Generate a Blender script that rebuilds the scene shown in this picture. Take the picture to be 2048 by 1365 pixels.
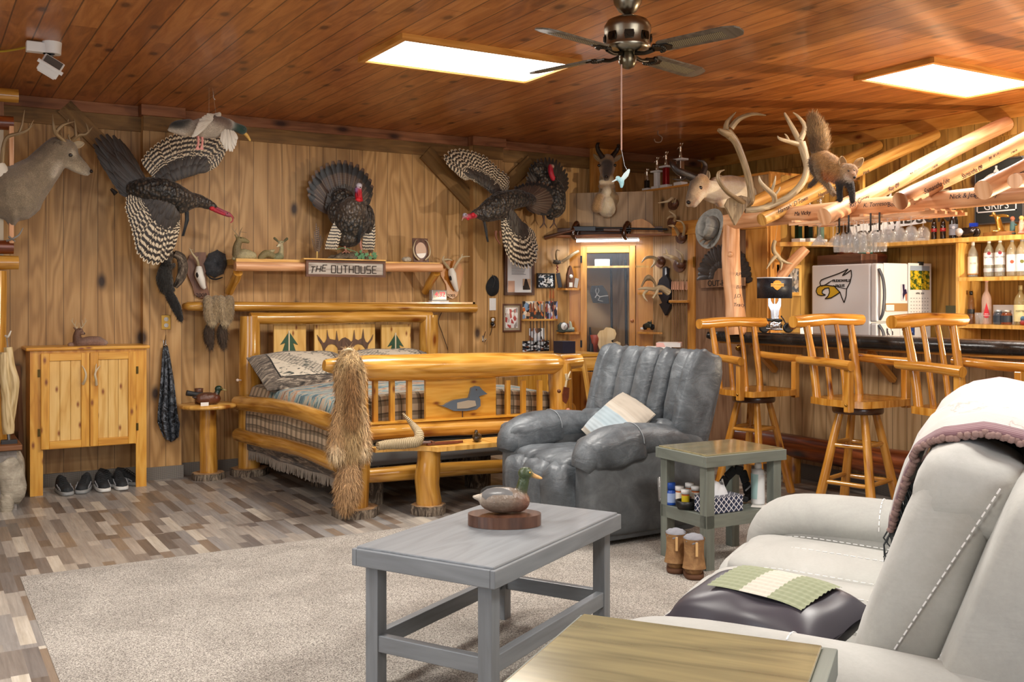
import bpy, bmesh, math, random
import numpy as np
from mathutils import Vector, Matrix
for o in list(bpy.data.objects): bpy.data.objects.remove(o)
scene = bpy.context.scene
COL = scene.collection
pi = math.pi
V = Vector
UP = V((0, 0, 1))
# ---------------------------------------------------------------- camera
FPX, UH, VH, CH = 1996.0, 1024.0, 600.0, 1.42      # focal length (px of 2048), principal column, horizon row, camera height
YAW = math.radians(30.9)
Fw = V((math.sin(YAW), math.cos(YAW), 0)); Rt = V((math.cos(YAW), -math.sin(YAW), 0))
cam = bpy.data.cameras.new('camera'); camo = bpy.data.objects.new('camera', cam); COL.objects.link(camo)
camo.location = (0, 0, CH); camo.rotation_euler = (pi/2, 0, -YAW)
cam.sensor_width = 36; cam.lens = 36*FPX/2048; cam.shift_y = -(682.5-VH)/2048; cam.clip_start = 0.05; cam.clip_end = 60
scene.camera = camo
# ---------------------------------------------------------------- world, exposure
scene.view_settings.view_transform = 'Standard'; scene.view_settings.look = 'None'
scene.view_settings.exposure = 0.1; scene.view_settings.gamma = 1.0; scene.view_settings.use_curve_mapping = False
w = bpy.data.worlds.new('world'); scene.world = w; w.use_nodes = True
w.node_tree.nodes['Background'].inputs[0].default_value = (0.75, 0.85, 1.0, 1); w.node_tree.nodes['Background'].inputs[1].default_value = 1.2
CEIL = 2.95; YB = 8.30; XR = 7.37; XBOX = 6.23; YBOX = 6.14; ZBOX = 2.49
XL, YF = -2.2, -2.6
def area(name, loc, rot, sx, sy, power, color):
    l = bpy.data.lights.new(name, 'AREA'); l.shape = 'RECTANGLE'; l.size = sx; l.size_y = sy; l.energy = power; l.color = color
    o = bpy.data.objects.new(name, l); COL.objects.link(o); o.location = loc; o.rotation_euler = rot; return o
LAMPS = [(3.02, 5.56, 1.18, .60), (6.12, 4.34, 1.16, .56), (3.0, 2.0, 1.18, .6), (0.0, 3.9, 1.18, .6), (0.0, 0.3, 1.18, .6), (5.6, 0.6, 1.18, .6)]
LP = [72, 38, 70, 78, 52, 36]
for i, (x, y, sx, sy) in enumerate(LAMPS):
    area('ceiling_panel_light', (x, y, CEIL-.05), (0, 0, 0), sx-.08, sy-.06, LP[i], (1, .95, .88))
# daylight through the big window behind the camera, warm work light low behind the bar
area('window_daylight', (2.2, YF+.12, 1.6), (pi/2, 0, 0), 3.4, 1.7, 62, (.86, .93, 1))
area('window_daylight', (XL+.12, 2.6, 1.6), (0, -pi/2, 0), 1.7, 2.6, 46, (.88, .94, 1))
wl = bpy.data.lights.new('bar_work_light', 'SPOT'); wl.energy = 205; wl.color = (1, .80, .55); wl.shadow_soft_size = .035; wl.spot_size = math.radians(150); wl.spot_blend = .5
wlo = bpy.data.objects.new('bar_work_light', wl); COL.objects.link(wlo); wlo.location = (6.62, 3.25, 1.30)
wlo.rotation_euler = (V((4.6, 5.3, CEIL)) - V((6.62, 3.25, 1.30))).to_track_quat('-Z', 'Y').to_euler()
# ---------------------------------------------------------------- pixel -> place
def ray(u, v): return Fw + Rt*((u-UH)/FPX) + V((0, 0, (VH-v)/FPX))
EYE = V((0, 0, CH))
def PY(u, v, Y): d = ray(u, v); return EYE + d*(Y/d.y)
def PX(u, v, X): d = ray(u, v); return EYE + d*(X/d.x)
def PZ(u, v, z): d = ray(u, v); return EYE + d*((z-CH)/d.z)
def PD(u, v, dep): return EYE + ray(u, v)*dep
def C(lat, dep, z=0): p = Rt*lat + Fw*dep; return V((p.x, p.y, z))
def sm(a, b, t): return a+(b-a)*t
# ---------------------------------------------------------------- mesh builder
class MB:
    def __init__(s, M=None): s.v = []; s.f = []; s.uv = []; s.sm = []; s.M = M
    def add(s, vs, fs, uvs=None, smooth=False):
        o = len(s.v)
        for p in vs:
            p = V(p)
            s.v.append(s.M @ p if s.M else p)
        for i, f in enumerate(fs):
            s.f.append([a+o for a in f]); s.uv.append(uvs[i] if uvs else [(0, 0)]*len(f)); s.sm.append(smooth)
        return s
    def hexa(s, p, smooth=False):          # 8 points: bottom ring, top ring
        fs = [(0,3,2,1),(4,5,6,7),(0,1,5,4),(1,2,6,5),(2,3,7,6),(3,0,4,7)]
        p = [V(q) for q in p]
        e = [(p[1]-p[0]).length, (p[3]-p[0]).length, (p[4]-p[0]).length]
        g = e.index(max(e)); ax = [(p[1]-p[0]).normalized(), (p[3]-p[0]).normalized(), (p[4]-p[0]).normalized()]
        uvs = []
        for f in fs:
            n = (p[f[1]]-p[f[0]]).cross(p[f[2]]-p[f[0]]).normalized()
            dots = [abs(n.dot(a)) for a in ax]; nn = dots.index(max(dots))
            rest = [i for i in range(3) if i != nn]
            gv = g if g in rest else rest[1]; gu = [i for i in rest if i != gv][0]
            uvs.append([(q.dot(ax[gu])+nn*.37, q.dot(ax[gv])) for q in (p[i] for i in f)])
        return s.add(p, fs, uvs, smooth)
    def box(s, x0, x1, y0, y1, z0, z1):
        return s.hexa([(x0,y0,z0),(x1,y0,z0),(x1,y1,z0),(x0,y1,z0),(x0,y0,z1),(x1,y0,z1),(x1,y1,z1),(x0,y1,z1)])
    def cbox(s, c, sx, sy, sz, rz=0, M=None):
        A = Matrix.Translation(V(c)) @ (M if M else Matrix.Rotation(rz, 4, 'Z'))
        q = [(-1,-1,-1),(1,-1,-1),(1,1,-1),(-1,1,-1),(-1,-1,1),(1,-1,1),(1,1,1),(-1,1,1)]
        return s.hexa([A @ V((a*sx/2, b*sy/2, c_*sz/2)) for a, b, c_ in q])
    def bar(s, a, b, w, h, up=V((0,0,1))):  # rectangular bar from a to b
        a, b = V(a), V(b); d = (b-a).normalized(); r = d.cross(up)
        r = V((1,0,0)) if r.length < 1e-4 else r.normalized(); u = r.cross(d)
        q = [(-1,-1),(1,-1),(1,1),(-1,1)]
        return s.hexa([p + r*x*w/2 + u*y*h/2 for p in (a, b) for x, y in q])
    def tube(s, pts, rad, n=12, caps=True, smooth=True, res=0, flat=None, rnd=0, up=None):
        pts = [V(p) for p in pts]
        if not hasattr(rad, '__len__'): rad = [rad]*len(pts)
        rad = list(rad)
        if res:
            P, R_ = [], []
            k = len(pts)
            for i in range(k-1):
                p0, p1, p2, p3 = pts[max(i-1,0)], pts[i], pts[i+1], pts[min(i+2,k-1)]
                for j in range(res):
                    t = j/res
                    P.append(.5*((2*p1)+(p2-p0)*t+(2*p0-5*p1+4*p2-p3)*t*t+(3*p1-p0-3*p2+p3)*t**3)); R_.append(sm(rad[i], rad[i+1], t))
            P.append(pts[-1]); R_.append(rad[-1]); pts, rad = P, R_
        k = len(pts); vs = []; tl = 0; L = [0]
        for i in range(1, k): tl += (pts[i]-pts[i-1]).length; L.append(tl)
        t0 = (pts[1]-pts[0]).normalized()
        ref = V(up) if up else (V((0,0,1)) if abs(t0.z) < .9 else V((1,0,0)))
        nrm = (ref - t0*ref.dot(t0)).normalized()
        ph = random.random()*9
        for i in range(k):
            t = (pts[min(i+1,k-1)]-pts[max(i-1,0)]).normalized()
            nrm = (nrm - t*nrm.dot(t)).normalized(); b = t.cross(nrm)
            for j in range(n):
                a = 2*pi*j/n; r = rad[i]
                if rnd: r *= 1 + rnd*math.sin(3*a+ph+i*.9) * .5 + rnd*(random.random()-.5)
                fx = flat if flat else 1
                vs.append(pts[i] + b*(math.cos(a)*r) + nrm*(math.sin(a)*r*fx))
        fs, uvs = [], []
        R0 = max(rad)
        for i in range(k-1):
            for j in range(n):
                j2 = (j+1) % n
                fs.append((i*n+j, i*n+j2, (i+1)*n+j2, (i+1)*n+j))
                ua, ub = 2*pi*R0*j/n, 2*pi*R0*(j+1)/n
                uvs.append([(ua, L[i]), (ub, L[i]), (ub, L[i+1]), (ua, L[i+1])])
        s.add(vs, fs, uvs, smooth)
        if caps:
            c0, c1 = vs[:n], vs[(k-1)*n:]
            cu = [(math.cos(2*pi*j/n)*R0, math.sin(2*pi*j/n)*.02) for j in range(n)]
            s.add(c0, [tuple(reversed(range(n)))], [list(reversed(cu))]); s.add(c1, [tuple(range(n))], [cu])
        return s
    def cyl(s, a, b, r, r2=None, n=16, caps=True, smooth=True): return s.tube([a, b], [r, r if r2 is None else r2], n, caps, smooth)
    def log(s, a, b, r, r2=None, wob=.05, n=14, seg=12, bend=0, rnd=.03):
        a, b = V(a), V(b); r2 = r if r2 is None else r2; d = (b-a).normalized()
        side = d.cross(V((.3, .2, .9))).normalized(); up = side.cross(d)
        p1, p2 = random.random()*6, random.random()*6
        pts, rad = [], []
        for i in range(seg+1):
            t = i/seg
            off = side*math.sin(t*5+p1)*r*wob*2 + up*(math.sin(t*6.5+p2)*r*wob*2 + math.sin(t*pi)*bend)
            e = min(t, 1-t)*seg
            pts.append(a.lerp(b, t)+off); rad.append(sm(r, r2, t)*(1+wob*math.sin(t*11+p2)*.7+random.uniform(-wob,wob)*.3)*(.965 if e == 0 else 1))
        return s.tube(pts, rad, n, rnd=rnd)
    def lathe(s, prof, c=(0,0,0), n=20, smooth=True, sx=1, sy=1, M=None):
        c = V(c); vs = []; k = len(prof)
        for r, z in prof:
            for j in range(n):
                a = 2*pi*j/n; p = V((r*math.cos(a)*sx, r*math.sin(a)*sy, z))
                vs.append(c + ((M @ p) if M else p))
        fs, uvs = [], []; L = 0
        for i in range(k-1):
            dl = math.hypot(prof[i+1][0]-prof[i][0], prof[i+1][1]-prof[i][1])
            for j in range(n):
                j2 = (j+1) % n; fs.append((i*n+j, i*n+j2, (i+1)*n+j2, (i+1)*n+j))
                uvs.append([(j/n, L), ((j+1)/n, L), ((j+1)/n, L+dl), (j/n, L+dl)])
            L += dl
        s.add(vs, fs, uvs, smooth)
        if prof[0][0] > 1e-5: s.add(vs[:n], [tuple(reversed(range(n)))])
        if prof[-1][0] > 1e-5: s.add(vs[(k-1)*n:], [tuple(range(n))])
        return s
    def ell(s, c, r, M=None, nu=16, nv=10):
        if not hasattr(r, '__len__'): r = (r, r, r)
        prof = [(math.sin(pi*i/nv), -math.cos(pi*i/nv)) for i in range(nv+1)]
        prof = [(max(a, 1e-6), b) for a, b in prof]
        S = Matrix.Diagonal((r[0], r[1], r[2])).to_4x4()
        return s.lathe(prof, c, nu, True, M=(M.to_4x4() @ S) if M else S)
    def prism(s, poly, o, r, u, dep, smooth_side=False, inset=0):   # polygon in plane (o; r,u), thickness dep towards r x u
        o, r, u = V(o), V(r).normalized(), V(u).normalized(); n = r.cross(u)
        ar = sum(poly[i][0]*poly[(i+1) % len(poly)][1]-poly[(i+1) % len(poly)][0]*poly[i][1] for i in range(len(poly)))
        if ar < 0: poly = poly[::-1]
        k = len(poly); A = [o+r*x+u*y for x, y in poly]; B = [p+n*dep for p in A]
        s.add(A, [tuple(reversed(range(k)))], [[poly[i] for i in reversed(range(k))]])
        s.add(B, [tuple(range(k))], [[p for p in poly]])
        L = [0]
        for i in range(k): L.append(L[-1]+(A[(i+1) % k]-A[i]).length)
        s.add(A+B, [(i, (i+1) % k, (i+1) % k+k, i+k) for i in range(k)], [[(L[i],0),(L[i+1],0),(L[i+1],dep),(L[i],dep)] for i in range(k)], smooth_side)
        return s
    def grid(s, f, nu, nv, smooth=True, closed_u=False, suv=(1,1)):
        vs = [f(i/nu, j/nv) for j in range(nv+1) for i in range(nu+1)]
        fs, uvs = [], []
        for j in range(nv):
            for i in range(nu):
                a = j*(nu+1)+i; fs.append((a, a+1, a+nu+2, a+nu+1))
                uvs.append([(x/nu*suv[0], y/nv*suv[1]) for x, y in ((i,j),(i+1,j),(i+1,j+1),(i,j+1))])
        return s.add(vs, fs, uvs, smooth)
    def disc(s, c, r, nrm, th, n=20): c = V(c); nrm = V(nrm).normalized(); return s.cyl(c, c+nrm*th, r, n=n)
    def feather(s, a, b, w, nrm, camber=.12, seg=6, tipw=.55, bend=0, vo=0):
        a, b, nrm = V(a), V(b), V(nrm); d = b-a; L = d.length; sd = d.cross(nrm).normalized()
        vs = []; rv = random.random()
        prof = [.35, .75, .95, 1.0, .97, .85, tipw*.55]
        for i in range(seg+1):
            t = i/seg; ww = w*prof[min(int(t*6+.5), 6)]/2; c = a+d*t + sd*math.sin(t*pi/2)*bend*L + nrm*math.sin(t*pi)*camber*L*.3
            vs += [c-sd*ww-nrm*ww*.25, c+nrm*ww*.12, c+sd*ww-nrm*ww*.25]
        fs, uvs = [], []
        for i in range(seg):
            for k in (0, 1):
                p = i*3+k; fs.append((p, p+1, p+4, p+3))
                uvs.append([(k*.5, i/seg+vo), ((k+1)*.5, i/seg+vo), ((k+1)*.5, (i+1)/seg+vo), (k*.5, (i+1)/seg+vo)])
        return s.add(vs, fs, uvs, True)
    def build(s, name, mat, parent=None, bevel=0, sub=0, world=True, off=None):
        me = bpy.data.meshes.new(name)
        o0 = V((0,0,0))
        if parent is not None and world: o0 = V(parent['_o']) if '_o' in parent else parent.location
        if off is not None: o0 = V(off)
        me.from_pydata([tuple(p-o0) for p in s.v], [], s.f)
        uvl = me.uv_layers.new(name='UVMap'); flat = [c for f in s.uv for q in f for c in q]
        uvl.data.foreach_set('uv', flat)
        me.polygons.foreach_set('use_smooth', s.sm)
        me.materials.append(mat); me.update()
        ob = bpy.data.objects.new(name, me); COL.objects.link(ob)
        if parent is not None: ob.parent = parent; ob['_o'] = list(o0)
        elif off is not None: ob.location = o0; ob['_o'] = list(o0)
        if bevel:
            m = ob.modifiers.new('b', 'BEVEL'); m.width = bevel; m.segments = 2; m.limit_method = 'ANGLE'; m.angle_limit = math.radians(40)
        if sub:
            m = ob.modifiers.new('s', 'SUBSURF'); m.levels = sub; m.render_levels = sub
        return ob
def T(name, label, cat, loc=(0,0,0), group=None):
    o = bpy.data.objects.new(name, None); COL.objects.link(o); o.location = V(loc); o.empty_display_size = .1
    o['label'] = label; o['category'] = cat; o['_o'] = list(V(loc))
    if group: o['group'] = group
    return o
def tag(o, label, cat, group=None, kind=None):
    o['label'] = label; o['category'] = cat
    if group: o['group'] = group
    if kind: o['kind'] = kind
    return o
def solo(name, mb, mat, label, cat, group=None, **k):       # a thing that is one mesh, origin at its base centre
    xs = [p.x for p in mb.v]; ys = [p.y for p in mb.v]; zs = [p.z for p in mb.v]
    off = ((min(xs)+max(xs))/2, (min(ys)+max(ys))/2, min(zs))
    return tag(mb.build(name, mat, off=off, **k), label, cat, group)
def struct(name, mb, mat, parent=None, **k):
    o = mb.build(name, mat, parent, **k)
    if parent is None: o['kind'] = 'structure'
    return o
def copy_tree(o, parent=None):
    c = o.copy(); COL.objects.link(c); c.parent = parent
    for ch in list(o.children): copy_tree(ch, c)
    return c
def dup(o, loc, rz=None, label=None, group=None, scale=None):
    c = copy_tree(o); c.location = loc
    if rz is not None: c.rotation_euler.z = rz
    if label: c['label'] = label
    if group: c['group'] = group
    if scale: c.scale = (scale,)*3
    return c
def text(name, body, size, mat, parent, o, r, u, ext=.0008, align='CENTER', squash=1.0, bold=0.0, shear=0):
    """lettering as a mesh lying in plane r,u at o (centre), facing r x u"""
    cu = bpy.data.curves.new(name, 'FONT'); cu.body = body; cu.size = size; cu.extrude = ext; cu.align_x = align; cu.align_y = 'CENTER'; cu.offset = bold; cu.shear = shear; cu.resolution_u = 3
    t = bpy.data.objects.new(name, cu); COL.objects.link(t)
    dg = bpy.context.evaluated_depsgraph_get(); me = bpy.data.meshes.new_from_object(t.evaluated_get(dg)); bpy.data.objects.remove(t)
    r, u = V(r).normalized(), V(u).normalized(); n = r.cross(u); o = V(o)
    po = V(parent['_o']) if parent is not None and '_o' in parent else V((0,0,0))
    M = Matrix(((r.x*squash, u.x, n.x, o.x-po.x), (r.y*squash, u.y, n.y, o.y-po.y), (r.z*squash, u.z, n.z, o.z-po.z), (0,0,0,1)))
    me.transform(M); me.materials.clear(); me.materials.append(mat)
    ob = bpy.data.objects.new(name, me); COL.objects.link(ob)
    if parent is not None: ob.parent = parent
    return ob
# ---------------------------------------------------------------- materials
def lin(c):
    if isinstance(c, str): c = tuple(int(c[i:i+2], 16)/255 for i in (0, 2, 4))
    return tuple((x/12.92 if x <= .04045 else ((x+.055)/1.055)**2.4) for x in c[:3])+(1,)
class NT:
    def __init__(s, name, rough=.5, metal=0, coat=0, spec=None, sheen=0):
        s.m = bpy.data.materials.new(name); s.m.use_nodes = True; s.t = s.m.node_tree; s.b = s.t.nodes['Principled BSDF']
        s.b.inputs['Roughness'].default_value = rough; s.b.inputs['Metallic'].default_value = metal; s.b.inputs['Coat Weight'].default_value = coat
        s.b.inputs['Coat Roughness'].default_value = .12
        if spec is not None: s.b.inputs['Specular IOR Level'].default_value = spec
        if sheen: s.b.inputs['Sheen Weight'].default_value = sheen
        s.m.diffuse_color = (.5,.5,.5,1)
    def nd(s, typ, ins=None, **pr):
        n = s.t.nodes.new('ShaderNode'+typ)
        for k, v in pr.items(): setattr(n, k, v)
        for k, v in (ins or {}).items(): s.put(n.inputs[k], v)
        return n
    def put(s, sock, v):
        if hasattr(v, 'is_output'): s.t.links.new(v, sock)
        else: sock.default_value = v
    def co(s, kind='UV', scale=(1,1,1), loc=(0,0,0), rot=(0,0,0)):
        tc = s.nd('TexCoord'); m = s.nd('Mapping', {'Scale': scale, 'Location': loc, 'Rotation': rot}); s.t.links.new(tc.outputs[kind], m.inputs[0]); return m.outputs[0]
    def noise(s, vec, scale=5, detail=4, rough=.5, dist=0): return s.nd('TexNoise', {'Vector': vec, 'Scale': scale, 'Detail': detail, 'Roughness': rough, 'Distortion': dist}).outputs[0]
    def ma(s, op, a, b=0, c=0, clamp=False): return s.nd('Math', {0: a, 1: b, 2: c}, operation=op, use_clamp=clamp).outputs[0]
    def mix(s, f, a, b, mode='MIX'):
        n = s.nd('Mix', data_type='RGBA', blend_type=mode); s.put(n.inputs[0], f); s.put(n.inputs[6], a); s.put(n.inputs[7], b); return n.outputs[2]
    def ramp(s, f, stops, interp='LINEAR'):
        n = s.nd('ValToRGB', {0: f}); r = n.color_ramp; r.interpolation = interp
        while len(r.elements) < len(stops): r.elements.new(.5)
        for e, (p, c) in zip(r.elements, stops): e.position = p; e.color = lin(c) if not isinstance(c, (int, float)) else (c, c, c, 1)
        return n.outputs[0]
    def xyz(s, vec): n = s.nd('SeparateXYZ', {0: vec}); return n.outputs
    def vec(s, x, y, z): return s.nd('CombineXYZ', {0: x, 1: y, 2: z}).outputs[0]
    def bump(s, h, st=.3, dist=.01): n = s.nd('Bump', {'Height': h, 'Strength': st, 'Distance': dist}); s.t.links.new(n.outputs[0], s.b.inputs['Normal']); return n
    def col(s, c): s.put(s.b.inputs['Base Color'], c); return s
    def done(s): return s.m
_cache = {}
def plain(hexc, rough=.5, metal=0, coat=0, emit=0, spec=None, alpha=None, trans=0):
    k = (hexc, rough, metal, coat, emit, spec, alpha, trans)
    if k in _cache: return _cache[k]
    n = NT('paint_'+hexc, rough, metal, coat, spec); n.col(lin(hexc))
    if emit: n.b.inputs['Emission Color'].default_value = lin(hexc); n.b.inputs['Emission Strength'].default_value = emit
    if trans: n.b.inputs['Transmission Weight'].default_value = trans; n.b.inputs['IOR'].default_value = 1.45
    if alpha is not None: n.b.inputs['Alpha'].default_value = alpha
    _cache[k] = n.m; return n.m
def wood(name, dark, mid, light, rough=.4, coat=0, gs=1.0, knots=True, knotc='6e3a12', bump=.15, contrast=1.0, kd=2.2, crack=0):
    n = NT(name, rough, coat=coat)
    info = n.nd('ObjectInfo').outputs['Random']
    off = n.vec(n.ma('MULTIPLY', info, 13.7), n.ma('MULTIPLY', info, 7.3), 0)
    base = n.nd('VectorMath', {0: n.co('UV'), 1: off}, operation='ADD').outputs[0]
    def sc(x, y): m = n.nd('Mapping', {'Scale': (x, y, 1)}); n.t.links.new(base, m.inputs[0]); return m.outputs[0]
    big = n.noise(sc(7*gs, .9*gs), 1.0, 3, .5, .3)
    fine = n.noise(sc(60*gs, 2.2*gs), 1.0, 5, .6, .2)
    f = n.ma('ADD', n.ma('MULTIPLY', n.ma('PINGPONG', n.ma('MULTIPLY', big, 6), .5), .8), n.ma('MULTIPLY', fine, .6))
    c = n.ramp(f, [(.15, dark), (.5, mid), (.9, light)])
    if knots:
        vo = n.nd('TexVoronoi', {'Vector': sc(kd*1.7*gs, kd*.75*gs), 'Scale': 1.0, 'Randomness': 1.0}, voronoi_dimensions='2D')
        km = n.ramp(vo.outputs['Distance'], [(.03, 1.0), (.075, .35), (.11, 0.0)])
        c = n.mix(km, c, lin(knotc))
    n.col(c)
    n.bump(f, bump, .004)
    return n.done()
M = {}
M['honey'] = wood('honey_log', '966320', 'bf8a38', 'd8a85a', .22, .6, 1.0, True, '7a3f10', .12, kd=1.6)
M['honey_dark'] = wood('honey_stool', '935814', 'bf8230', 'd49e4c', .2, .7, 1.2, True, '6a3208', .12)
M['cabinet'] = wood('cabinet_pine', 'b87618', 'd79c37', 'e5b254', .4, .25, 1.0, True, '86480f', .08, kd=4)
M['door_pine'] = wood('panel_pine', 'c48f3c', 'ddb163', 'e9c47c', .4, .25, 1.0, True, '8b4d16', .08, kd=4.5)
M['pale_log'] = wood('pale_log', 'b5794a', 'dba578', 'efc49c', .5, .1, .8, True, '8a4f28', .3, kd=1.2)
M['tan_log'] = wood('tan_log', '9a6428', 'bd883e', 'd8a860', .5, .1, .8, True, '6e3a12', .3, kd=1.2)
M['red_log'] = wood('red_log', '3c1806', '74340f', 'a1541f', .35, .4, .8, True, '2a0e04', .3, kd=1.4)
M['trim'] = wood('header_trim', '6b3f24', '8d5a38', 'a06c48', .6, 0, 1, True, '3c1e10', .1, kd=1.5)
M['header'] = wood('header_ply', '5f4420', '7c5a2c', '8f6c3a', .6, 0, 1, False)
M['casing'] = wood('casing_pine', 'a76a24', 'c88a3c', 'd9a055', .45, .15, 1, True, '7a3f14', .1, kd=2)
M['diag_ply'] = wood('amber_ply', '9c5e18', 'bf7e2a', 'd09440', .4, .2, .8, True, '6a3410', .1, kd=1.6)
M['walnut'] = wood('walnut', '3a2418', '523426', '684836', .4, .3, 1, False)
M['rustic'] = wood('rustic_brown', '4a2a14', '6f4424', '8a5c36', .55, 0, 1, True)
M['rack'] = wood('dark_rack', '3a2015', '5c3826', '7a4f38', .45, .1, 1, False)
M['shelf_pine'] = wood('shelf_pine', 'b07c30', 'd8a552', 'eabf72', .4, .3, 1, True, '8a5018', .1, kd=1.5)
M['grey_wood'] = wood('grey_stain', '676b6f', '73787d', '7e8387', .45, .15, 1.0, False, bump=.1)
M['grey_green'] = wood('weathered_grey', '62675f', '70766e', '7c8277', .5, .1, 1.0, False, bump=.1)
M['olive_top'] = wood('olive_glazed_top', '6c6850', '8a8263', 'a3976f', .16, .9, .8, False, bump=.06)
M['bark_end'] = wood('cut_wood', '8a6a48', 'a88660', 'bf9f78', .7, 0, 2, False)
M['old_board'] = wood('old_board', '6a4a30', '8a664a', 'a07e60', .7, 0, 1, False)
M['plaque'] = wood('plaque_walnut', '54301a', '70462a', '86583a', .45, .2, 1, False)
M['plaque_oak'] = wood('plaque_oak', '8a4d12', 'a9661f', 'bd7c34', .3, .5, 1, False)
def panel_wall(name, gw, ax, dark, mid, light, groove='3a2410'):
    """grooved plywood: cathedral grain, vertical grooves every gw metres along axis ax (object coords)"""
    n = NT(name, .5); X = n.xyz(n.co('Object'))
    a = X[ax]; z = X[2]
    sheet = n.ma('FLOOR', n.ma('DIVIDE', a, 1.22))
    cc = n.vec(n.ma('MULTIPLY', a, 3.2), n.ma('MULTIPLY', z, .55), n.ma('MULTIPLY', sheet, 7.7))
    big = n.noise(cc, 1.0, 2, .45, .6)
    rings = n.ma('SINE', n.ma('MULTIPLY', big, 75))
    r01 = n.ma('MULTIPLY_ADD', rings, .5, .5)
    fine = n.noise(n.vec(n.ma('MULTIPLY', a, 90), n.ma('MULTIPLY', z, 3), 0), 1.0, 4, .6)
    blot = n.noise(n.vec(n.ma('MULTIPLY', a, 1.5), n.ma('MULTIPLY', z, .8), sheet), 1.0, 3, .6)
    f = n.ma('ADD', n.ma('ADD', n.ma('MULTIPLY', r01, .26), n.ma('MULTIPLY', fine, .40)), n.ma('MULTIPLY', blot, .42))
    c = n.ramp(f, [(.22, dark), (.55, mid), (.85, light)])
    vo = n.nd('TexVoronoi', {'Vector': n.vec(n.ma('MULTIPLY', a, 1.3), n.ma('MULTIPLY', z, .7), 0), 'Scale': 1.0}, voronoi_dimensions='2D')
    c = n.mix(n.ramp(vo.outputs['Distance'], [(.02, 1.0), (.045, .3), (.06, 0.0)]), c, lin(groove))
    g = n.ma('ABSOLUTE', n.ma('SUBTRACT', n.ma('FRACT', n.ma('DIVIDE', a, gw)), .5))
    gm = n.ma('GREATER_THAN', g, .5-.0032/gw)
    c = n.mix(n.ma('MULTIPLY', gm, .55), c, lin(groove))
    n.col(c); n.bump(n.ma('SUBTRACT', n.ma('MULTIPLY', f, .3), gm), .5, .003)
    return n.done()
M['wall_y'] = panel_wall('wall_panel_back', .122, 0, '8a6436', 'b18852', 'c9a26c')
M['wall_x'] = panel_wall('wall_panel_side', .122, 1, '7c5824', 'a67c38', 'bf974f')
M['wall_x2'] = panel_wall('wall_panel_bar', .122, 1, '80603c', 'a88860', 'bf9f78')
def ceiling_mat():
    n = NT('ceiling_planks', .38, coat=.25); X = n.xyz(n.co('Object')); x, y = X[0], X[1]
    bw = .148; row = n.ma('FLOOR', n.ma('DIVIDE', x, bw))
    wn = n.nd('TexWhiteNoise', {1: row}, noise_dimensions='1D').outputs[0]
    yy = n.ma('ADD', n.ma('DIVIDE', y, 2.9), n.ma('MULTIPLY', wn, 9)); brd = n.ma('FLOOR', yy)
    rnd = n.nd('TexWhiteNoise', {0: n.vec(row, brd, 0)}, noise_dimensions='2D').outputs[0]
    big = n.noise(n.vec(n.ma('MULTIPLY', x, 9), n.ma('MULTIPLY', y, 1.1), n.ma('MULTIPLY', rnd, 20)), 1.0, 3, .5, .5)
    fine = n.noise(n.vec(n.ma('MULTIPLY', x, 80), n.ma('MULTIPLY', y, 3), 0), 1.0, 4, .6)
    f = n.ma('ADD', n.ma('ADD', n.ma('MULTIPLY', n.ma('PINGPONG', n.ma('MULTIPLY', big, 5), .5), .6), n.ma('MULTIPLY', fine, .35)), n.ma('MULTIPLY', rnd, .35))
    c = n.ramp(f, [(.15, '84491e'), (.5, 'aa672f'), (.9, 'c68549')])
    vo = n.nd('TexVoronoi', {'Vector': n.vec(n.ma('MULTIPLY', x, 2.6), n.ma('MULTIPLY', y, 1.4), 0), 'Scale': 1.0}, voronoi_dimensions='2D')
    c = n.mix(n.ramp(vo.outputs['Distance'], [(.04, .8), (.07, .3), (.11, 0.0)]), c, lin('4a2008'))
    g = n.ma('ABSOLUTE', n.ma('SUBTRACT', n.ma('FRACT', n.ma('DIVIDE', x, bw)), .5)); gm = n.ma('GREATER_THAN', g, .5-.004/bw)
    g2 = n.ma('LESS_THAN', n.ma('ABSOLUTE', n.ma('SUBTRACT', n.ma('FRACT', yy), .5)), .0007)
    gg = n.ma('MAXIMUM', gm, g2)
    c = n.mix(n.ma('MULTIPLY', gg, .75), c, lin('2a1006'))
    n.col(c); n.bump(n.ma('SUBTRACT', n.ma('MULTIPLY', fine, .2), gg), .5, .004); return n.done()
M['ceiling'] = ceiling_mat()
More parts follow.
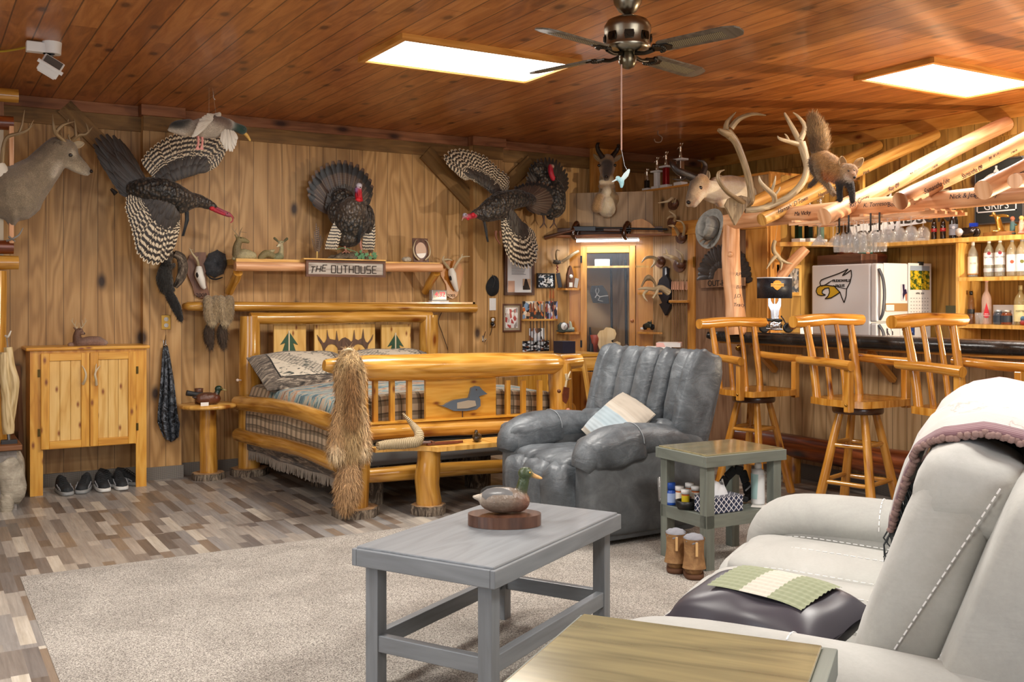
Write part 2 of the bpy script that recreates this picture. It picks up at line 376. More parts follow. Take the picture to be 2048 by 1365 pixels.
def floor_mat():
    n = NT('vinyl_plank_floor', .4, coat=.1); X = n.xyz(n.co('Object')); x, y = X[0], X[1]
    bw = .062; row = n.ma('FLOOR', n.ma('DIVIDE', x, bw*2)); sub = n.ma('FLOOR', n.ma('DIVIDE', x, bw))
    w1 = n.nd('TexWhiteNoise', {1: sub}, noise_dimensions='1D').outputs[0]
    pick = n.nd('TexWhiteNoise', {0: n.vec(row, n.ma('FLOOR', n.ma('DIVIDE', y, .9)), 0)}, noise_dimensions='2D').outputs[0]
    rr = n.nd('Mix', data_type='FLOAT'); n.put(rr.inputs[0], n.ma('GREATER_THAN', pick, .45)); n.put(rr.inputs[2], sub); n.put(rr.inputs[3], row); rr = rr.outputs[0]
    ln = n.ma('ADD', n.ma('DIVIDE', y, .42), n.ma('MULTIPLY', w1, 11)); blk = n.ma('FLOOR', ln)
    rnd = n.nd('TexWhiteNoise', {0: n.vec(rr, blk, 3)}, noise_dimensions='3D').outputs[0]
    c = n.ramp(rnd, [(0, '85807c'), (.14, 'a3a09b'), (.3, 'b8b4ad'), (.42, '6c645e'), (.54, 'aaa59e'), (.66, '8a7c6e'), (.76, '979797'), (.86, 'c6c2ba'), (.94, '777473')], 'CONSTANT')
    st = n.noise(n.vec(n.ma('MULTIPLY', x, 55), n.ma('MULTIPLY', y, 3), n.ma('MULTIPLY', rnd, 9)), 1.0, 5, .65, .3)
    bl = n.noise(n.vec(n.ma('MULTIPLY', x, 6), n.ma('MULTIPLY', y, 2.4), 0), 1.0, 4, .6, .4)
    c = n.mix(.55, c, n.ramp(st, [(.25, '5c524a'), (.5, 'a09890'), (.8, 'd2ccc4')]), 'OVERLAY')
    c = n.mix(n.ma('MULTIPLY', n.ramp(bl, [(.45, 0.0), (.75, 1.0)]), .45), c, lin('77716c'))
    n.col(c); n.bump(st, .08, .002); return n.done()
M['floor'] = floor_mat()
def baseb_mat():
    n = NT('woven_vinyl_baseboard', .6); X = n.xyz(n.co('Object')); a = n.ma('ADD', X[0], X[1])
    w1 = n.ma('SINE', n.ma('MULTIPLY', n.ma('ADD', a, X[2]), 420)); w2 = n.ma('SINE', n.ma('MULTIPLY', n.ma('SUBTRACT', a, X[2]), 420))
    f = n.ma('MULTIPLY_ADD', n.ma('MULTIPLY', w1, w2), .5, .5)
    n.col(n.ramp(f, [(.2, '3a3836'), (.8, '8c857c')])); return n.done()
M['base'] = baseb_mat()
def rug_mat():
    n = NT('rug_pile', .95, sheen=.2); o = n.co('Object')
    f = n.noise(o, 170, 3, .75); g = n.noise(o, 3.0, 4, .6, .5); h = n.noise(o, 120, 3, .6)
    c = n.ramp(f, [(.36, '3c342e'), (.45, '9a9084'), (.54, 'cbc4b9'), (.66, 'f4efe6')])
    c = n.mix(n.ma('MULTIPLY', n.ramp(g, [(.42, 0.0), (.62, 1.0)]), .28), c, lin('8c8378'), 'MULTIPLY')
    n.col(c); n.bump(n.ma('ADD', f, h), .9, .012); return n.done()
M['rug'] = rug_mat()
def leather(name, dark, mid, light, rough, sc=1.0, bump=.25, crease=.4, sheen=0):
    n = NT(name, rough, sheen=sheen); o = n.co('Object')
    g = n.noise(o, 5*sc, 5, .65, .6); f = n.noise(o, 160*sc, 3, .6); k = n.noise(n.co('Object', (6*sc, 6*sc, 16*sc)), 1.0, 3, .5, 1.2)
    n.col(n.ramp(n.ma('ADD', n.ma('MULTIPLY', g, .85), n.ma('MULTIPLY', f, .15)), [(.3, dark), (.52, mid), (.72, light)]))
    n.bump(n.ma('ADD', n.ma('MULTIPLY', k, crease), n.ma('MULTIPLY', f, .06)), bump, .02)
    n.put(n.b.inputs['Roughness'], n.ma('MULTIPLY_ADD', g, .3, rough-.15)); return n.done()
M['slate'] = leather('slate_faux_suede', '3a3e42', '595f64', '7e858a', .45, 1, .5, .7)
M['slate2'] = leather('slate_side', '484c4f', '5b5f62', '6f7375', .8, 1.5, .15, .2)
M['dove'] = leather('dove_suede', '93938f', 'a3a39e', 'b0b0ac', .8, .6, .3, .5, .2)
M['blackleather'] = leather('black_leather', '141414', '222222', '333333', .25, 1.5, .3, .3)
M['brownleather'] = leather('brown_leather', '4a2212', '6a3420', '80462e', .45, 3, .3, .3)
M['boot'] = leather('tan_boot_leather', '6e4c2c', '8f6a42', 'a98558', .7, 4, .3, .4)
M['wool'] = leather('wool_grey', '2a2b2d', '3c3d40', '505155', .95, 8, .3, .2)
M['black_felt'] = leather('black_felt', '101113', '1b1d20', '282a2e', .9, 8, .3, .2)
def colmat(name, rough=.7, fur=0.0, fscale=180, sheen=0.0, spec=None, stretch=(1,1,1)):
    """colour from the painted attribute, with hair-like variation"""
    n = NT(name, rough, sheen=sheen, spec=spec); a = n.nd('Attribute', attribute_name='Col').outputs[0]
    o = n.co('Object', stretch); f = n.noise(o, fscale, 4, .7, .3); g = n.noise(o, 14, 3, .6)
    if fur: a = n.mix(fur, a, n.ramp(n.ma('ADD', n.ma('MULTIPLY', f, .7), n.ma('MULTIPLY', g, .3)), [(.3, .02), (.5, .32), (.72, 1.0)]), 'OVERLAY')
    n.col(a); n.bump(f, .6 if fur else .1, .006); return n.done()
M['fur'] = colmat('fur_coat', .85, .6, 190, .3)
M['furlong'] = colmat('long_fur', .85, .75, 70, .4, None, (1.6, 1.6, .35))
M['skin'] = colmat('bare_skin', .5, .35, 120)
M['glaze'] = colmat('painted_wood', .25, .25, 60)
M['resin'] = colmat('painted_resin', .6, .5, 160)
M['bone'] = colmat('bone', .55, .35, 60)
def feather_mat(name, kind):
    n = NT(name, .45, sheen=.2); X = n.xyz(n.co('UV')); u, v = X[0], X[1]
    e = n.ma('ABSOLUTE', n.ma('SUBTRACT', u, .5)); vv = n.ma('FRACT', v)
    shaft = n.ma('LESS_THAN', e, .04)
    if kind == 'bar':
        o = n.noise(n.co('Object'), 30, 3, .6)
        ph = n.ma('ADD', n.ma('ADD', n.ma('MULTIPLY', v, 62), n.ma('MULTIPLY', e, 5)), n.ma('MULTIPLY', o, 4))
        f = n.ma('MULTIPLY_ADD', n.ma('SINE', ph), .5, .5)
        c = n.ramp(f, [(.42, '241b16'), (.6, 'b9a283'), (.8, 'd8c9ae')])
        c = n.mix(shaft, c, lin('2a2019'))
    elif kind == 'tail':
        f = n.ma('MULTIPLY_ADD', n.ma('SINE', n.ma('MULTIPLY', v, 150)), .5, .5)
        c = n.mix(n.ma('MULTIPLY', f, .5), lin('4b372b'), lin('261b16'))
        c = n.mix(n.ma('MULTIPLY', shaft, .5), c, lin('8a7862'))
        c = n.mix(n.ramp(vv, [(.0, 0.0), (.74, 0.0), (.78, 1.0), (.92, 1.0), (.95, 0.0)]), c, lin('121416'))
        c = n.mix(n.ramp(vv, [(.93, 0.0), (.96, 1.0)]), c, lin('5c4433'))
    elif kind == 'dark':
        c = n.ramp(n.noise(n.vec(n.ma('MULTIPLY', u, 9), n.ma('MULTIPLY', v, 3), 0), 1, 3), [(.3, '15130f'), (.6, '3a302a'), (.8, '564a42')])
    elif kind == 'pheasant':
        f = n.ma('GREATER_THAN', n.ma('SINE', n.ma('MULTIPLY', v, 90)), .3)
        c = n.mix(f, lin('7a5c40'), lin('17110c'))
    elif kind == 'white':
        c = n.ramp(n.noise(n.vec(n.ma('MULTIPLY', u, 8), v, 0), 1, 3), [(.3, 'a89c8c'), (.7, 'ddd6c8')])
    n.col(c); n.bump(n.noise(n.vec(n.ma('MULTIPLY', u, 14), n.ma('MULTIPLY', v, 2), 0), 1, 3), .3, .004); return n.done()
for k in ('bar', 'tail', 'dark', 'pheasant', 'white'): M['f_'+k] = feather_mat('feather_'+k, k)
M['chrome'] = plain('c8c8c8', .15, 1); M['steel'] = plain('8a8c8e', .35, 1); M['brass'] = plain('a8803c', .3, 1); M['gold'] = plain('c79a3c', .3, 1)
M['white'] = plain('e6e6e4', .35); M['paper'] = plain('e8e6e0', .8); M['black'] = plain('141414', .4); M['gunmetal'] = plain('1c1e22', .3, .6)
M['glass'] = plain('f4f6f6', .04, trans=1.0)
# ================================================================ the setting
struct('floor', MB().box(XL, XR, YF, YB, -.06, 0), M['floor'])
struct('ceiling', MB().box(XL, XR, YF, YB, CEIL, CEIL+.06), M['ceiling'])
struct('wall_back', MB().box(XL-.1, XR+.1, YB, YB+.1, 0, CEIL), M['wall_y'])
struct('wall_right', MB().box(XR, XR+.1, YF, YB, 0, CEIL), M['wall_x'])
lw = MB(); lw.box(XL-.1, XL, YF, 1.2, 0, CEIL); lw.box(XL-.1, XL, 4.0, YB, 0, CEIL); lw.box(XL-.1, XL, 1.2, 4.0, 0, .7); lw.box(XL-.1, XL, 1.2, 4.0, 2.5, CEIL)
struct('wall_left', lw, M['wall_x2'])
fw = MB(); fw.box(XL, .4, YF-.1, YF, 0, CEIL); fw.box(4.0, XR, YF-.1, YF, 0, CEIL); fw.box(.4, 4.0, YF-.1, YF, 0, .7); fw.box(.4, 4.0, YF-.1, YF, 2.5, CEIL)
struct('wall_front', fw, M['wall_y'])
g = MB(); g.box(.4, 4.0, YF-.07, YF-.06, .7, 2.5)
wf = MB()
for x in (.4, 1.6, 2.8, 3.95): wf.box(x, x+.05, YF-.1, YF+.01, .7, 2.5)
wf.box(.4, 4.0, YF-.1, YF+.01, .7, .75); wf.box(.4, 4.0, YF-.1, YF+.01, 2.45, 2.5)
w1 = struct('window_1', wf, M['casing']); g.build('pane', M['glass'], w1)
wf = MB()
for y in (1.2, 2.575, 3.95): wf.box(XL-.1, XL+.01, y, y+.05, .7, 2.5)
wf.box(XL-.1, XL+.01, 1.2, 4.0, .7, .75); wf.box(XL-.1, XL+.01, 1.2, 4.0, 2.45, 2.5)
w2 = struct('window_2', wf, M['casing']); MB().box(XL-.07, XL-.06, 1.2, 4.0, .7, 2.5).build('pane', M['glass'], w2)
# closet block in the far right corner: side face (door) and end face
struct('wall_closet_side', MB().box(XBOX, XBOX+.09, YBOX, 7.79, 0, ZBOX), M['wall_x2'])
struct('wall_closet_end', MB().box(XBOX+.09, XR, YBOX, YBOX+.09, 0, ZBOX), panel_wall('wall_panel_end', .122, 0, '7c5824', 'a67c38', 'bf974f'))
struct('wall_closet_top', MB().box(XBOX-.01, XR, YBOX, YB, ZBOX, ZBOX+.02), M['casing'])
# pilasters in the back wall
def colX(u, Y): return PY(u, 600, Y).x
cA = (colX(286, YB-.1), colX(364, YB-.1)); cB = (colX(946, YB-.1), colX(1005, YB-.1))
struct('wall_pilaster_left', MB().box(cA[0], cA[1], YB-.1, YB, 0, CEIL), M['wall_y'])
struct('wall_pilaster_right', MB().box(cB[0], cB[1], YB-.1, YB, 0, CEIL), M['wall_y'])
# ceiling trim and header boards
tr = MB(); tr.box(XL, cA[0]-.02, YB-.035, YB, CEIL-.085, CEIL); tr.box(cA[0]-.02, cA[1]+.02, YB-.14, YB, CEIL-.085, CEIL)
tr.box(cA[1]+.02, cB[0]-.02, YB-.035, YB, CEIL-.085, CEIL); tr.box(cB[0]-.02, cB[1]+.02, YB-.14, YB, CEIL-.085, CEIL); tr.box(cB[1]+.02, XR, YB-.035, YB, CEIL-.085, CEIL)
struct('trim_1', tr, M['trim'], bevel=.004)
hd = MB()
hd.box(XL, cA[0], YB-.02, YB, CEIL-.2, CEIL-.085); hd.box(cA[0], cA[1], YB-.115, YB-.1, CEIL-.2, CEIL-.085); hd.box(cA[1], cB[0], YB-.02, YB, CEIL-.2, CEIL-.085)
hd.box(cB[0], cB[1], YB-.115, YB-.1, CEIL-.2, CEIL-.085); hd.box(cB[1], XR, YB-.02, YB, CEIL-.2, CEIL-.085)
struct('trim_2', hd, M['header'])
struct('trim_3', MB().box(XR-.03, XR, YF, YB-.035, CEIL-.11, CEIL), M['casing'], bevel=.004)
struct('trim_4', MB().box(XR-.018, XR, YF, YB-.035, CEIL-.24, CEIL-.11), M['wall_x'])
bt = MB()
for y in (6.6, 6.95, 7.3, 7.65, 5.63, 5.0, 4.4, 3.8): bt.box(XR-.03, XR, y, y+.07, 0 if y < 6.2 else ZBOX, CEIL-.24)
struct('trim_5', bt, M['wall_x'])
# diagonal braces of the timber frame
def brace(n, a, b, w):
    A, B = PY(*a, YB-.02), PY(*b, YB-.02); m = MB(); m.bar(A, B, .03, w, up=V((1, 0, 1)) if (B-A).x*(B-A).z < 0 else V((-1, 0, 1))); struct('trim_%d' % n, m, M['header'])
brace(6, (850, 305), (965, 430), .15); brace(7, (128, 213), (215, 300), .13); brace(8, (1062, 322), (1010, 372), .13)
# baseboards
def bb(n, *b): struct('baseboard_'+n, MB().box(*b), M['base'])
bb('back_left', XL, cA[0], YB-.012, YB, 0, .10); bb('pilaster', cA[0]-.01, cA[1]+.01, YB-.112, YB-.1, 0, .10); bb('back_right', cA[1], 5.7, YB-.012, YB, 0, .10)
# corner closet trims, door with frame
dY0, dY1 = 6.40, 7.06
dr = MB(); dr.box(XBOX-.02, XBOX, dY0, dY1, .01, 2.03)
d1 = struct('door_1', dr, M['old_board']); 
fr = MB(); fr.box(XBOX-.035, XBOX, dY1, dY1+.1, 0, 2.03); fr.box(XBOX-.035, XBOX, dY0-.26, dY0, 0, 2.03); fr.box(XBOX-.04, XBOX, dY0-.26, dY1+.32, 2.03, 2.16)
struct('trim_9', fr, M['casing'], bevel=.004)
hg = MB(); hg.box(XBOX-.04, XBOX-.034, dY1-.01, dY1+.02, 1.72, 1.82); hg.box(XBOX-.04, XBOX-.034, dY1-.01, dY1+.02, .3, .4); hg.build('hinge', M['brass'], d1)
kn = MB(); kn.ell((XBOX-.06, dY0+.06, 1.0), .028); kn.cyl((XBOX-.05, dY0+.06, 1.0), (XBOX, dY0+.06, 1.0), .012); kn.build('door_knob', M['brass'], d1)
struct('trim_10', MB().box(XBOX-.02, XBOX+.1, YBOX-.02, YBOX+.0, 0, ZBOX), M['casing'])
# mounted cover plates: ceiling light fixtures
glow = plain('fffaf0', .5, emit=4.2)
def fixture(x, y, sx, sy, label):
    t = T('ceiling_light', label, 'ceiling light', (x, y, CEIL), 'flat ceiling light panels')
    m = MB(); e = .035; z0 = CEIL-.035
    for q in ((x-sx/2-e, x+sx/2+e, y-sy/2-e, y-sy/2, z0, CEIL), (x-sx/2-e, x+sx/2+e, y+sy/2, y+sy/2+e, z0, CEIL), (x-sx/2-e, x-sx/2, y-sy/2, y+sy/2, z0, CEIL), (x+sx/2, x+sx/2+e, y-sy/2, y+sy/2, z0, CEIL)): m.box(*q)
    m.build('frame', M['casing'], t); MB().box(x-sx/2, x+sx/2, y-sy/2, y+sy/2, CEIL-.022, CEIL-.012).build('diffuser', glow, t)
FL = ['wood framed ceiling light panel beside the ceiling fan', 'wood framed ceiling light panel above the bar'] + ['wood framed ceiling light panel out of view behind the viewer']*4
for (x, y, sx, sy), l in zip(LAMPS, FL): fixture(x, y, sx, sy, l)
# ================================================================ soft shapes
def sup(mb, c, r, e1=.35, e2=.35, A=None, nu=28, nv=16, wr=0, seed=0):
    """rounded cushion (superellipsoid) with half sizes r, squareness e1 (profile) / e2 (plan)"""
    c = V(c); rnd = random.Random(seed); ph = [rnd.random()*6 for _ in range(6)]
    def pw(x, e): return math.copysign(abs(x)**e, x)
    def f(i, j):
        a = 2*pi*i; b = pi*(j-.5)
        x = pw(math.cos(b), e1)*pw(math.cos(a), e2); y = pw(math.cos(b), e1)*pw(math.sin(a), e2); z = pw(math.sin(b), e1)
        if wr:
            k = 1+wr*(math.sin(x*5+ph[0]+z*3)*math.sin(y*6+ph[1])+.6*math.sin(x*9+y*7+ph[2])*math.sin(z*8+ph[3]))
            x, y, z = x*k, y*k, z*k
        p = V((x*r[0], y*r[1], z*r[2]))
        return c + ((A @ p) if A else p)
    return mb.grid(f, nu, nv, True, suv=(1, 1))
def frame(lat, dep, fl, fd):          # local frame: +y = forward (lat, depth), origin on the floor
    n = math.hypot(fl, fd); y = (Rt*fl+Fw*fd)/n; x = y.cross(V((0, 0, 1))); o = C(lat, dep)
    return Matrix(((x.x, y.x, 0, o.x), (x.y, y.y, 0, o.y), (0, 0, 1, 0), (0, 0, 0, 1)))
def plaid(name, base, bands, sc=1.0, rough=.9):
    n = NT(name, rough, sheen=.2); X = n.xyz(n.co('UV', (sc, sc, sc))); c = lin(base)
    for per, wd, off, colr, st in bands:
        for k in (0, 1):
            t = n.ma('LESS_THAN', n.ma('FRACT', n.ma('ADD', n.ma('DIVIDE', X[k], per), off)), wd)
            c = n.mix(n.ma('MULTIPLY', t, st), c, lin(colr))
    n.col(c); n.bump(n.noise(n.co('UV'), 400, 2), .4, .002); return n
M['plaid'] = plaid('plaid_blanket', 'c9b496', [(.085, .42, 0, '4a3a2c', .5), (.085, .06, .68, '2c241e', .6), (.0425, .08, .3, '6b5646', .35)]).done()
M['plaid_green'] = plaid('plaid_green', 'c4a98a', [(.075, .4, 0, '4f4a2a', .6), (.075, .08, .66, '2f2a1e', .6), (.0375, .1, .3, 'a07860', .4)]).done()
def lodge_mat():
    n = NT('lodge_tapestry', .9, sheen=.2); X = n.xyz(n.co('UV')); x, y = X[0], X[1]; uv = n.co('UV')
    c = lin('c9b496')
    for k in (0, 1):
        c = n.mix(n.ma('MULTIPLY', n.ma('LESS_THAN', n.ma('FRACT', n.ma('DIVIDE', X[k], .075)), .42), .55), c, lin('4f432a'))
        c = n.mix(n.ma('MULTIPLY', n.ma('LESS_THAN', n.ma('FRACT', n.ma('ADD', n.ma('DIVIDE', X[k], .075), .7)), .08), .6), c, lin('2c241e'))
    nz = n.noise(n.co('UV', (1, 3.2, 1)), 4.2, 5, .7, 1.2)
    sc = n.ramp(nz, [(.3, '1c2c38'), (.42, '35606e'), (.49, '8fa8a4'), (.54, 'c09a74'), (.6, '8a5a44'), (.66, '28402c'), (.76, 'c8b88c')])
    ax = n.ma('ABSOLUTE', x)
    inner = n.ma('MULTIPLY', n.ma('LESS_THAN', ax, .95), n.ma('MULTIPLY', n.ma('GREATER_THAN', y, .02), n.ma('LESS_THAN', y, 1.32)))
    c = n.mix(inner, c, sc)
    edge = n.ma('MULTIPLY', n.ma('GREATER_THAN', ax, .95), n.ma('LESS_THAN', ax, .97)); c = n.mix(edge, c, lin('1e1c1a'))
    low = n.ma('GREATER_THAN', ax, 1.15); bark = n.noise(n.co('UV', (34, 5, 1)), 1.0, 4, .7, 1.0)
    c = n.mix(low, c, n.ramp(bark, [(.35, '1c1a18'), (.5, '5a4e44'), (.66, 'b0a08c')]))
    n.col(c); n.bump(n.noise(uv, 300, 2), .4, .003); return n.done()
M['lodge'] = lodge_mat()
def sham_mat():
    n = NT('pinecone_sham', .9, sheen=.2); X = n.xyz(n.co('UV')); x, y = X[0], X[1]     # uv 0..1 over the face
    c = lin('cfc4b0')
    dx = n.ma('ADD', n.ma('MULTIPLY', x, 1.5), y); dy = n.ma('SUBTRACT', n.ma('MULTIPLY', x, 1.5), y)
    msk = n.ma('GREATER_THAN', n.ma('SINE', n.ma('MULTIPLY', dx, 7)), .1)
    for q in (dx, dy): c = n.mix(n.ma('MULTIPLY', msk, n.ma('MULTIPLY', n.ma('LESS_THAN', n.ma('FRACT', n.ma('MULTIPLY', q, 15)), .4), .5)), c, lin('5a5650'))
    cone = n.nd('TexNoise', {'Vector': n.co('UV', (5, 9, 1)), 'Scale': 1.5, 'Detail': 6, 'Distortion': 2.0}).outputs[0]
    c = n.mix(n.ramp(cone, [(.56, 0.0), (.6, 1.0)]), c, lin('39413c'))
    ex = n.ma('ABSOLUTE', n.ma('SUBTRACT', x, .5)); ey = n.ma('ABSOLUTE', n.ma('SUBTRACT', y, .5))
    e = n.ma('MAXIMUM', ex, ey); bark = n.noise(n.co('UV', (9, 30, 1)), 1.0, 4, .7, 1.0)
    c = n.mix(n.ma('GREATER_THAN', e, .36), c, n.ramp(bark, [(.35, '2a2724'), (.52, '6a5f54'), (.66, 'c0b29c')]))
    c = n.mix(n.ma('MULTIPLY', n.ma('GREATER_THAN', e, .345), n.ma('LESS_THAN', e, .36)), c, lin('1c1a18'))
    n.col(c); n.bump(n.noise(n.co('UV'), 200, 2), .4, .003); return n.done()
M['sham'] = sham_mat()
def bark_mat():
    n = NT('bark', .9); v = n.co('UV', (22, 7, 1)); f = n.noise(v, 1.0, 5, .7, 1.4)
    n.col(n.ramp(f, [(.35, '241c16'), (.5, '5e5246'), (.65, 'a39480')])); n.bump(f, 1.0, .02); return n.done()
M['bark'] = bark_mat()
def slab(parent, c, r, h, name='log_slab'):
    m = MB(); rr = [r*(1+.05*math.sin(k*1.7)+random.uniform(-.02, .02)) for k in range(28)]
    poly = [(rr[k]*math.cos(2*pi*k/28), rr[k]*math.sin(2*pi*k/28)) for k in range(28)]
    m.prism(poly, c, (1,0,0), (0,1,0), h); o = m.build(name, M['bark'], parent, bevel=.004)
    t = MB(); t.prism([(x*.93, y*.93) for x, y in poly], (c[0], c[1], c[2]+h), (1,0,0), (0,1,0), .003); t.build('cut_face', M['bark_end'], o)
# ================================================================ bed
random.seed(4)
hL = PY(499, 700, 8.06); hR = PY(857, 700, 8.06); fL = PZ(711, 1031, 0); wdt = hR.x-hL.x
HL = V((hL.x, 8.06, 0)); HR = V((hR.x, 8.06, 0)); FLp = V((fL.x, fL.y, 0)); FRp = V((fL.x+wdt, fL.y+.0, 0))
bed = T('log_bed', 'honey coloured peeled log bed with plaid lodge bedding and carved panels', 'bed', ((HL+FRp)/2).to_tuple()[:2]+(0,))
Zt = lambda u, v, Y: PY(u, v, Y).z
zbeam = 1.285
for P in (HL, HR): MB().log(P+V((0,0,.05)), P+V((0,0,zbeam)), .092, .085, .03).build('head_post', M['honey'], bed)
MB().log(FLp+V((0,0,.055)), FLp+V((0,0,.93)), .093, .088, .03).build('foot_post', M['honey'], bed)
MB().log(FRp+V((0,0,.055)), FRp+V((0,0,.95)), .093, .088, .03).build('foot_post', M['honey'], bed)
for P in (HL, HR, FLp, FRp): slab(bed, (P.x, P.y, 0), .15, .055)
a = PY(500, 637, 8.04); b = PY(862, 634, 8.04)
MB().log(a, b, .05, .05, .04).build('head_beam', M['honey'], bed)
hp = MB(); hp.log(PY(497, 762, 8.08), PY(862, 745, 8.08), .055, .05, .04); hp.build('head_rail', M['honey'], bed)
# carved headboard panels
Yp = 8.10
def bpanel(u0, u1, v0=650, z1=.62):
    A = PY(u0, v0, Yp); B = PY(u1, v0, Yp); return MB().box(A.x, B.x, Yp-.012, Yp+.012, z1, A.z)
def carve(pts, Y, sc=1): return [(PY(u, v, Y).x, PY(u, v, Y).z) for u, v in pts]
green = plain('2f5038', .6); brown = wood('dark_inlay', '3a2416', '55392a', '6b4a36', .4, .2, 1, False); creamy = plain('d8c8a4', .5)
for (u0, u1), tree in (((547, 611), (578, 664, 34)), ((762, 820), (791, 668, 31))):
    p = bpanel(u0, u1).build('tree_panel', M['door_pine'], bed)
    tx, ty, tw = tree
    pts = [(tx, ty), (tx+tw*.52, ty+26), (tx+tw*.22, ty+22), (tx+tw*.42, ty+42), (tx+tw*.2, ty+40), (tx+tw*.6, ty+62), (tx-tw*.6, ty+62), (tx-tw*.2, ty+40), (tx-tw*.42, ty+42), (tx-tw*.22, ty+22), (tx-tw*.52, ty+26)]
    m = MB(); m.prism(carve(pts, Yp-.013), (0, Yp-.013, 0), (1,0,0), (0,0,1), .006); m.build('pine_tree_inlay', green, p)
    m = MB(); A = PY(tx-1.2, ty-2, Yp-.02); B = PY(tx+1.2, ty+70, Yp-.02); m.box(A.x, B.x, Yp-.024, Yp-.018, B.z, A.z); m.build('inlay_trunk', creamy, p)
p = bpanel(628, 749).build('antler_panel', M['door_pine'], bed)
q = [(-56, 18), (-48, 28), (-44, 34), (-40, 33), (-37, 26), (-36, 8), (-34, 20), (-31, 26), (-22, 28), (-19, 28), (-17, 10), (-15, 24), (-13, 32), (-6, 25), (0, 23), (7, 27), (12, 32), (15, 29), (18, 8), (20, 26), (26, 29), (33, 25), (36, 6), (38, 24), (41, 32), (45, 34), (50, 28), (56, 17), (54, 27), (46, 38), (44, 48), (42, 56), (40, 45), (34, 38), (26, 36), (20, 38), (15, 44), (14, 58), (8, 60), (-8, 60), (-14, 58), (-15, 44), (-20, 38), (-27, 36), (-34, 38), (-40, 46), (-42, 56), (-44, 48), (-47, 38), (-54, 27)]
m = MB(); m.prism(carve([(690+x*1.0, 652+y) for x, y in q], Yp-.013), (0, Yp-.013, 0), (1,0,0), (0,0,1), .008); m.build('moose_antler_inlay', brown, p)
# foot beam, rails, spindles
fb = MB(); Yf = fL.y
A = PY(648, 731, Yf-.02); B = PY(1160, 722, Yf-.02); A1 = PY(738, 737, Yf-.02); B1 = PY(1105, 728, Yf-.02)
fb.tube([A, A.lerp(A1, .35), A1, A1.lerp(B1, .35), A1.lerp(B1, .7), B1, B1.lerp(B, .3), B], [.035, .06, .088, .092, .090, .075, .060, .05], 18, res=3, rnd=.03)
fb.build('foot_beam', M['honey'], bed)
for v0, v1, r in ((866, 842, .062), (952, 926, .052)):
    MB().log(PY(722, v0, Yf), PY(1118, v1, Yf), r, r*.95, .04).build('foot_rail', M['honey'], bed)
A = PY(736, 847, Yf-.01); B = PY(1110, 826, Yf-.01); MB().bar(A, B, .09, .012).build('rail_ledge', M['cabinet'], bed)
for u in (750, 783.5, 818, 1015, 1046, 1079):
    A = PY(u, 772, Yf); zz = PY(u, 846-(u-736)*.055, Yf).z; MB().box(A.x-.016, A.x+.016, Yf-.016, Yf+.016, zz, A.z+.04).build('spindle', M['cabinet'], bed)
A = PY(850, 770, Yf); B = PY(990, 770, Yf); z0 = PY(920, 838, Yf).z
pn = MB().box(A.x, B.x, Yf-.014, Yf+.014, z0, A.z+.05).build('foot_panel', M['cabinet'], bed)
# bas-relief duck on the foot panel
dk = MB(); Yd = Yf-.016
dk.prism(carve([(872, 809), (884, 812), (892, 806), (905, 800), (925, 797), (935, 796), (938, 786), (940, 776), (948, 772), (956, 773), (962, 780), (972, 788), (960, 791), (955, 793), (958, 800), (958, 812), (950, 819), (930, 822), (905, 822), (892, 816)], Yd), (0, Yd, 0), (1,0,0), (0,0,1), .022)
dd = dk.build('duck_relief', plain('5d6874', .3, coat=.5), pn, bevel=.008)
dk = MB(); dk.prism(carve([(914, 806), (936, 801), (950, 802), (952, 812), (935, 817), (914, 818)], Yd-.022), (0, Yd-.02, 0), (1,0,0), (0,0,1), .006); dk.build('wing_patch', plain('a59a88', .4), dd, bevel=.003)
dk = MB(); A = PY(925, 822, Yd); B = PY(925, 838, Yd); dk.cyl(A, B, .004); dk.ell(PY(953, 780, Yd-.025), .005); dk.build('duck_stake', brown, dd)
for z, r in ((.60, .062), (.335, .056)):
    MB().log((HL.x-.10, HL.y-.03, z), (FLp.x-.10, FLp.y+.0, z), r, r*.95, .06, bend=.02).build('side_rail', M['honey'], bed)
    MB().log((HR.x+.10, HR.y-.03, z), (FRp.x+.10, FRp.y+.0, z), r, r*.95, .06).build('side_rail', M['honey'], bed)
for x, y in ((FLp.x+.22, Yf+.3), (FRp.x-.42, Yf+.5), (FLp.x+.2, 7.3), (FRp.x-.3, 7.3)):
    MB().cyl((x, y, 0), (x, y, .3), .1, n=20).build('support_stump', M['bark'], bed)
MB().box(FLp.x+.05, FRp.x-.06, Yf+.14, 7.95, .28, .44).build('box_spring', plain('8d8f8e', .9), bed, bevel=.03)
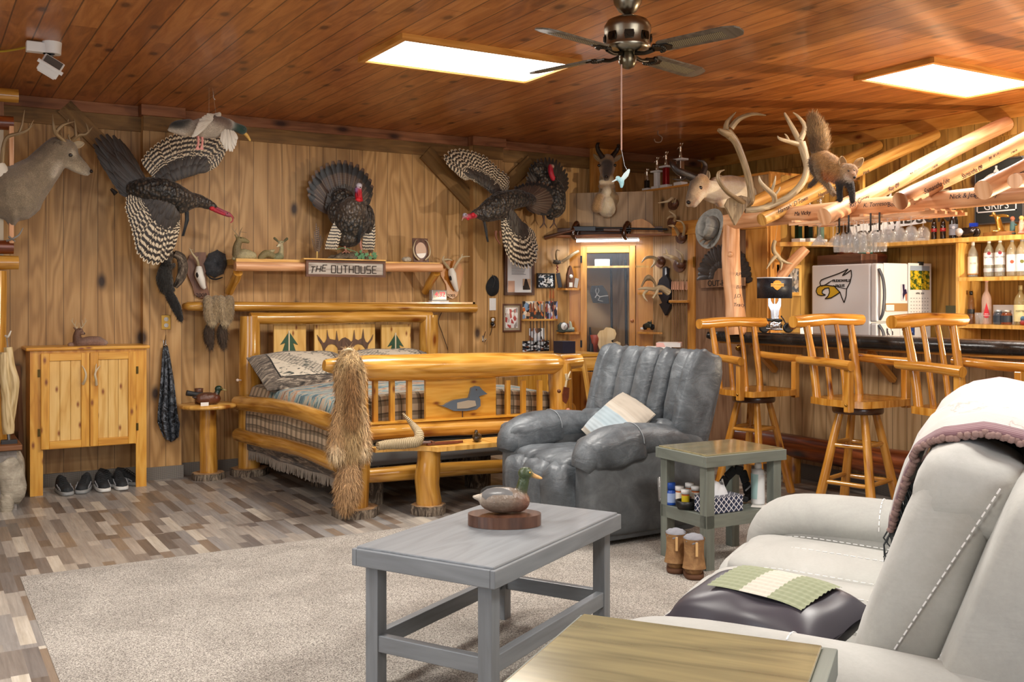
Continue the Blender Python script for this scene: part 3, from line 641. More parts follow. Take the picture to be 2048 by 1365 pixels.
# bedding
mx = (FLp.x+FRp.x)/2; hw = wdt/2-.02; y0, y1 = Yf+.13, 7.98
def cover(hx, ya, yb, top, dl, df, crown=.05, bulge=.04, nu=60, nv=44):
    def f(i, j):
        p = sm(-hx-dl, hx+dl, i); q = sm(-df, yb-ya, j); dx = max(0, abs(p)-hx); dy = max(0, -q)
        x = max(-hx, min(hx, p)); y = ya+max(0, q); dr = max(dx, dy); rr = .07
        z = top + crown*(1-(x/hx)**2) - (dr if dr > rr else dr*dr/(2*rr)*.9)
        if dr <= rr: z = top + crown*(1-(x/hx)**2)*(1-dr/rr*.5) - dr*dr/rr*.6
        ox = math.copysign(min(dx, rr)*.55 + bulge*math.sin(min(dx, .5)*5) + .008*math.sin(q*9)*min(1, dx*4), p) if dx > 0 else 0
        oy = -(min(dy, rr)*.55 + .008*math.sin(p*11)*min(1, dy*4)) if dy > 0 else 0
        z += .006*math.sin(p*8+q*3)+.006*math.sin(q*11-p*4)
        xx = x+ox + (HL.x-FLp.x)*(y-Yf)/(HL.y-Yf)
        return V((mx+xx, y+oy, z))
    m = MB(); o = len(m.v); m.grid(f, nu, nv)
    uv = []
    for j in range(nv):
        for i in range(nu): uv.append([(sm(-hx-dl, hx+dl, a/nu), sm(-df, yb-ya, b/nv)) for a, b in ((i,j),(i+1,j),(i+1,j+1),(i,j+1))])
    m.uv = uv; return m, f
m, f = cover(hw, y0, y1, .735, .52, .30)
cf = m.build('comforter', M['lodge'], bed)
cf.modifiers.new('s', 'SOLIDIFY').thickness = .02
fr = MB()
for k in range(150):
    p = f(0, k/149*.9+.08); L = .06+random.random()*.02; fr.tube([p, p+V((random.uniform(-.01,.01), random.uniform(-.01,.01), -L))], [.0055, .003], 4)
fr.build('fringe', plain('8f8478', .95), cf)
m = MB(); m2 = MB()
def pil(mb, c, rx, ry, rz, A=None, seed=0):
    def f(i, j):
        u, v = i*2-1, j*2-1; e = (1-abs(u)**3.2)*(1-abs(v)**3.2); e = max(e, 0)**.5
        return V((u*rx*(1-.06*(1-abs(u))*v*v), v*ry*(1-.05*u*u), e*rz + .006*math.sin(u*7+seed)*math.sin(v*5)))
    for s in (1, -1):
        mb.grid(lambda i, j: V(c) + (A @ V((f(i,j).x, f(i,j).y, s*f(i,j).z))), 26, 20)
tl = Matrix.Rotation(math.radians(26), 3, 'X')
for k, (x, rz) in enumerate(((mx-.48, .06), (mx+.28, -.05))):
    m = MB(); pil(m, (x+(HL.x-FLp.x)*.9, 7.70, .845), .40, .27, .10, Matrix.Rotation(rz, 3, 'Z') @ tl, k); m.build('pillow', M['sham'], bed)
# ================================================================ bench and round table
bx = PZ(837, 1019, 0); bench = T('log_bench', 'half log bench on a round log leg in front of the bed', 'bench', (bx.x+.5, 6.0, 0))
pts = [(bx.x-.37, 6.09), (bx.x-.36, 6.02)]+[(bx.x-.34+.34*math.sin(a), 6.02-.16*(1-math.cos(a))-.02*a) for a in (.3,.6,.9,1.2,1.5)]+[(bx.x+.5, 5.84), (bx.x+1.0, 5.88), (bx.x+1.3, 5.97), (bx.x+1.36, 6.09)]
m = MB(); m.prism([(x, y) for x, y in pts], (0,0,.425), (1,0,0), (0,1,0), .03); m.build('bench_top', M['shelf_pine'], bench, bevel=.008)
for dx in (0, 1.0):
    MB().log((bx.x+dx, 5.98, .06), (bx.x+dx, 5.98, .425), .085, .08, .03).build('leg', M['honey'], bench); slab(bench, (bx.x+dx, 5.98, 0), .115, .06)
rx = PY(417, 800, 8.02).x; rt = T('round_side_table', 'small round log pedestal table between the wall and bed', 'table', (rx, 8.03, 0))
MB().lathe([(.0, .565), (.215, .565), (.225, .58), (.215, .595), (0, .595)], (rx, 8.03, 0), 32).build('table_top', M['shelf_pine'], rt)
MB().log((rx, 8.03, .05), (rx, 8.03, .565), .07, .066, .02).build('pedestal', M['honey'], rt); slab(rt, (rx, 8.03, 0), .125, .05)
# ================================================================ shoe cabinet
Yc = 7.95; X0, X1 = PY(60, 800, Yc).x, PY(293, 800, Yc).x
cab = T('shoe_cabinet', 'tall pine cabinet with two doors and antler handles at left', 'cabinet', ((X0+X1)/2, 8.12, 0))
m = MB(); w0, w1 = PY(86, 900, Yc).x-X0, X1-PY(272, 900, Yc).x
m.box(X0, X0+w0, Yc, Yc+.02, 0, 1.05); m.box(X1-w1, X1, Yc, Yc+.02, 0, 1.05); m.box(X0, X0+.02, Yc+.02, YB-.02, 0, 1.05); m.box(X1-.02, X1, Yc+.02, YB-.02, 0, 1.05)
m.box(X0+w0, X1-w1, Yc, Yc+.02, .33, 1.05); m.box(X0+.02, X1-.02, Yc+.02, YB-.02, .33, .35)
m.build('carcass', M['cabinet'], cab)
m = MB(); m.box(X0-.03, X1+.02, Yc-.03, YB-.015, 1.05, 1.075); m.build('cabinet_top', M['cabinet'], cab, bevel=.008)
xd = [PY(82, 800, Yc-.02).x, PY(178.6, 800, Yc-.02).x, PY(180.4, 800, Yc-.02).x, PY(272, 800, Yc-.02).x]
for k in (0, 1):
    a, b = xd[2*k], xd[2*k+1]; z0, z1 = .335, 1.03; fw_ = .055
    m = MB(); n = 3
    for i in range(n): m.box(sm(a+fw_, b-fw_, i/n)+.001, sm(a+fw_, b-fw_, (i+1)/n)-.001, Yc-.012, Yc-.002, z0+fw_, z1-fw_)
    d = m.build('door', M['door_pine'], cab, bevel=.002)
    m = MB(); m.box(a, a+fw_, Yc-.022, Yc-.001, z0, z1); m.box(b-fw_, b, Yc-.022, Yc-.001, z0, z1); m.box(a+fw_, b-fw_, Yc-.022, Yc-.001, z1-fw_, z1); m.box(a+fw_, b-fw_, Yc-.022, Yc-.001, z0, z0+fw_)
    m.build('door_frame', M['cabinet'], d, bevel=.003)
    s = -1 if k == 0 else 1; cx = (xd[1]+xd[2])/2
    m = MB(); hx = cx+s*(.035)
    if k == 0: m.tube([(hx-.012, Yc-.025, .80), (hx-.002, Yc-.05, .83), (hx+.004, Yc-.055, .87), (hx-.006, Yc-.045, .91), (hx-.02, Yc-.03, .935)], [.011, .009, .008, .006, .003], 8, res=4)
    else:
        m.tube([(hx+.01, Yc-.025, .79), (hx+.004, Yc-.05, .83), (hx-.004, Yc-.055, .87), (hx+.012, Yc-.045, .905), (hx+.035, Yc-.03, .93)], [.011, .009, .009, .006, .003], 8, res=4)
        m.tube([(hx-.002, Yc-.055, .88), (hx+.002, Yc-.05, .91), (hx+.008, Yc-.035, .945)], [.007, .005, .003], 8, res=3)
    m.build('antler_handle', plain('c8b694', .4), d)
    for z in (.43, .86):
        m = MB(); x = a-.012 if k == 0 else b+.012; m.box(x-.008, x+.008, Yc-.006, Yc, z, z+.055); m.build('hinge', plain('5a4a28', .4, 1), d)
# ================================================================ tables of grey stained wood
def ctable(name, label, corners, z, topm, legm, ap, leg, thick, low=None, slats=None):
    P = [PZ(u, v, z) for u, v in corners]         # near corner first, then going round: near, right, back, left
    O = P[0]; ax = (P[1]-O); ay = (P[3]-O); La, Lb = ax.length, ay.length; ax.normalize(); ay = V((-ax.y, ax.x, 0)); ay = ay if ay.dot(P[3]-O) > 0 else -ay
    Mx = Matrix(((ax.x, ay.x, 0, O.x), (ax.y, ay.y, 0, O.y), (0, 0, 1, 0), (0, 0, 0, 1)))
    c = Mx @ V((La/2, Lb/2, 0)); t = T(name, label, 'table', (c.x, c.y, 0))
    m = MB(Mx); n = 5
    m.box(.012, La-.012, .012, Lb-.012, z-.014, z); m.build('table_top', topm, t, bevel=.004)
    m = MB(Mx); m.box(0, La, 0, .02, z-ap, z-.008); m.box(0, La, Lb-.02, Lb, z-ap, z-.008); m.box(0, .02, .02, Lb-.02, z-ap, z-.008); m.box(La-.02, La, .02, Lb-.02, z-ap, z-.008)
    m.build('apron', legm, t, bevel=.003)
    i = thick
    for x, y in ((i, i), (La-i-leg, i), (La-i-leg, Lb-i-leg), (i, Lb-i-leg)): MB(Mx).box(x, x+leg, y, y+leg, 0, z-ap+.002).build('leg', legm, t, bevel=.003)
    return t, Mx, La, Lb
ct, CM, cla, clb = ctable('coffee_table', 'long grey stained wooden coffee table on the rug with a duck carving', [(990, 1138.6), (1242.8, 1025), (993, 995.7), (692.4, 1096.8)], .53, M['grey_wood'], M['grey_wood'], .07, .055, .035)
m = MB(CM)
for y in (.2, .4): m.box(.02, cla-.02, clb*y-.001, clb*y+.001, .5285, .5308)
m = MB(CM); m.box(.045, cla-.045, .04, .075, .15, .21); m.box(.045, cla-.045, clb-.075, clb-.04, .15, .21); m.box(.04, .075, .075, clb-.075, .15, .21); m.box(cla-.075, cla-.04, .075, clb-.075, .15, .21)
m.build('stretcher', M['grey_wood'], ct, bevel=.003)
st, SM, sla, slb = ctable('end_table', 'grey end table with olive glazed top and lower shelf beside the recliner', [(1412, 912), (1573.5, 896.3), (1444, 874), (1290.8, 893)], .62, M['olive_top'], M['grey_green'], .065, .055, .02)
m = MB(SM); m.box(.02, sla-.02, .02, .04, .235, .30); m.box(.02, sla-.02, slb-.04, slb-.02, .235, .30); m.box(.02, .04, .04, slb-.04, .235, .30); m.box(sla-.04, sla-.02, .04, slb-.04, .235, .30)
for k in range(5): m.box(.04, sla-.04, sm(.045, slb-.045, k/5)+.004, sm(.045, slb-.045, (k+1)/5)-.004, .285, .298)
m.build('lower_shelf', M['grey_green'], st)
# near table: corners from its two visible back corners
A = PZ(1171.3, 1223.8, .70); B = PZ(1676, 1290.4, .70); ax = (B-A).normalized(); nb = V((ax.y, -ax.x, 0)); nb = nb if nb.dot(Fw) < 0 else -nb
W = (B-A).length; O = A+nb*.50
Mx = Matrix(((ax.x, -nb.x, 0, O.x), (ax.y, -nb.y, 0, O.y), (0,0,1,0), (0,0,0,1)))
nt = T('near_end_table', 'olive glazed plank top end table in the foreground by the sofa arm', 'table', (Mx @ V((W/2, .25, 0))))
MB(Mx).box(0, W-.03, .0, .485, .686, .70).build('table_top', M['olive_top'], nt, bevel=.003)
m = MB(Mx); m.box(-.012, W, -.012, 0, .635, .692); m.box(-.012, W, .485, .5, .635, .692); m.box(-.012, 0, 0, .485, .635, .692); m.box(W-.03, W, 0, .485, .635, .694)
m.build('apron', M['grey_green'], nt, bevel=.003)
for x, y in ((0, .02), (W-.06, .02), (W-.06, .42), (0, .42)): MB(Mx).box(x, x+.055, y, y+.055, 0, .636).build('leg', M['grey_green'], nt, bevel=.003)
m = MB(Mx); m.box(.02, W-.03, .04, .46, .27, .29); m.build('lower_shelf', M['grey_green'], nt)
# ================================================================ recliner
RM = frame(.571, 6.21, -.85, -.53)
rc = T('recliner', 'slate grey overstuffed suede recliner chair with channel tufted back', 'armchair', RM @ V((0,0,0)))
m = MB(RM); m.hexa([(-.47,-.36,.04),(.47,-.36,.04),(.47,.36,.04),(-.47,.36,.04),(-.47,-.42,.50),(.47,-.42,.50),(.47,.30,.50),(-.47,.30,.50)]); m.build('base', M['slate2'], rc, bevel=.04)
for s in (-1, 1):
    m = MB(RM); Ar = Matrix.Rotation(-.1, 3, 'X')
    sup(m, (s*.40, .02, .36), (.10, .44, .29), .35, .3, None, seed=3)
    m.build('side_panel', M['slate2'], rc)
    m = MB(RM); m.tube([(s*.40, -.30, .56), (s*.405, -.12, .59), (s*.41, .10, .60), (s*.415, .28, .59), (s*.41, .41, .54), (s*.40, .46, .46)], [.09, .115, .125, .13, .115, .07], 22, res=5, flat=.82)
    sup(m, (s*.41, .26, .565), (.135, .20, .10), .55, .5, Matrix.Rotation(-.12, 3, 'X'), wr=.05, seed=s+5)
    ar = m.build('armrest', M['slate'], rc)
    m = MB(RM); pts = [(s*.41+.13*math.cos(a), .12, .60+.108*math.sin(a)) for a in [pi*k/10 for k in range(11)]]; m.tube(pts, .0025, 5); m.build('arm_seam', plain('8e9498', .6), ar)
m = MB(RM)
for x, w_ in ((-.19, .115), (0, .115), (.19, .115)): sup(m, (x, .16, .40), (w_, .34, .115), .6, .5, Matrix.Rotation(.06, 3, 'X'), wr=.03, seed=int(x*50)+7)
m.build('seat', M['slate'], rc)
m = MB(RM)
for x, w_ in ((-.205, .13), (0, .13), (.205, .13)): sup(m, (x, .43, .27), (w_, .14, .21), .65, .7, Matrix.Rotation(-.12, 3, 'X'), wr=.04, seed=int(x*50)+17)
m.build('footrest', M['slate'], rc)
tlt = Matrix.Rotation(math.radians(17), 3, 'X')
m = MB(RM)
for k, x in enumerate((-.355, -.18, -.02, .16, .35)):
    sup(m, (x, -.36-.02*abs(x), .86), ((.10, .075, .095, .095, .11)[k]*1.02, .115, .255), .5, .75, tlt, wr=.035, seed=k+31)
bk = m.build('backrest', M['slate'], rc)
m = MB(RM)
for k, x in enumerate((-.34, -.12, .11, .34)): sup(m, (x, -.21, .585), (.125, .12, .11), .7, .7, tlt, wr=.05, seed=k+41)
m.build('lumbar_cushion', M['slate'], rc)
m = MB(RM); sup(m, (0, -.43, .74), (.46, .095, .36), .3, .25, tlt); m.build('back_shell', M['slate2'], rc)
for s in (-1, 1):
    m = MB(RM); sup(m, (s*.435, -.37, .82), (.055, .14, .30), .5, .6, tlt, wr=.03, seed=9+s); m.build('back_wing', M['slate'], rc)
# cushion on the recliner
def cushmat(name, cols, band, rough=.9):
    n = NT(name, rough, sheen=.15); X = n.xyz(n.co('UV')); f = X[1] if band == 'v' else X[0]
    st = n.ramp(f, cols, 'CONSTANT'); n.col(st); n.bump(n.ma('SINE', n.ma('MULTIPLY', X[0] if band == 'u' else X[1], 90)), .25, .004); return n.done()
tc_ = T('throw_pillow', 'pale blue and cream knit cushion lying on the grey recliner', 'pillow', RM @ V((-.08, .06, .52)))
m = MB(RM); pil(m, (-.06, -.06, .66), .23, .19, .06, Matrix.Rotation(-.75, 3, 'X') @ Matrix.Rotation(-.3, 3, 'Z')); m.build('cushion', cushmat('blue_cream_cushion', [(0, 'a89e90'), (.3, 'b5ada0'), (.42, '98a8b0'), (.7, 'a4b0b6'), (.92, 'b5ada0')], 'v'), tc_)
# ================================================================ sofa
SF = frame(.69, 3.35, -.89, .455)
so = T('sofa', 'light grey suede reclining sofa with white top stitching', 'sofa', SF @ V((0, -.4, 0)))
dv = M['dove']; stitch = plain('e4e4e4', .7)
m = MB(SF); m.box(-.95, .95, -.92, -.02, .04, .32); m.build('base', dv, so, bevel=.04)
for s in (-1, 1):
    m = MB(SF); sup(m, (s*.90, -.43, .30), (.13, .47, .27), .3, .3)
    m.tube([(s*.9, -.95, .50), (s*.9, -.6, .52), (s*.9, -.2, .525), (s*.9, -.04, .505), (s*.9, .035, .43), (s*.9, .05, .3)], [.135, .14, .14, .135, .115, .09], 24, res=5, flat=.72)
    a_ = m.build('armrest', dv, so)
    m = MB(SF)
    for yy in (-.42, ):
        pts = [(s*.9+.142*math.cos(a), yy, .524+.103*math.sin(a)) for a in [pi*k/14 for k in range(15)]]
        for k in range(0, 14): m.bar(V(pts[k]).lerp(V(pts[k+1]), .12), V(pts[k]).lerp(V(pts[k+1]), .82), .003, .003)
    m.build('stitching', stitch, a_)
bnd = [-.79, -.26, .27, .79]
def stline(m, pts, dash=.012, gap=.006, r=.0022):
    for k in range(len(pts)-1):
        a, b = V(pts[k]), V(pts[k+1]); L = (b-a).length; n = max(1, int(L/(dash+gap)))
        for i in range(n): m.bar(a.lerp(b, i/n), a.lerp(b, (i+.66)/n), r*1.6, r)
ssh = Matrix.Rotation(math.radians(20), 3, 'X')
for k in range(3):
    xa, xb = bnd[k], bnd[k+1]; xc = (xa+xb)/2; hw2 = (xb-xa)/2-.004
    m = MB(SF)
    sup(m, (xc, -.30, .385), (hw2, .37, .095), .45, .3, Matrix.Rotation(.05, 3, 'X'), wr=.012, seed=k)
    sup(m, (xc, .02, .26), (hw2, .09, .2), .5, .4)
    o = m.build('seat', dv, so)
    m = MB(SF); zt = lambda y: .385+.095+.05*(y+.30)+.0035
    stline(m, [(xc, sm(.0, -.6, q/12), zt(sm(.0, -.6, q/12))-.002-.03*max(0, (6-q)/6)**4) for q in range(13)])
    stline(m, [(xb-.03, sm(.0, -.6, q/12), zt(sm(.0, -.6, q/12))-.012-.03*max(0, (6-q)/6)**4) for q in range(13)]); m.build('stitching', stitch, o)
    m = MB(SF)
    sup(m, (xc, -.70, .73), (hw2, .105, .33), .5, .45, ssh, wr=.015, seed=k+4)
    sup(m, (xc, -.80, .955), (hw2*.98, .125, .115), .7, .5, ssh, wr=.03, seed=k+8)
    o = m.build('back_cushion', dv, so)
    if k == 0:
        m = MB(SF)
        for q, off in ((0, .045), (1, .10)):
            for xx in (xa+off,):
                stline(m, [(xa-.004-(.0 if q else .0), sm(-.62, -.93, t/10)+(.06-q*.10), sm(.45, 1.0, t/10)) for t in range(11)], .014, .007, .0032)
        m.build('stitching', stitch, o)
m = MB(SF); sup(m, (0, -.87, .60), (.93, .12, .43), .25, .15, ssh); bs = m.build('back_shell', dv, so)
# sofa cushion
tp = T('throw_pillow', 'plum satin cushion with pleated green and cream patchwork on the sofa', 'pillow', SF @ V((-.6, -.30, .5)))
A = PD(1545, 1205, 2.95)
q1, q2 = PD(1385, 1185, 3.05), PD(1700, 1262, 2.62); dx = (q2-q1).normalized(); nn = V((-.25, -.3, 1)).normalized(); yy = nn.cross(dx).normalized(); nn = dx.cross(yy)
PMx = Matrix(((dx.x, yy.x, nn.x), (dx.y, yy.y, nn.y), (dx.z, yy.z, nn.z)))
hwid = (q2-q1).length/2*.93
m = MB(); pil(m, (q1+q2)/2+V((0, 0, -.01)), hwid, .155, .085, PMx @ Matrix.Rotation(-.05, 3, 'X')); m.build('cushion', plain('3d3a42', .38), tp)
def top_patch(i, j):
    u = sm(-.55, .72, i); v = sm(-.42, .80, j); e = max((1-abs(u)**3.2)*(1-abs(v)**3.2), 0)**.5
    return (q1+q2)/2+V((0, 0, -.01)) + (PMx @ Matrix.Rotation(-.05, 3, 'X')) @ V((u*hwid, v*.155, e*.085+.010+.0018*math.sin(j*60)))
m = MB(); m.grid(top_patch, 50, 50); m.build('patchwork', cushmat('patchwork_green', [(0, '868c70'), (.36, 'b8b4a8'), (.66, '868c70')], 'u'), tp)
# throw blanket over the sofa back
th = T('throw_blanket', 'cream and mauve woven throw with dark tassels draped over the sofa back', 'blanket', SF @ V((.35, -.85, 1.0)))
prof = [(-.585, .77), (-.615, .87), (-.65, .965), (-.69, 1.035), (-.755, 1.085), (-.85, 1.10), (-.95, 1.075), (-1.04, .98), (-1.09, .82), (-1.11, .62)]
def thf(i, j, lift=.012):
    t = j*(len(prof)-1); k = min(int(t), len(prof)-2); fr_ = t-k
    y, z = sm(prof[k][0], prof[k+1][0], fr_), sm(prof[k][1], prof[k+1][1], fr_)
    x = sm(-.30-.36*min(1, j*2.2), .84, i)
    ed = max(0, 1-i/.08)*.022
    if j < .3: y -= ed*.6
    return SF @ V((x, y+.006*math.sin(x*12+j*4)+lift, z+.012*math.sin(x*9+j*9)*(1-j)+lift+.012-ed+.005*math.sin(x*19)))
def throw_mat():
    n = NT('woven_throw', .95, sheen=.2); X = n.xyz(n.co('UV')); ex = n.ma('MINIMUM', X[0], n.ma('SUBTRACT', 1, X[0])); e = n.ma('MINIMUM', ex, n.ma('SUBTRACT', 1.0, 0.0))
    e = n.ma('MINIMUM', e, n.ma('MULTIPLY', X[1], 1.4))
    pat = n.noise(n.co('UV', (3, 3, 1)), 2.2, 4, .6, 1.5)
    c = n.mix(n.ramp(pat, [(.60, 0.0), (.63, .55), (.66, 0.0)]), lin('b4b2ad'), lin('8a6058'))
    c = n.mix(n.ma('LESS_THAN', e, .035), c, lin('7a5a60')); n.col(c); n.bump(n.ma('SINE', n.ma('MULTIPLY', X[0], 900)), .3, .002); return n.done()
m = MB(); m.grid(thf, 50, 40); o = m.build('blanket', throw_mat(), th); o.modifiers.new('s', 'SOLIDIFY').thickness = .012
m = MB(); random.seed(8)
def tas(p, L, sp=.02):
    for q in range(3): m.tube([p, p+V((random.uniform(-sp,sp), random.uniform(-sp,sp), -L*.5)), p+V((random.uniform(-sp,sp)*1.5, random.uniform(-sp,sp), -L))], [.003, .0026, .0012], 5)
for k in range(46): tas(thf(k/45, 0), .09)
m.build('tassel_fringe', plain('34383a', .95), th)
m = MB()
for k in range(70):
    p = thf(0, k/69*.75, .014); m.ell(p+V((random.uniform(-.004,.004), 0, random.uniform(-.004,.004))), (.011, .011, .009), nu=6, nv=4)
m.build('edge_fringe', plain('8a706a', .95), th)
# ================================================================ rug, floor
ra = PZ(40, 1155, 0); m = MB(); 
def rugf(i, j):
    e = 0 if (i in (0, 1) or j in (0, 1)) else .016
    return V((sm(ra.x, 4.75, i), sm(-.6, ra.y, j), .002+e))
m.grid(rugf, 60, 60, suv=(5, 6)); solo('area_rug', m, M['rug'], 'large speckled grey beige shag area rug under the seating', 'rug')
# ================================================================ animals: one continuous skin grown from overlapping limbs
def blob(name, prims, mat, parent, vox=.007, it=6, fac=.6, fuzz=.0):
    """prims: ('t', pts, radii, colour[, res]) limbs, ('e', centre, radii, colour[, M]) masses; colours melt into each other"""
    mb = MB(); S = []
    for p in prims:
        if p[0] == 't':
            pts = [V(q) for q in p[1]]; rad = list(p[2]); res = p[4] if len(p) > 4 else 4
            mb.tube(pts, rad, 12, res=res)
            for q, r in ((pts[0], rad[0]), (pts[-1], rad[-1])): mb.ell(q, r*.98, nu=10, nv=6)
            for i in range(len(pts)-1):
                L = (pts[i+1]-pts[i]).length; n = max(2, int(L/(vox*1.5)))
                for k in range(n+1): t = k/n; S.append((pts[i].lerp(pts[i+1], t), sm(rad[i], rad[i+1], t), lin(p[3])))
        else:
            c, r = V(p[1]), p[2]; r = r if hasattr(r, '__len__') else (r,)*3; A = p[4] if len(p) > 4 else Matrix.Identity(3)
            mb.ell(c, r, A, 16, 10); k = r.index(max(r)); m_ = sorted(r)[1]
            for t in (-.8, -.4, 0, .4, .8):
                e = [0,0,0]; e[k] = t*max(0, r[k]-m_*.7); S.append((c+A @ V(e), (r[0]+r[1]+r[2]-r[k])/2, lin(p[3])))
    o = mb.build('tmp', mat)
    md = o.modifiers.new('r', 'REMESH'); md.mode = 'VOXEL'; md.voxel_size = vox
    md = o.modifiers.new('s', 'SMOOTH'); md.iterations = it; md.factor = fac
    dg = bpy.context.evaluated_depsgraph_get(); me = bpy.data.meshes.new_from_object(o.evaluated_get(dg)); bpy.data.objects.remove(o)
    nv = len(me.vertices); co = np.empty(nv*3, np.float32); me.vertices.foreach_get('co', co); co = co.reshape(-1, 3)
    P = np.array([s[0] for s in S], np.float32); R = np.array([s[1] for s in S], np.float32); Cc = np.array([s[2] for s in S], np.float32)
    out = np.empty((nv, 4), np.float32); sharp = vox*1.1
    for a in range(0, nv, 4000):
        d = np.linalg.norm(co[a:a+4000, None, :]-P[None], axis=2)-R[None]*.92
        d -= d.min(axis=1, keepdims=True); wt = np.exp(-d/sharp); wt /= wt.sum(1, keepdims=True); out[a:a+4000] = wt @ Cc
    at = me.color_attributes.new('Col', 'FLOAT_COLOR', 'POINT'); at.data.foreach_set('color', out.ravel())
    if fuzz:
        nr = np.empty(nv*3, np.float32); me.vertices.foreach_get('normal', nr); rs = np.random.RandomState(3)
        co += nr.reshape(-1, 3)*(rs.rand(nv, 1).astype(np.float32)*fuzz); me.vertices.foreach_set('co', co.ravel())
    o0 = V(parent['_o']) if parent is not None and '_o' in parent else V((0,0,0))
    me.transform(Matrix.Translation(-o0)); me.materials.clear(); me.materials.append(mat)
    me.polygons.foreach_set('use_smooth', [True]*len(me.polygons)); me.name = name; me.update()
    ob = bpy.data.objects.new(name, me); COL.objects.link(ob)
    if parent is not None: ob.parent = parent; ob['_o'] = list(o0)
    return ob
def strands(parent, ob, n, L, dr, w=.0022, seed=1, name='guard_hair', lo=.55, hi=1.5):
    """loose hair lying over a skin, coloured like the skin under it"""
    me = ob.data; rs = np.random.RandomState(seed); P = len(me.polygons); cen = np.empty(P*3, np.float32); me.polygons.foreach_get('center', cen); nr = np.empty(P*3, np.float32); me.polygons.foreach_get('normal', nr)
    cen = cen.reshape(-1, 3); nr = nr.reshape(-1, 3); ar = np.empty(P, np.float32); me.polygons.foreach_get('area', ar); k = rs.choice(P, n, p=ar/ar.sum()); vi = np.array([p.vertices[0] for p in me.polygons])
    ca = np.empty(len(me.vertices)*4, np.float32); me.attributes['Col'].data.foreach_get('color', ca); ca = ca.reshape(-1, 4)[vi[k]]
    c, m_ = cen[k], nr[k]; d = np.array(dr, np.float32)[None]+m_*.35+rs.randn(n, 3)*.22; d -= m_*np.minimum(0, (d*m_).sum(1, keepdims=True)-.15); d /= np.linalg.norm(d, axis=1, keepdims=True)
    s = np.cross(d, m_); s /= np.linalg.norm(s, axis=1, keepdims=True)+1e-6; ln = L*(.5+rs.rand(n, 1)); a = c-s*w/2; b = c+s*w/2; t = c+d*ln; q = np.stack([a, b, t], 1).reshape(-1, 3)
    m2 = bpy.data.meshes.new(name); m2.from_pydata(q.tolist(), [], np.arange(n*3).reshape(-1, 3).tolist()); at = m2.color_attributes.new('Col', 'FLOAT_COLOR', 'POINT')
    cc = np.repeat(ca*(lo+(hi-lo)*rs.rand(n, 1)**1.3), 3, 0); cc[:, 3] = 1; at.data.foreach_set('color', cc.astype(np.float32).ravel()); m2.materials.append(M['hair']); o2 = bpy.data.objects.new(name, m2); COL.objects.link(o2); o2.parent = ob; return o2
M['hair'] = colmat('hair', .8, 0)
def antler(mb, pts, rad, tines, flat=None):
    mb.tube(pts, rad, 10, res=4, flat=flat, rnd=.04)
    for t in tines: mb.tube(t[0], t[1], 8, res=3)
    return mb
eyem = plain('0c0806', .05, coat=1); antm = wood('antler_bone', '604c32', '8a7250', 'b09a76', .5, .1, 2.5, False, bump=.3); antl = wood('antler_pale', '97845f', 'bba886', 'd2c3a2', .5, .1, 2.5, False, bump=.3)
hornm = wood('black_horn', '100c0a', '221a16', '3a2e26', .4, .1, 3, False, bump=.6)
nosem = plain('17110f', .3)
def ball(name, c, r, mat, parent): return MB().ell(c, r, nu=10, nv=8).build(name, mat, parent)
def ear(name, base, tip, w, nrm, mat, parent, inner=None):
    m = MB(); base, tip, nrm = V(base), V(tip), V(nrm).normalized(); d = tip-base; s = d.cross(nrm).normalized()
    def f(i, j):
        a = (i-.5)*2; ww = w*math.sin(pi*min(1, .12+j*.88))**.7*(1-.15*j)
        return base + d*j + s*a*ww*.5 - nrm*(1-a*a)*w*.28*math.sin(pi*min(1, .1+.8*j))
    m.grid(f, 8, 8); o = m.build(name, mat, parent); md = o.modifiers.new('s', 'SOLIDIFY'); md.thickness = .006; return o
fur_d = plain('6f6252', .9); fur_l = plain('b7a588', .9); fur_r = plain('a0835c', .9)
# ---------------------------------------------------------------- white-tailed deer on the left wall
def K(Y): return lambda u, v, dy=0: PY(u, v, Y-dy)
Q = K(7.72); t = T('deer_head_mount', 'white-tailed deer shoulder mount facing right above the shoe cabinet', 'deer mount', Q(25, 400))
g1, g2, g3 = '75664f', '8f7f68', 'b9ab93'
Yax = Matrix.Rotation(0, 3, 'X')
blob('deer_body', [('t', [Q(28, 388, .02), Q(52, 368), Q(82, 342), Q(105, 318), Q(118, 300)], [.20, .165, .125, .10, .085], g2),
  ('t', [Q(32, 412), Q(62, 388), Q(92, 358)], [.10, .08, .06], g2), ('e', Q(24, 392), (.06, .20, .22), g1),
  ('t', [Q(60, 345), Q(90, 312), Q(112, 290)], [.085, .07, .06], '6a5a45'),
  ('e', Q(131, 302), (.085, .07, .085), g2), ('t', [Q(128, 303), Q(150, 322), Q(172, 340)], [.075, .052, .034], g2),
  ('t', [Q(126, 318), Q(150, 335), Q(172, 347)], [.05, .035, .022], g3), ('t', [Q(108, 322, .03), Q(98, 345, .05)], [.045, .04], g3),
  ('e', Q(175, 343), (.028, .03, .024), '6c5f50'), ('e', Q(143, 306, .055), (.03, .018, .026), 'cdbfa8'), ('t', [Q(140, 296, .04), Q(160, 318, .03)], [.02, .014], '54483a'), ('t', [Q(116, 328, .06), Q(104, 350, .08)], [.03, .03], 'ddd2bf'), ('t', [Q(168, 346, .01), Q(176, 350, .01)], [.014, .01], 'e0d8c8')], M['fur'], t, .009, 5)
ball('eye', Q(141, 310, .058), .016, eyem, t); ball('nose', Q(182, 343, .01), (.014, .022, .013), nosem, t)
ear('ear', Q(112, 298, .05), Q(119, 283, .09), .055, (0, -1, 0), fur_d, t); ear('ear', Q(146, 292, -.02), Q(168, 287, -.02), .05, (0, -1, -.2), fur_l, t)
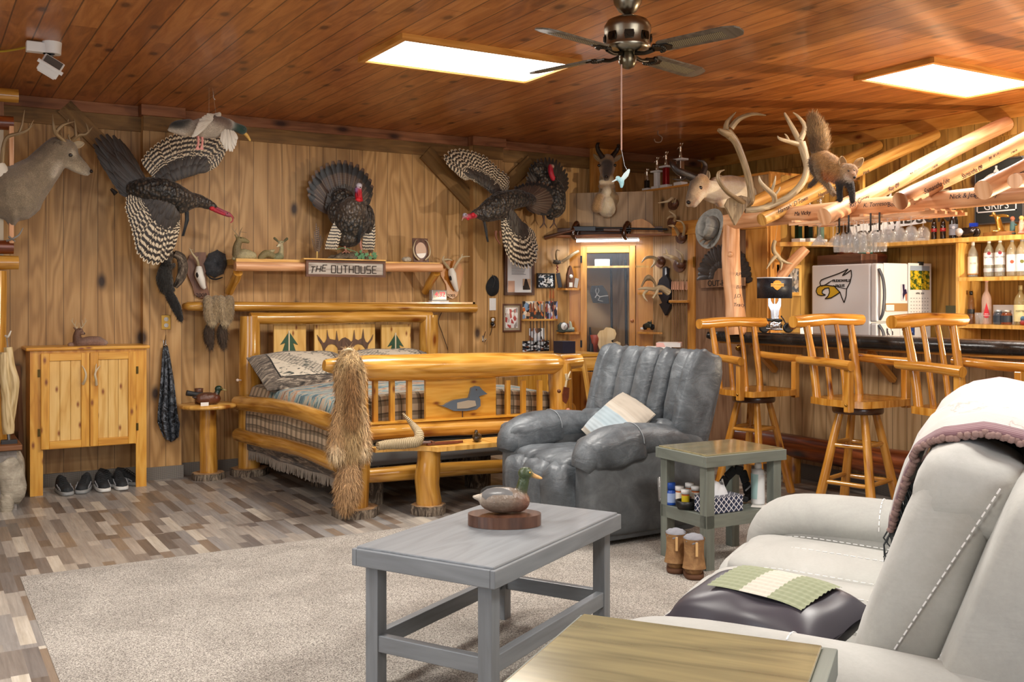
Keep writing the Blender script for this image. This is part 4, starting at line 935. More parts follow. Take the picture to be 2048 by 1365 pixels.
m = MB(); antler(m, [Q(131, 288, .03), Q(124, 278, .05), Q(112, 268, .1), Q(107, 252, .14), Q(105, 228, .14)], [.02, .016, .014, .011, .002], [([Q(111, 266, .1), Q(125, 250, .12), Q(150, 243, .1)], [.014, .011, .002]), ([Q(135, 247, .1), Q(136, 240, .1), Q(137, 238, .1)], [.008, .005, .002]), ([Q(125, 280, .05), Q(120, 262, .02), Q(116, 257, .02)], [.01, .006, .002])]); m.build('antler', antm, t)
m = MB(); antler(m, [Q(138, 288, 0), Q(144, 280, -.02), Q(158, 270, -.05), Q(172, 268, -.05), Q(186, 253, -.05)], [.02, .016, .014, .011, .002], [([Q(152, 273, -.03), Q(150, 252, -.03), Q(148, 237, -.03)], [.013, .01, .002]), ([Q(177, 265, -.05), Q(174, 252, -.05), Q(171, 246, -.05)], [.01, .006, .002]), ([Q(141, 283, 0), Q(137, 272, .02), Q(138, 268, .02)], [.01, .006, .002])]); m.build('antler', antm, t)
# ---------------------------------------------------------------- turkeys
def fan(mb, roots, tips, n, w, nrm, **k):
    """feathers from along the root line to along the tip line"""
    def at(P, t):
        L = [0]
        for i in range(len(P)-1): L.append(L[-1]+(V(P[i+1])-V(P[i])).length)
        if L[-1] < 1e-6: return V(P[0])
        d = t*L[-1]
        for i in range(len(P)-1):
            if d <= L[i+1]+1e-9: return V(P[i]).lerp(V(P[i+1]), (d-L[i])/max(1e-9, L[i+1]-L[i]))
        return V(P[-1])
    for i in range(n):
        t = i/(n-1); a, b = at(roots, t), at(tips, t); off = V(nrm)*(.0016*(i % 5)+.004*math.sin(i*2.1))
        mb.feather(a+off, b+off, w, nrm, **k)
    return mb
N_ = V((.12, -1, .05)).normalized()
def wing(parent, Q, bone, tips, n, w, cov=.5, name='wing', bend=0, cn=None):
    B = [Q(*b) for b in bone]; Tp = [Q(*b) for b in tips]; m = MB(); fan(m, B, Tp, n, w, N_, bend=bend); o = m.build(name, M['f_bar'], parent)
    m = MB()
    for lay, (f, n2, w2) in enumerate(((cov+.14, int(n*.9), w*.9), (cov, int(n*.9), w*.85), (cov*.6, n, w*.7))):
        B2 = [b+N_*(.012+.01*lay) for b in B]; T2 = []
        def at(P, t):
            k = min(int(t*(len(P)-1)), len(P)-2); return P[k].lerp(P[k+1], t*(len(P)-1)-k)
        for q in range(9): T2.append(at(B, q/8).lerp(at(Tp, q/8), f)+N_*(.012+.01*lay))
        mm = m if lay else MB()
        fan(mm, B2, T2, n2, w2, N_)
        if lay == 0: mm.build('barred_coverts', M['f_bar'], o)
    m.build('coverts', M['f_dark'], o); return o
dk1, dk2, dk3 = '1d1b19', '2b2724', '4a4038'
def tbody(parent, prims): return blob('body', prims, M['feath'], parent, .009, 3, .5, .006)
n = NT('body_plumage', .38, sheen=.15); a = n.nd('Attribute', attribute_name='Col').outputs[0]
vo = n.nd('TexVoronoi', {'Vector': n.co('Object', (1, 1, .7)), 'Scale': 42.0, 'Randomness': .8}); f = vo.outputs['Distance']
gl = n.noise(n.co('Object'), 16, 4, .6)
cc = n.mix(n.ramp(f, [(.15, 1.0), (.6, 0.0)]), a, n.mix(gl, lin('1a1816'), lin('8a7660'))); cc = n.mix(.35, cc, a)
n.col(cc); n.bump(f, .9, .012); n.put(n.b.inputs['Metallic'], .25); M['feath'] = n.done()
M['redskin'] = M['skin']
def beard(parent, pts, r, name='beard'):
    m = MB(); random.seed(5)
    for k in range(34):
        j = [V(p)+V((random.uniform(-r,r), random.uniform(-r,r)*.6, random.uniform(-r,r)*.4))*(1-.2*i) for i, p in enumerate(pts)]
        m.tube(j, [.0035]*(len(j)-1)+[.001], 4, res=2)
    return m.build(name, plain('1b1d20', .5), parent)
Q = K(7.98)
t = T('flying_turkey', 'flying wild turkey mount diving right, above the shoe cabinet and squirrel', 'turkey mount', Q(320, 395))
m = MB(); fan(m, [Q(262, 392, .02), Q(292, 372, .02)], [Q(238, 378, .0), Q(218, 350, .0), Q(198, 318), Q(186, 290), Q(192, 273), Q(208, 267), Q(228, 271), Q(244, 284), Q(258, 305), Q(270, 330), Q(274, 345)], 20, .065, N_); m.build('tail_fan', M['f_dark'], t)
m = MB(); fan(m, [Q(268, 392, .05), Q(292, 376, .05)], [Q(240, 370, .03), Q(222, 335, .03), Q(214, 305, .03), Q(232, 300, .03), Q(256, 325, .03)], 18, .05, N_); m.build('tail_coverts', M['f_dark'], t)
wing(t, Q, [(330, 372), (352, 362), (380, 352), (398, 345)], [(284, 318), (296, 300), (318, 283), (345, 268), (375, 262), (410, 262), (440, 272), (454, 286), (452, 302), (440, 322)], 26, .062, .45)
wing(t, Q, [(300, 392, .1), (322, 398, .14), (345, 412, .14), (352, 425, .12)], [(252, 398, .08), (250, 420, .08), (262, 455, .1), (268, 480, .1), (275, 510, .1), (290, 526, .1), (310, 532, .1), (330, 522, .1), (345, 500, .1), (352, 470, .1)], 26, .062, .42)
body = tbody(t, [('t', [Q(268, 378, .06), Q(292, 378, .1), Q(325, 382, .12), Q(352, 392, .12), Q(378, 400, .1)], [.06, .085, .10, .09, .06], dk1), ('t', [Q(340, 372, .12), Q(362, 388, .14), Q(380, 396, .12)], [.04, .05, .04], dk3),
  ('t', [Q(360, 412, .1), Q(390, 402, .1), Q(414, 408, .1), Q(428, 415, .1)], [.06, .05, .038, .026], dk2), ('t', [Q(370, 396, .1), Q(400, 400, .1)], [.05, .04], dk3)])
blob('head', [('t', [Q(420, 413, .1), Q(440, 423, .1), Q(458, 430, .1)], [.026, .024, .02], 'a05060'), ('e', Q(424, 417, .12), (.022, .02, .02), 'c8202c'), ('t', [Q(430, 421, .12), Q(448, 429, .12)], [.016, .012], 'b01c34'), ('t', [Q(462, 430, .1), Q(469, 437, .1)], [.009, .004], '8a6a50'), ('t', [Q(462, 430, .11), Q(466, 440, .11), Q(461, 446, .11)], [.007, .006, .005], 'b03848')], M['skin'], t, .0045, 3)
ball('eye', Q(455, 427, .12), .005, eyem, t); beard(t, [Q(372, 415, .1), Q(374, 440, .1), Q(366, 472, .1)], .016)
MB().tube([Q(232, 388, .04), Q(222, 378, .03)], [.02, .01], 8).build('leg', plain('18120f', .6), t); c = Q(320, 390, .04); MB().cyl(c, V((c.x, YB-.1 if c.x > cA[0] and c.x < cA[1] else YB, c.z)), .012).build('mounting_rod', M['steel'], t)
t = T('flying_turkey', 'flying wild turkey mount heading left, above the framed newspaper page', 'turkey mount', Q(1000, 395))
m = MB(); fan(m, [Q(1048, 398, .05), Q(1052, 412, .05)], [Q(1030, 372, .02), Q(1052, 364, .02), Q(1078, 363, .02), Q(1100, 370, .02), Q(1115, 382, .02), Q(1121, 398, .02), Q(1116, 416, .02), Q(1104, 430, .02), Q(1085, 430, .02), Q(1065, 422, .02)], 22, .055, N_); m.build('tail_fan', M['f_tail'], t)
wing(t, Q, [(990, 395, .05), (972, 378), (955, 365), (944, 352)], [(1018, 372), (1018, 352), (1000, 338), (985, 325), (968, 310), (945, 302), (920, 297), (898, 300), (886, 312), (892, 326), (908, 342), (925, 356)], 28, .058, .42)
wing(t, Q, [(1008, 405, .14), (1025, 425, .16), (1035, 440, .14), (1040, 448, .12)], [(1005, 445, .1), (1006, 478, .1), (1012, 505, .1), (1024, 528, .1), (1042, 538, .1), (1060, 538, .1), (1072, 525, .1), (1076, 500, .1), (1070, 470, .1)], 26, .058, .42)
tbody(t, [('t', [Q(1062, 400, .08), Q(1035, 398, .12), Q(1000, 406, .13), Q(972, 420, .12)], [.05, .085, .10, .07], dk1), ('t', [Q(1000, 420, .13), Q(975, 428, .12), Q(960, 428, .1)], [.09, .07, .05], dk2), ('t', [Q(980, 412, .13), Q(955, 425, .1), Q(945, 430, .1)], [.05, .035, .026], dk3)])
blob('head', [('t', [Q(950, 430, .1), Q(940, 433, .1), Q(929, 433, .1)], [.03, .027, .022], 'c04858'), ('e', Q(930, 430, .11), (.024, .018, .018), 'b8b4c0'), ('e', Q(946, 430, .13), (.022, .018, .022), 'd01c30'), ('e', Q(936, 439, .12), (.014, .01, .01), 'd01c30'), ('t', [Q(926, 436, .1), Q(924, 442, .1)], [.007, .003], 'd8a898')], M['skin'], t, .0045, 3)
ball('eye', Q(932, 430, .13), .005, eyem, t); c = Q(1020, 400, .04); MB().cyl(c, V((c.x, YB, c.z)), .012).build('mounting_rod', M['steel'], t); beard(t, [Q(968, 440, .1), Q(972, 462, .1), Q(976, 484, .1)], .014)
m = MB(); m.tube([Q(992, 462, .1), Q(992, 475, .1), Q(1000, 488, .1)], [.014, .01, .008], 8, res=3); m.tube([Q(1000, 462, .1), Q(1002, 478, .1)], [.012, .008], 8); m.build('leg', plain('7a4a34', .6), t)
# strutting tom behind
Q = K(8.12); t = T('strutting_turkey', 'dark strutting turkey mount with red head behind the flying turkey at right', 'turkey mount', Q(1095, 380))
m = MB(); fan(m, [Q(1088, 395), Q(1102, 395)], [Q(1052, 400), Q(1050, 375), Q(1053, 350), Q(1060, 330), Q(1075, 318), Q(1095, 314), Q(1115, 320), Q(1130, 338), Q(1138, 358), Q(1136, 375), Q(1122, 395)], 26, .06, N_); m.build('tail_fan', M['f_dark'], t)
tbody(t, [('t', [Q(1108, 360, .08), Q(1112, 385, .12), Q(1110, 415, .12), Q(1102, 430, .1)], [.045, .09, .10, .05], dk1), ('e', Q(1080, 340, .03), (.1, .04, .07), dk1), ('e', Q(1095, 370, .05), (.1, .05, .12), dk2)])
blob('head', [('t', [Q(1101, 333, .12), Q(1102, 346, .14), Q(1106, 358, .14)], [.024, .026, .022], 'b82038'), ('e', Q(1105, 333, .13), (.018, .018, .022), 'b8a090'), ('e', Q(1107, 355, .15), (.02, .016, .016), 'cc1c30')], M['skin'], t, .0045, 3)
m = MB()
for u in (1086, 1106): m.tube([Q(u, 428, .06), Q(u+2, 445, .06), Q(u-6, 456, .06)], [.014, .009, .006], 8, res=3); m.tube([Q(u+2, 445, .06), Q(u+8, 456, .06)], [.008, .004], 6)
m.build('leg', plain('5a4034', .6), t)
# ---------------------------------------------------------------- standing turkey on the log shelf
Ys = 8.08; Q = K(Ys); zs = Q(690, 519).z
t = T('standing_turkey', 'strutting wild turkey mount with spread tail fan standing on the log shelf', 'turkey mount', (Q(695, 519).x, Ys, zs))
rt_ = [Q(668, 428, -.05), Q(705, 428, -.05)]; tp_ = [Q(624, 400, -.06), Q(613, 384, -.06), Q(618, 362, -.06), Q(630, 342, -.06), Q(648, 328, -.06), Q(672, 320, -.06), Q(695, 321, -.06), Q(716, 329, -.06), Q(732, 342, -.06), Q(743, 360, -.06), Q(747, 378, -.06), Q(742, 396, -.06), Q(730, 402, -.06)]
m = MB(); fan(m, rt_, tp_, 20, .085, V((0, -1, 0)), camber=.05); m.build('tail_fan', M['f_tail'], t)
m = MB(); fan(m, [p+V((0, -.03, 0)) for p in rt_], [Q(650, 412, 0), Q(655, 388, 0), Q(668, 374, 0), Q(690, 368, 0), Q(708, 376, 0), Q(720, 392, 0)], 22, .05, V((0, -1, 0))); m.build('rump_feathers', M['f_dark'], t)
tbody(t, [('e', Q(702, 440, .09), (.155, .13, .185), dk1), ('e', Q(706, 420, .15), (.12, .09, .11), dk3), ('t', [Q(712, 415, .12), Q(717, 400, .16)], [.07, .04], dk2), ('e', Q(672, 425, .05), (.07, .06, .10), dk2), ('e', Q(735, 440, .06), (.06, .06, .13), dk2), ('e', Q(685, 395, .02), (.10, .06, .08), dk1), ('e', Q(695, 480, .08), (.11, .09, .06), '2e2418')])
blob('head', [('t', [Q(718, 405, .17), Q(717, 392, .19), Q(717, 376, .19)], [.036, .032, .028], 'c02030'), ('e', Q(718, 372, .20), (.028, .03, .026), 'c8c6d0'), ('e', Q(713, 380, .21), (.016, .014, .024), '7a5a8a'), ('e', Q(717, 400, .21), (.03, .022, .022), 'd41c28'), ('t', [Q(717, 380, .22), Q(717, 392, .23)], [.009, .007], 'c82838')], M['skin'], t, .005, 3)
ball('eye', Q(721, 375, .225), .005, eyem, t); ball('eye', Q(712, 374, .222), .005, eyem, t)
beard(t, [Q(719, 428, .2), Q(721, 455, .2), Q(717, 485, .17)], .018)
for pts, nm in ((([(678, 440, .1), (667, 470, .1), (663, 500, .1)]), 'w'), (([(740, 440, .06), (744, 470, .06), (738, 500, .06)]), 'w')):
    m = MB(); P = [Q(*p) for p in pts]
    for k in range(7): o = V(((k-3)*.008, -.004*k, 0)); m.feather(P[0]+o, P[2]+o*1.6, .035, V((0,-1,0)), bend=.05)
    m.build('wing', M['f_bar'], t)
m = MB()
for u in (690, 722):
    m.tube([Q(u-2, 482, .1), Q(u, 496, .1), Q(u+2, 503, .1)], [.014, .009, .008], 8)
    for dx in (-7, 0, 7): m.tube([Q(u+2, 502, .1), Q(u+2+dx, 506, .14)], [.006, .004], 6)
m.build('leg', plain('b07a68', .6), t)
m = MB(); random.seed(2)
def hum(i, j):
    a = 2*pi*i; r = j; k = 1+.08*math.sin(a*3+1)+.05*math.sin(a*7)
    x = .215*r*k*math.cos(a); y = .10*r*k*math.sin(a); z = .055*(1-r**3)+.008*math.sin(x*60)*math.sin(y*50+1)
    return V((Q(697, 519).x+x, Ys-.06+y, zs+max(0, z)))
m.grid(hum, 40, 10); base = m.build('rock_base', leather('mossy_rock', '3a3026', '6a5c4a', '8a7f6a', .9, 4, .8, 1.0), t)
m = MB()
for k in range(11):
    u, v = 712+random.random()*40, 503+random.random()*13; c = Q(u, v, .15+random.random()*.03); r = .018+random.random()*.012; a0 = random.random()*6
    lf = [(r*(1 if q % 2 == 0 else .55)*math.cos(a0+2*pi*q/10), r*(1 if q % 2 == 0 else .55)*math.sin(a0+2*pi*q/10)) for q in range(10)]
    m.prism(lf, c, (1, random.uniform(-.3,.3), 0), (random.uniform(-.2,.2), -.4, 1), .0015)
m.tube([Q(672, 500, .12), Q(685, 496, .14), Q(700, 500, .15), Q(715, 505, .15)], .003, 5, res=4); m.build('ivy', plain('5f8f68', .5), base)
# pheasant feather bunches
def bunch(u, v, label, grp, sc=1):
    q = Q(u, v, .02); tt = T('feather_bunch', label, 'feathers', (q.x, q.y, zs))
    q = V((q.x, q.y, zs)); m = MB()
    for k, (dx, h) in enumerate(((-.055, .17), (-.03, .23), (-.012, .30), (.014, .27), (.04, .21), (.062, .18))): m.feather(q+V((dx*.2, 0, .05)), q+V((dx*sc, .01*k-.02, h)), .018, V((0,-1,0)), bend=.02)
    m.build('feathers', M['f_pheasant'], tt); MB().cyl(q, q+V((0, 0, .06)), .006, .008, 8).build('quill_stem', plain('c8a860', .5), tt)
bunch(634, 518, 'bunch of tall barred pheasant feathers left of the standing turkey', None)
bunch(741, 505, 'bunch of short barred pheasant feathers right of the standing turkey', None, .7)
# ---------------------------------------------------------------- mallard hanging from the ceiling
Q = K(7.3); t = T('flying_duck', 'flying mallard duck mount hanging from the ceiling by threads', 'duck mount', Q(415, 255))
blob('body', [('t', [Q(372, 260), Q(400, 257), Q(430, 256), Q(452, 252)], [.035, .075, .075, .05], 'b8aa98'), ('t', [Q(430, 245, .02), Q(452, 250, .02)], [.06, .05], '54382c'), ('t', [Q(340, 256), Q(352, 250), Q(378, 250)], [.012, .03, .045], '1a1a1a'), ('t', [Q(338, 260), Q(370, 266)], [.012, .03], 'c4b8a6'), ('t', [Q(455, 248), Q(462, 250)], [.042, .036], 'e0dcd4'), ('t', [Q(463, 252), Q(475, 256), Q(485, 260)], [.034, .034, .036], '18382e')], M['fur'], t, .007, 4)
blob('bill', [('t', [Q(489, 266), Q(495, 273), Q(500, 281)], [.014, .013, .008], 'd8b45c')], M['resin'], t, .004, 3)
ball('eye', Q(488, 258, .03), .006, eyem, t)
m = MB(); fan(m, [Q(418, 245, .06), Q(432, 238, .06)], [Q(384, 274, .1), Q(390, 262, .1), Q(398, 240, .06), Q(412, 228, .05), Q(440, 226, .03)], 14, .035, V((0, -1, .3))); m.build('wing', M['f_white'], t)
m = MB(); fan(m, [Q(448, 258, .05), Q(465, 262, .05)], [Q(443, 285, .06), Q(452, 302, .06), Q(464, 305, .06), Q(470, 295, .06), Q(474, 280, .06)], 10, .03, V((0, -1, .1))); m.build('wing', M['f_white'], t)
m = MB()
for u in (396, 404): m.tube([Q(u, 272, .02), Q(u+1, 285, .03), Q(u-2, 297, .03)], [.01, .008, .008], 8); m.prism([(0, 0), (.012, -.035), (-.02, -.035)], Q(u, 290, .04), (1,0,0), (0,0,1), .005)
m.build('foot', plain('d08a80', .6), t)
m = MB(); m.cyl(Q(418, 230), V((Q(418, 230).x, 7.3, CEIL)), .0012, n=5); m.cyl(Q(432, 230), V((Q(425, 230).x, 7.3, CEIL)), .0012, n=5); m.build('thread', plain('a08a70', .5), t)
# ---------------------------------------------------------------- pronghorns
def prong_horn(m, Q, P, R): m.tube([Q(*p) for p in P], R, 10, res=5, rnd=.03)
w_, tn, dkf = 'e2d6c0', 'b08a5c', '3a2c22'
Yb_ = 8.2
A = PY(1187, 287, Yb_); B = PY(1245, 445, Yb_)
Q = K(8.02); t = T('pronghorn_mount', 'pronghorn shoulder mount facing forward on a pine board beside the ceiling fan cord', 'pronghorn mount', (Q(1215, 440).x, Yb_, B.z))
MB().box(A.x, B.x, Yb_, YB-.03, B.z, A.z).build('mount_board', M['casing'], t, bevel=.003)
blob('pronghorn_body', [('t', [Q(1214, 425, -.08), Q(1214, 405, -.03), Q(1214, 378, .0), Q(1213, 352, .03)], [.085, .11, .08, .07], 'a8906c'), ('t', [Q(1214, 418, .03), Q(1214, 405, .07)], [.09, .07], w_), ('t', [Q(1213, 380, .07), Q(1213, 384, .08)], [.045, .05], w_), ('t', [Q(1200, 373, .075), Q(1227, 373, .075)], [.022, .022], '8a6a48'), ('t', [Q(1202, 364, .08), Q(1225, 364, .08)], [.024, .024], w_),
  ('e', Q(1214, 325, .08), (.075, .08, .085), 'b0906a'), ('t', [Q(1214, 330, .12), Q(1213, 345, .2), Q(1213, 356, .25)], [.06, .042, .03], '4a3a2e'), ('t', [Q(1204, 336, .12), Q(1206, 350, .18)], [.035, .024], 'c8a884'), ('t', [Q(1224, 336, .12), Q(1221, 350, .18)], [.035, .024], 'c8a884'), ('e', Q(1213, 360, .22), (.028, .03, .014), w_), ('t', [Q(1199, 395, .03), Q(1193, 415, 0)], [.05, .06], tn), ('t', [Q(1229, 395, .03), Q(1236, 415, 0)], [.05, .06], tn)], M['fur'], t, .008, 4)
for s, u in ((-1, 1198), (1, 1230)): ball('eye', Q(u, 331, .15), .016, eyem, t)
ball('nose', Q(1213, 354, .285), (.022, .012, .012), nosem, t)
m = MB(); prong_horn(m, Q, [(1205, 315, .09), (1196, 300, .10), (1195, 290, .12), (1200, 282, .1), (1206, 279, .08)], [.028, .022, .017, .01, .003]); prong_horn(m, Q, [(1197, 296, .11), (1196, 290, .17)], [.015, .004]); m.build('horn', hornm, t)
m = MB(); prong_horn(m, Q, [(1223, 315, .09), (1233, 302, .10), (1237, 292, .12), (1231, 283, .1), (1221, 280, .08)], [.028, .022, .017, .01, .003]); prong_horn(m, Q, [(1236, 296, .11), (1237, 290, .17)], [.015, .004]); m.build('horn', hornm, t)
ear('ear', Q(1201, 322, .06), Q(1187, 309, .05), .045, (0, -1, 0), fur_r, t); ear('ear', Q(1228, 322, .06), Q(1244, 310, .05), .045, (0, -1, 0), fur_l, t)
# right pronghorn, on the closet wall, looking left
D = lambda u, v, d=0: PD(u, v, 8.35+d)
t = T('pronghorn_mount', 'pronghorn shoulder mount looking left, on the closet wall above the felt hat', 'pronghorn mount', D(1455, 400))
blob('pronghorn_body', [('t', [D(1492, 395, .35), D(1465, 388, .15), D(1435, 386, 0), D(1415, 380, -.1)], [.12, .12, .10, .085], w_), ('t', [D(1490, 375, .35), D(1460, 368, .15), D(1430, 366, 0)], [.085, .075, .05], tn), ('t', [D(1440, 403, -.02), D(1452, 405, 0)], [.05, .05], w_), ('t', [D(1428, 385, -.1), D(1440, 410, -.05)], [.022, .022], '9a6c40'),
  ('e', D(1402, 368, -.12), (.075, .075, .085), tn), ('t', [D(1400, 372, -.14), D(1388, 392, -.2), D(1379, 407, -.24)], [.07, .048, .034], 'c4a884'), ('t', [D(1392, 362, -.15), D(1383, 382, -.2), D(1376, 400, -.25)], [.05, .032, .022], '54402e'), ('t', [D(1402, 386, -.16), D(1388, 410, -.22)], [.05, .026], w_), ('e', D(1408, 386, -.13), (.05, .045, .045), w_)], M['fur'], t, .008, 4)
ball('eye', D(1401, 376, -.21), .017, eyem, t); ball('nose', D(1377, 405, -.28), (.018, .018, .016), nosem, t)
m = MB(); m.tube([D(1396, 362, -.14), D(1378, 352, -.16), D(1356, 342, -.2), D(1345, 330, -.2), D(1343, 322, -.16), D(1352, 321, -.1)], [.044, .038, .030, .021, .013, .004], 10, res=4, rnd=.04); m.tube([D(1372, 352, -.16), D(1362, 360, -.22), D(1345, 358, -.28)], [.022, .013, .003], 8, res=3); m.build('horn', hornm, t)
m = MB(); m.tube([D(1400, 358, -.1), D(1406, 346, -.08), D(1411, 332, -.06), D(1405, 323, -.08), D(1395, 321, -.1)], [.038, .03, .021, .013, .004], 10, res=4, rnd=.04); m.build('horn', hornm, t)
ear('ear', D(1410, 362, -.1), D(1416, 342, -.05), .06, (-.7, -.7, 0), fur_l, t)
# ---------------------------------------------------------------- red fox on the log rafter
D = lambda u, v, d=0: PD(u, v, 6.72+d)
t = T('red_fox_mount', 'standing red fox mount with raised bushy tail on the log rafter', 'fox mount', D(1700, 405))
rd, gy = 'b0652c', 'b4864e'
fb_ = blob('fox_body', [('t', [D(1637, 312, .12), D(1652, 322, .08), D(1668, 335, 0), D(1682, 345, -.04)], [.052, .062, .066, .062], gy), ('t', [D(1662, 345, .02), D(1676, 352, -.02)], [.055, .055], rd), ('t', [D(1684, 352, -.05), D(1690, 360, -.05)], [.05, .04], '9a8a7c'),
  ('t', [D(1682, 340, -.05), D(1694, 342, -.09)], [.05, .048], gy), ('e', D(1698, 342, -.12), (.056, .055, .046), 'b8946a'), ('t', [D(1701, 346, -.15), D(1708, 353, -.2)], [.03, .016], 'b88a60'), ('t', [D(1697, 352, -.14), D(1706, 357, -.18)], [.032, .014], 'd8ccbc'),
  ('t', [D(1680, 358, -.05), D(1679, 378, -.06), D(1680, 400, -.07)], [.034, .02, .017], '1e1a18'), ('t', [D(1696, 360, -.06), D(1703, 380, -.08), D(1705, 402, -.08)], [.034, .02, .017], '2e2622'),
  ('t', [D(1640, 325, .1), D(1641, 348, .1), D(1652, 366, .1), D(1668, 388, .08)], [.05, .034, .022, .016], '8f7658'), ('t', [D(1628, 322, .12), D(1628, 340, .16), D(1634, 356, .14), D(1620, 372, .14)], [.035, .026, .018, .014], '5a4838'),
  ('t', [D(1679, 352, -.04), D(1668, 342, 0)], [.05, .05], rd)], M['fur'], t, .006, 3, .5, .004)
ft_ = blob('tail', [('t', [D(1637, 310, .12), D(1640, 290, .12), D(1634, 265, .12), D(1626, 240, .12), D(1624, 232, .12)], [.036, .058, .064, .034, .012], 'a08058'), ('t', [D(1632, 298, .11), D(1634, 280, .1)], [.04, .045], '6a5038'), ('t', [D(1646, 282, .09), D(1638, 258, .09)], [.03, .035], 'c8a878')], M['furlong'], t, .006, 3, .5, .006)
strands(t, fb_, 5000, .022, -Rt*.6+UP*-.5-V((0,0,0)), .0022, 2); strands(t, ft_, 4000, .035, UP*.9, .003, 3)
ear('ear', D(1687, 334, -.1), D(1684, 313, -.09), .06, (-.3, -1, 0), fur_r, t); ear('ear', D(1709, 335, -.12), D(1727, 317, -.1), .055, (-.3, -1, 0), fur_r, t)
ball('eye', D(1697, 342, -.175), .0065, eyem, t); ball('eye', D(1708, 341, -.175), .0065, eyem, t); ball('nose', D(1709, 355, -.215), .009, nosem, t)
# ---------------------------------------------------------------- black squirrel on a knot-hole
Q = K(8.12); t = T('squirrel_mount', 'black squirrel mount climbing a hollow knot of wood below the turkey wing', 'squirrel mount', Q(335, 560))
sq_ = blob('squirrel_body', [('t', [Q(330, 532, .05), Q(328, 555, .06), Q(332, 575, .05)], [.034, .056, .05], '26231f'), ('e', Q(332, 524, .08), (.03, .032, .026), '2c2824'), ('t', [Q(338, 535, .08), Q(348, 530, .06)], [.016, .012], '3a322a'), ('t', [Q(338, 572, .06), Q(346, 580, .04)], [.022, .014], '3a322a'), ('t', [Q(334, 580, .05), Q(344, 598, .05), Q(352, 615, .05), Q(362, 640, .05)], [.028, .034, .034, .016], '1e1b19')], M['furlong'], t, .006, 3, .5, .006)
strands(t, sq_, 3500, .022, -UP, .0022, 4)
m = MB(); m.tube([Q(348, 508, .02), Q(362, 516, .02), Q(366, 535, .02), Q(360, 560, .02), Q(350, 575, .01)], [.03, .036, .04, .034, .015], 12, res=4, rnd=.12); m.tube([Q(348, 508, .02), Q(338, 515, .0), Q(336, 540, 0), Q(345, 575, 0)], [.028, .03, .03, .015], 12, res=4, rnd=.12); m.build('knot_hole', M['bark'], t)
ball('eye', Q(334, 522, .112), .005, eyem, t)
# ---------------------------------------------------------------- caribou antlers on the beam end
D = lambda u, v, d=0: PD(u, v, 7.35+d)
t = T('caribou_antlers', 'large pair of caribou antlers on a skull plate at the end of the bar beam', 'antlers', D(1470, 440))
m = MB(); m.prism([(0, -.10), (.09, .05), (.12, .10), (.04, .12), (-.05, .10), (-.075, .05)], D(1468, 425), -Rt*-1, (0,0,1), .05); m.ell(D(1470, 415), (.06, .05, .05)); m.build('skull_plate', antm, t, bevel=.01)
m = MB(); antler(m, [D(1490, 412), D(1502, 400, -.02), D(1500, 370, -.03), D(1488, 325, -.06), D(1472, 285, -.08), D(1458, 268, -.1), D(1455, 262, -.1)], [.026, .028, .026, .025, .026, .034, .03],
  [([D(1462, 270, -.1), D(1450, 266, -.12), D(1437, 260, -.15)], [.03, .028, .014]), ([D(1452, 260, -.1), D(1455, 244, -.1), D(1472, 224, -.1)], [.024, .018, .003]), ([D(1462, 256, -.1), D(1478, 238, -.12), D(1505, 228, -.15), D(1532, 231, -.18)], [.026, .02, .014, .003]),
   ([D(1495, 408), D(1475, 398, -.1), D(1455, 385, -.2), D(1438, 362, -.26), D(1437, 346, -.26), D(1449, 340, -.24)], [.022, .018, .016, .015, .012, .003]), ([D(1438, 352, -.26), D(1444, 352, -.26)], [.008, .003])]); m.build('antler', antm, t)
m = MB(); antler(m, [D(1490, 420), D(1520, 418), D(1550, 408), D(1580, 392, -.03), D(1605, 365, -.05), D(1614, 335, -.06), D(1608, 305, -.06), D(1602, 285, -.06)], [.026, .024, .024, .026, .026, .025, .03, .034],
  [([D(1603, 290, -.06), D(1590, 265, -.05), D(1572, 232, -.04), D(1569, 225, -.04)], [.028, .02, .012, .004]), ([D(1600, 280, -.06), D(1610, 255, -.06), D(1598, 235, -.06), D(1586, 225, -.06)], [.026, .018, .012, .004]), ([D(1602, 290, -.06), D(1580, 284, -.08), D(1560, 278, -.1), D(1555, 272, -.1)], [.022, .016, .012, .003]), ([D(1578, 283, -.08), D(1573, 272, -.08), D(1569, 268, -.08)], [.012, .007, .003]),
   ([D(1548, 408), D(1548, 392, -.05), D(1530, 375, -.12), D(1520, 362, -.15), D(1518, 352, -.15)], [.016, .02, .018, .012, .003]), ([D(1542, 385, -.08), D(1549, 365, -.1), D(1551, 352, -.1)], [.014, .009, .003]), ([D(1550, 390, -.05), D(1558, 380, -.06), D(1560, 374, -.06)], [.012, .007, .003])]); m.build('antler', antl, t)
# ================================================================ helpers for wall things
RB = V((1,0,0)); RC = V((0,-1,0)); RD = V((1,-1,0)).normalized()
def LM(o, r): r = V(r); y = UP.cross(r); return Matrix(((r.x, y.x, 0, o[0]), (r.y, y.y, 0, o[1]), (0, 0, 1, o[2]), (0, 0, 0, 1)))
def PN(u, v, off=0): d = ray(u, v); return EYE + d*((13.94-off*math.sqrt(2))/(d.x+d.y))      # diagonal corner plane
PB = lambda u, v, o=0: PY(u, v, YB-o)
PC = lambda u, v, o=0: PX(u, v, XBOX-o)
PL = lambda u, v, o=0: PX(u, v, XR-o)
def rect(fn, u0, v0, u1, v1, off=0):
    a, b = fn((u0+u1)/2, v1, off), fn((u0+u1)/2, v0, off); l, r = fn(u0, (v0+v1)/2, off), fn(u1, (v0+v1)/2, off)
    c = (l+r)/2; return V((c.x, c.y, a.z)), (V((r.x, r.y, 0))-V((l.x, l.y, 0))).length, b.z-a.z
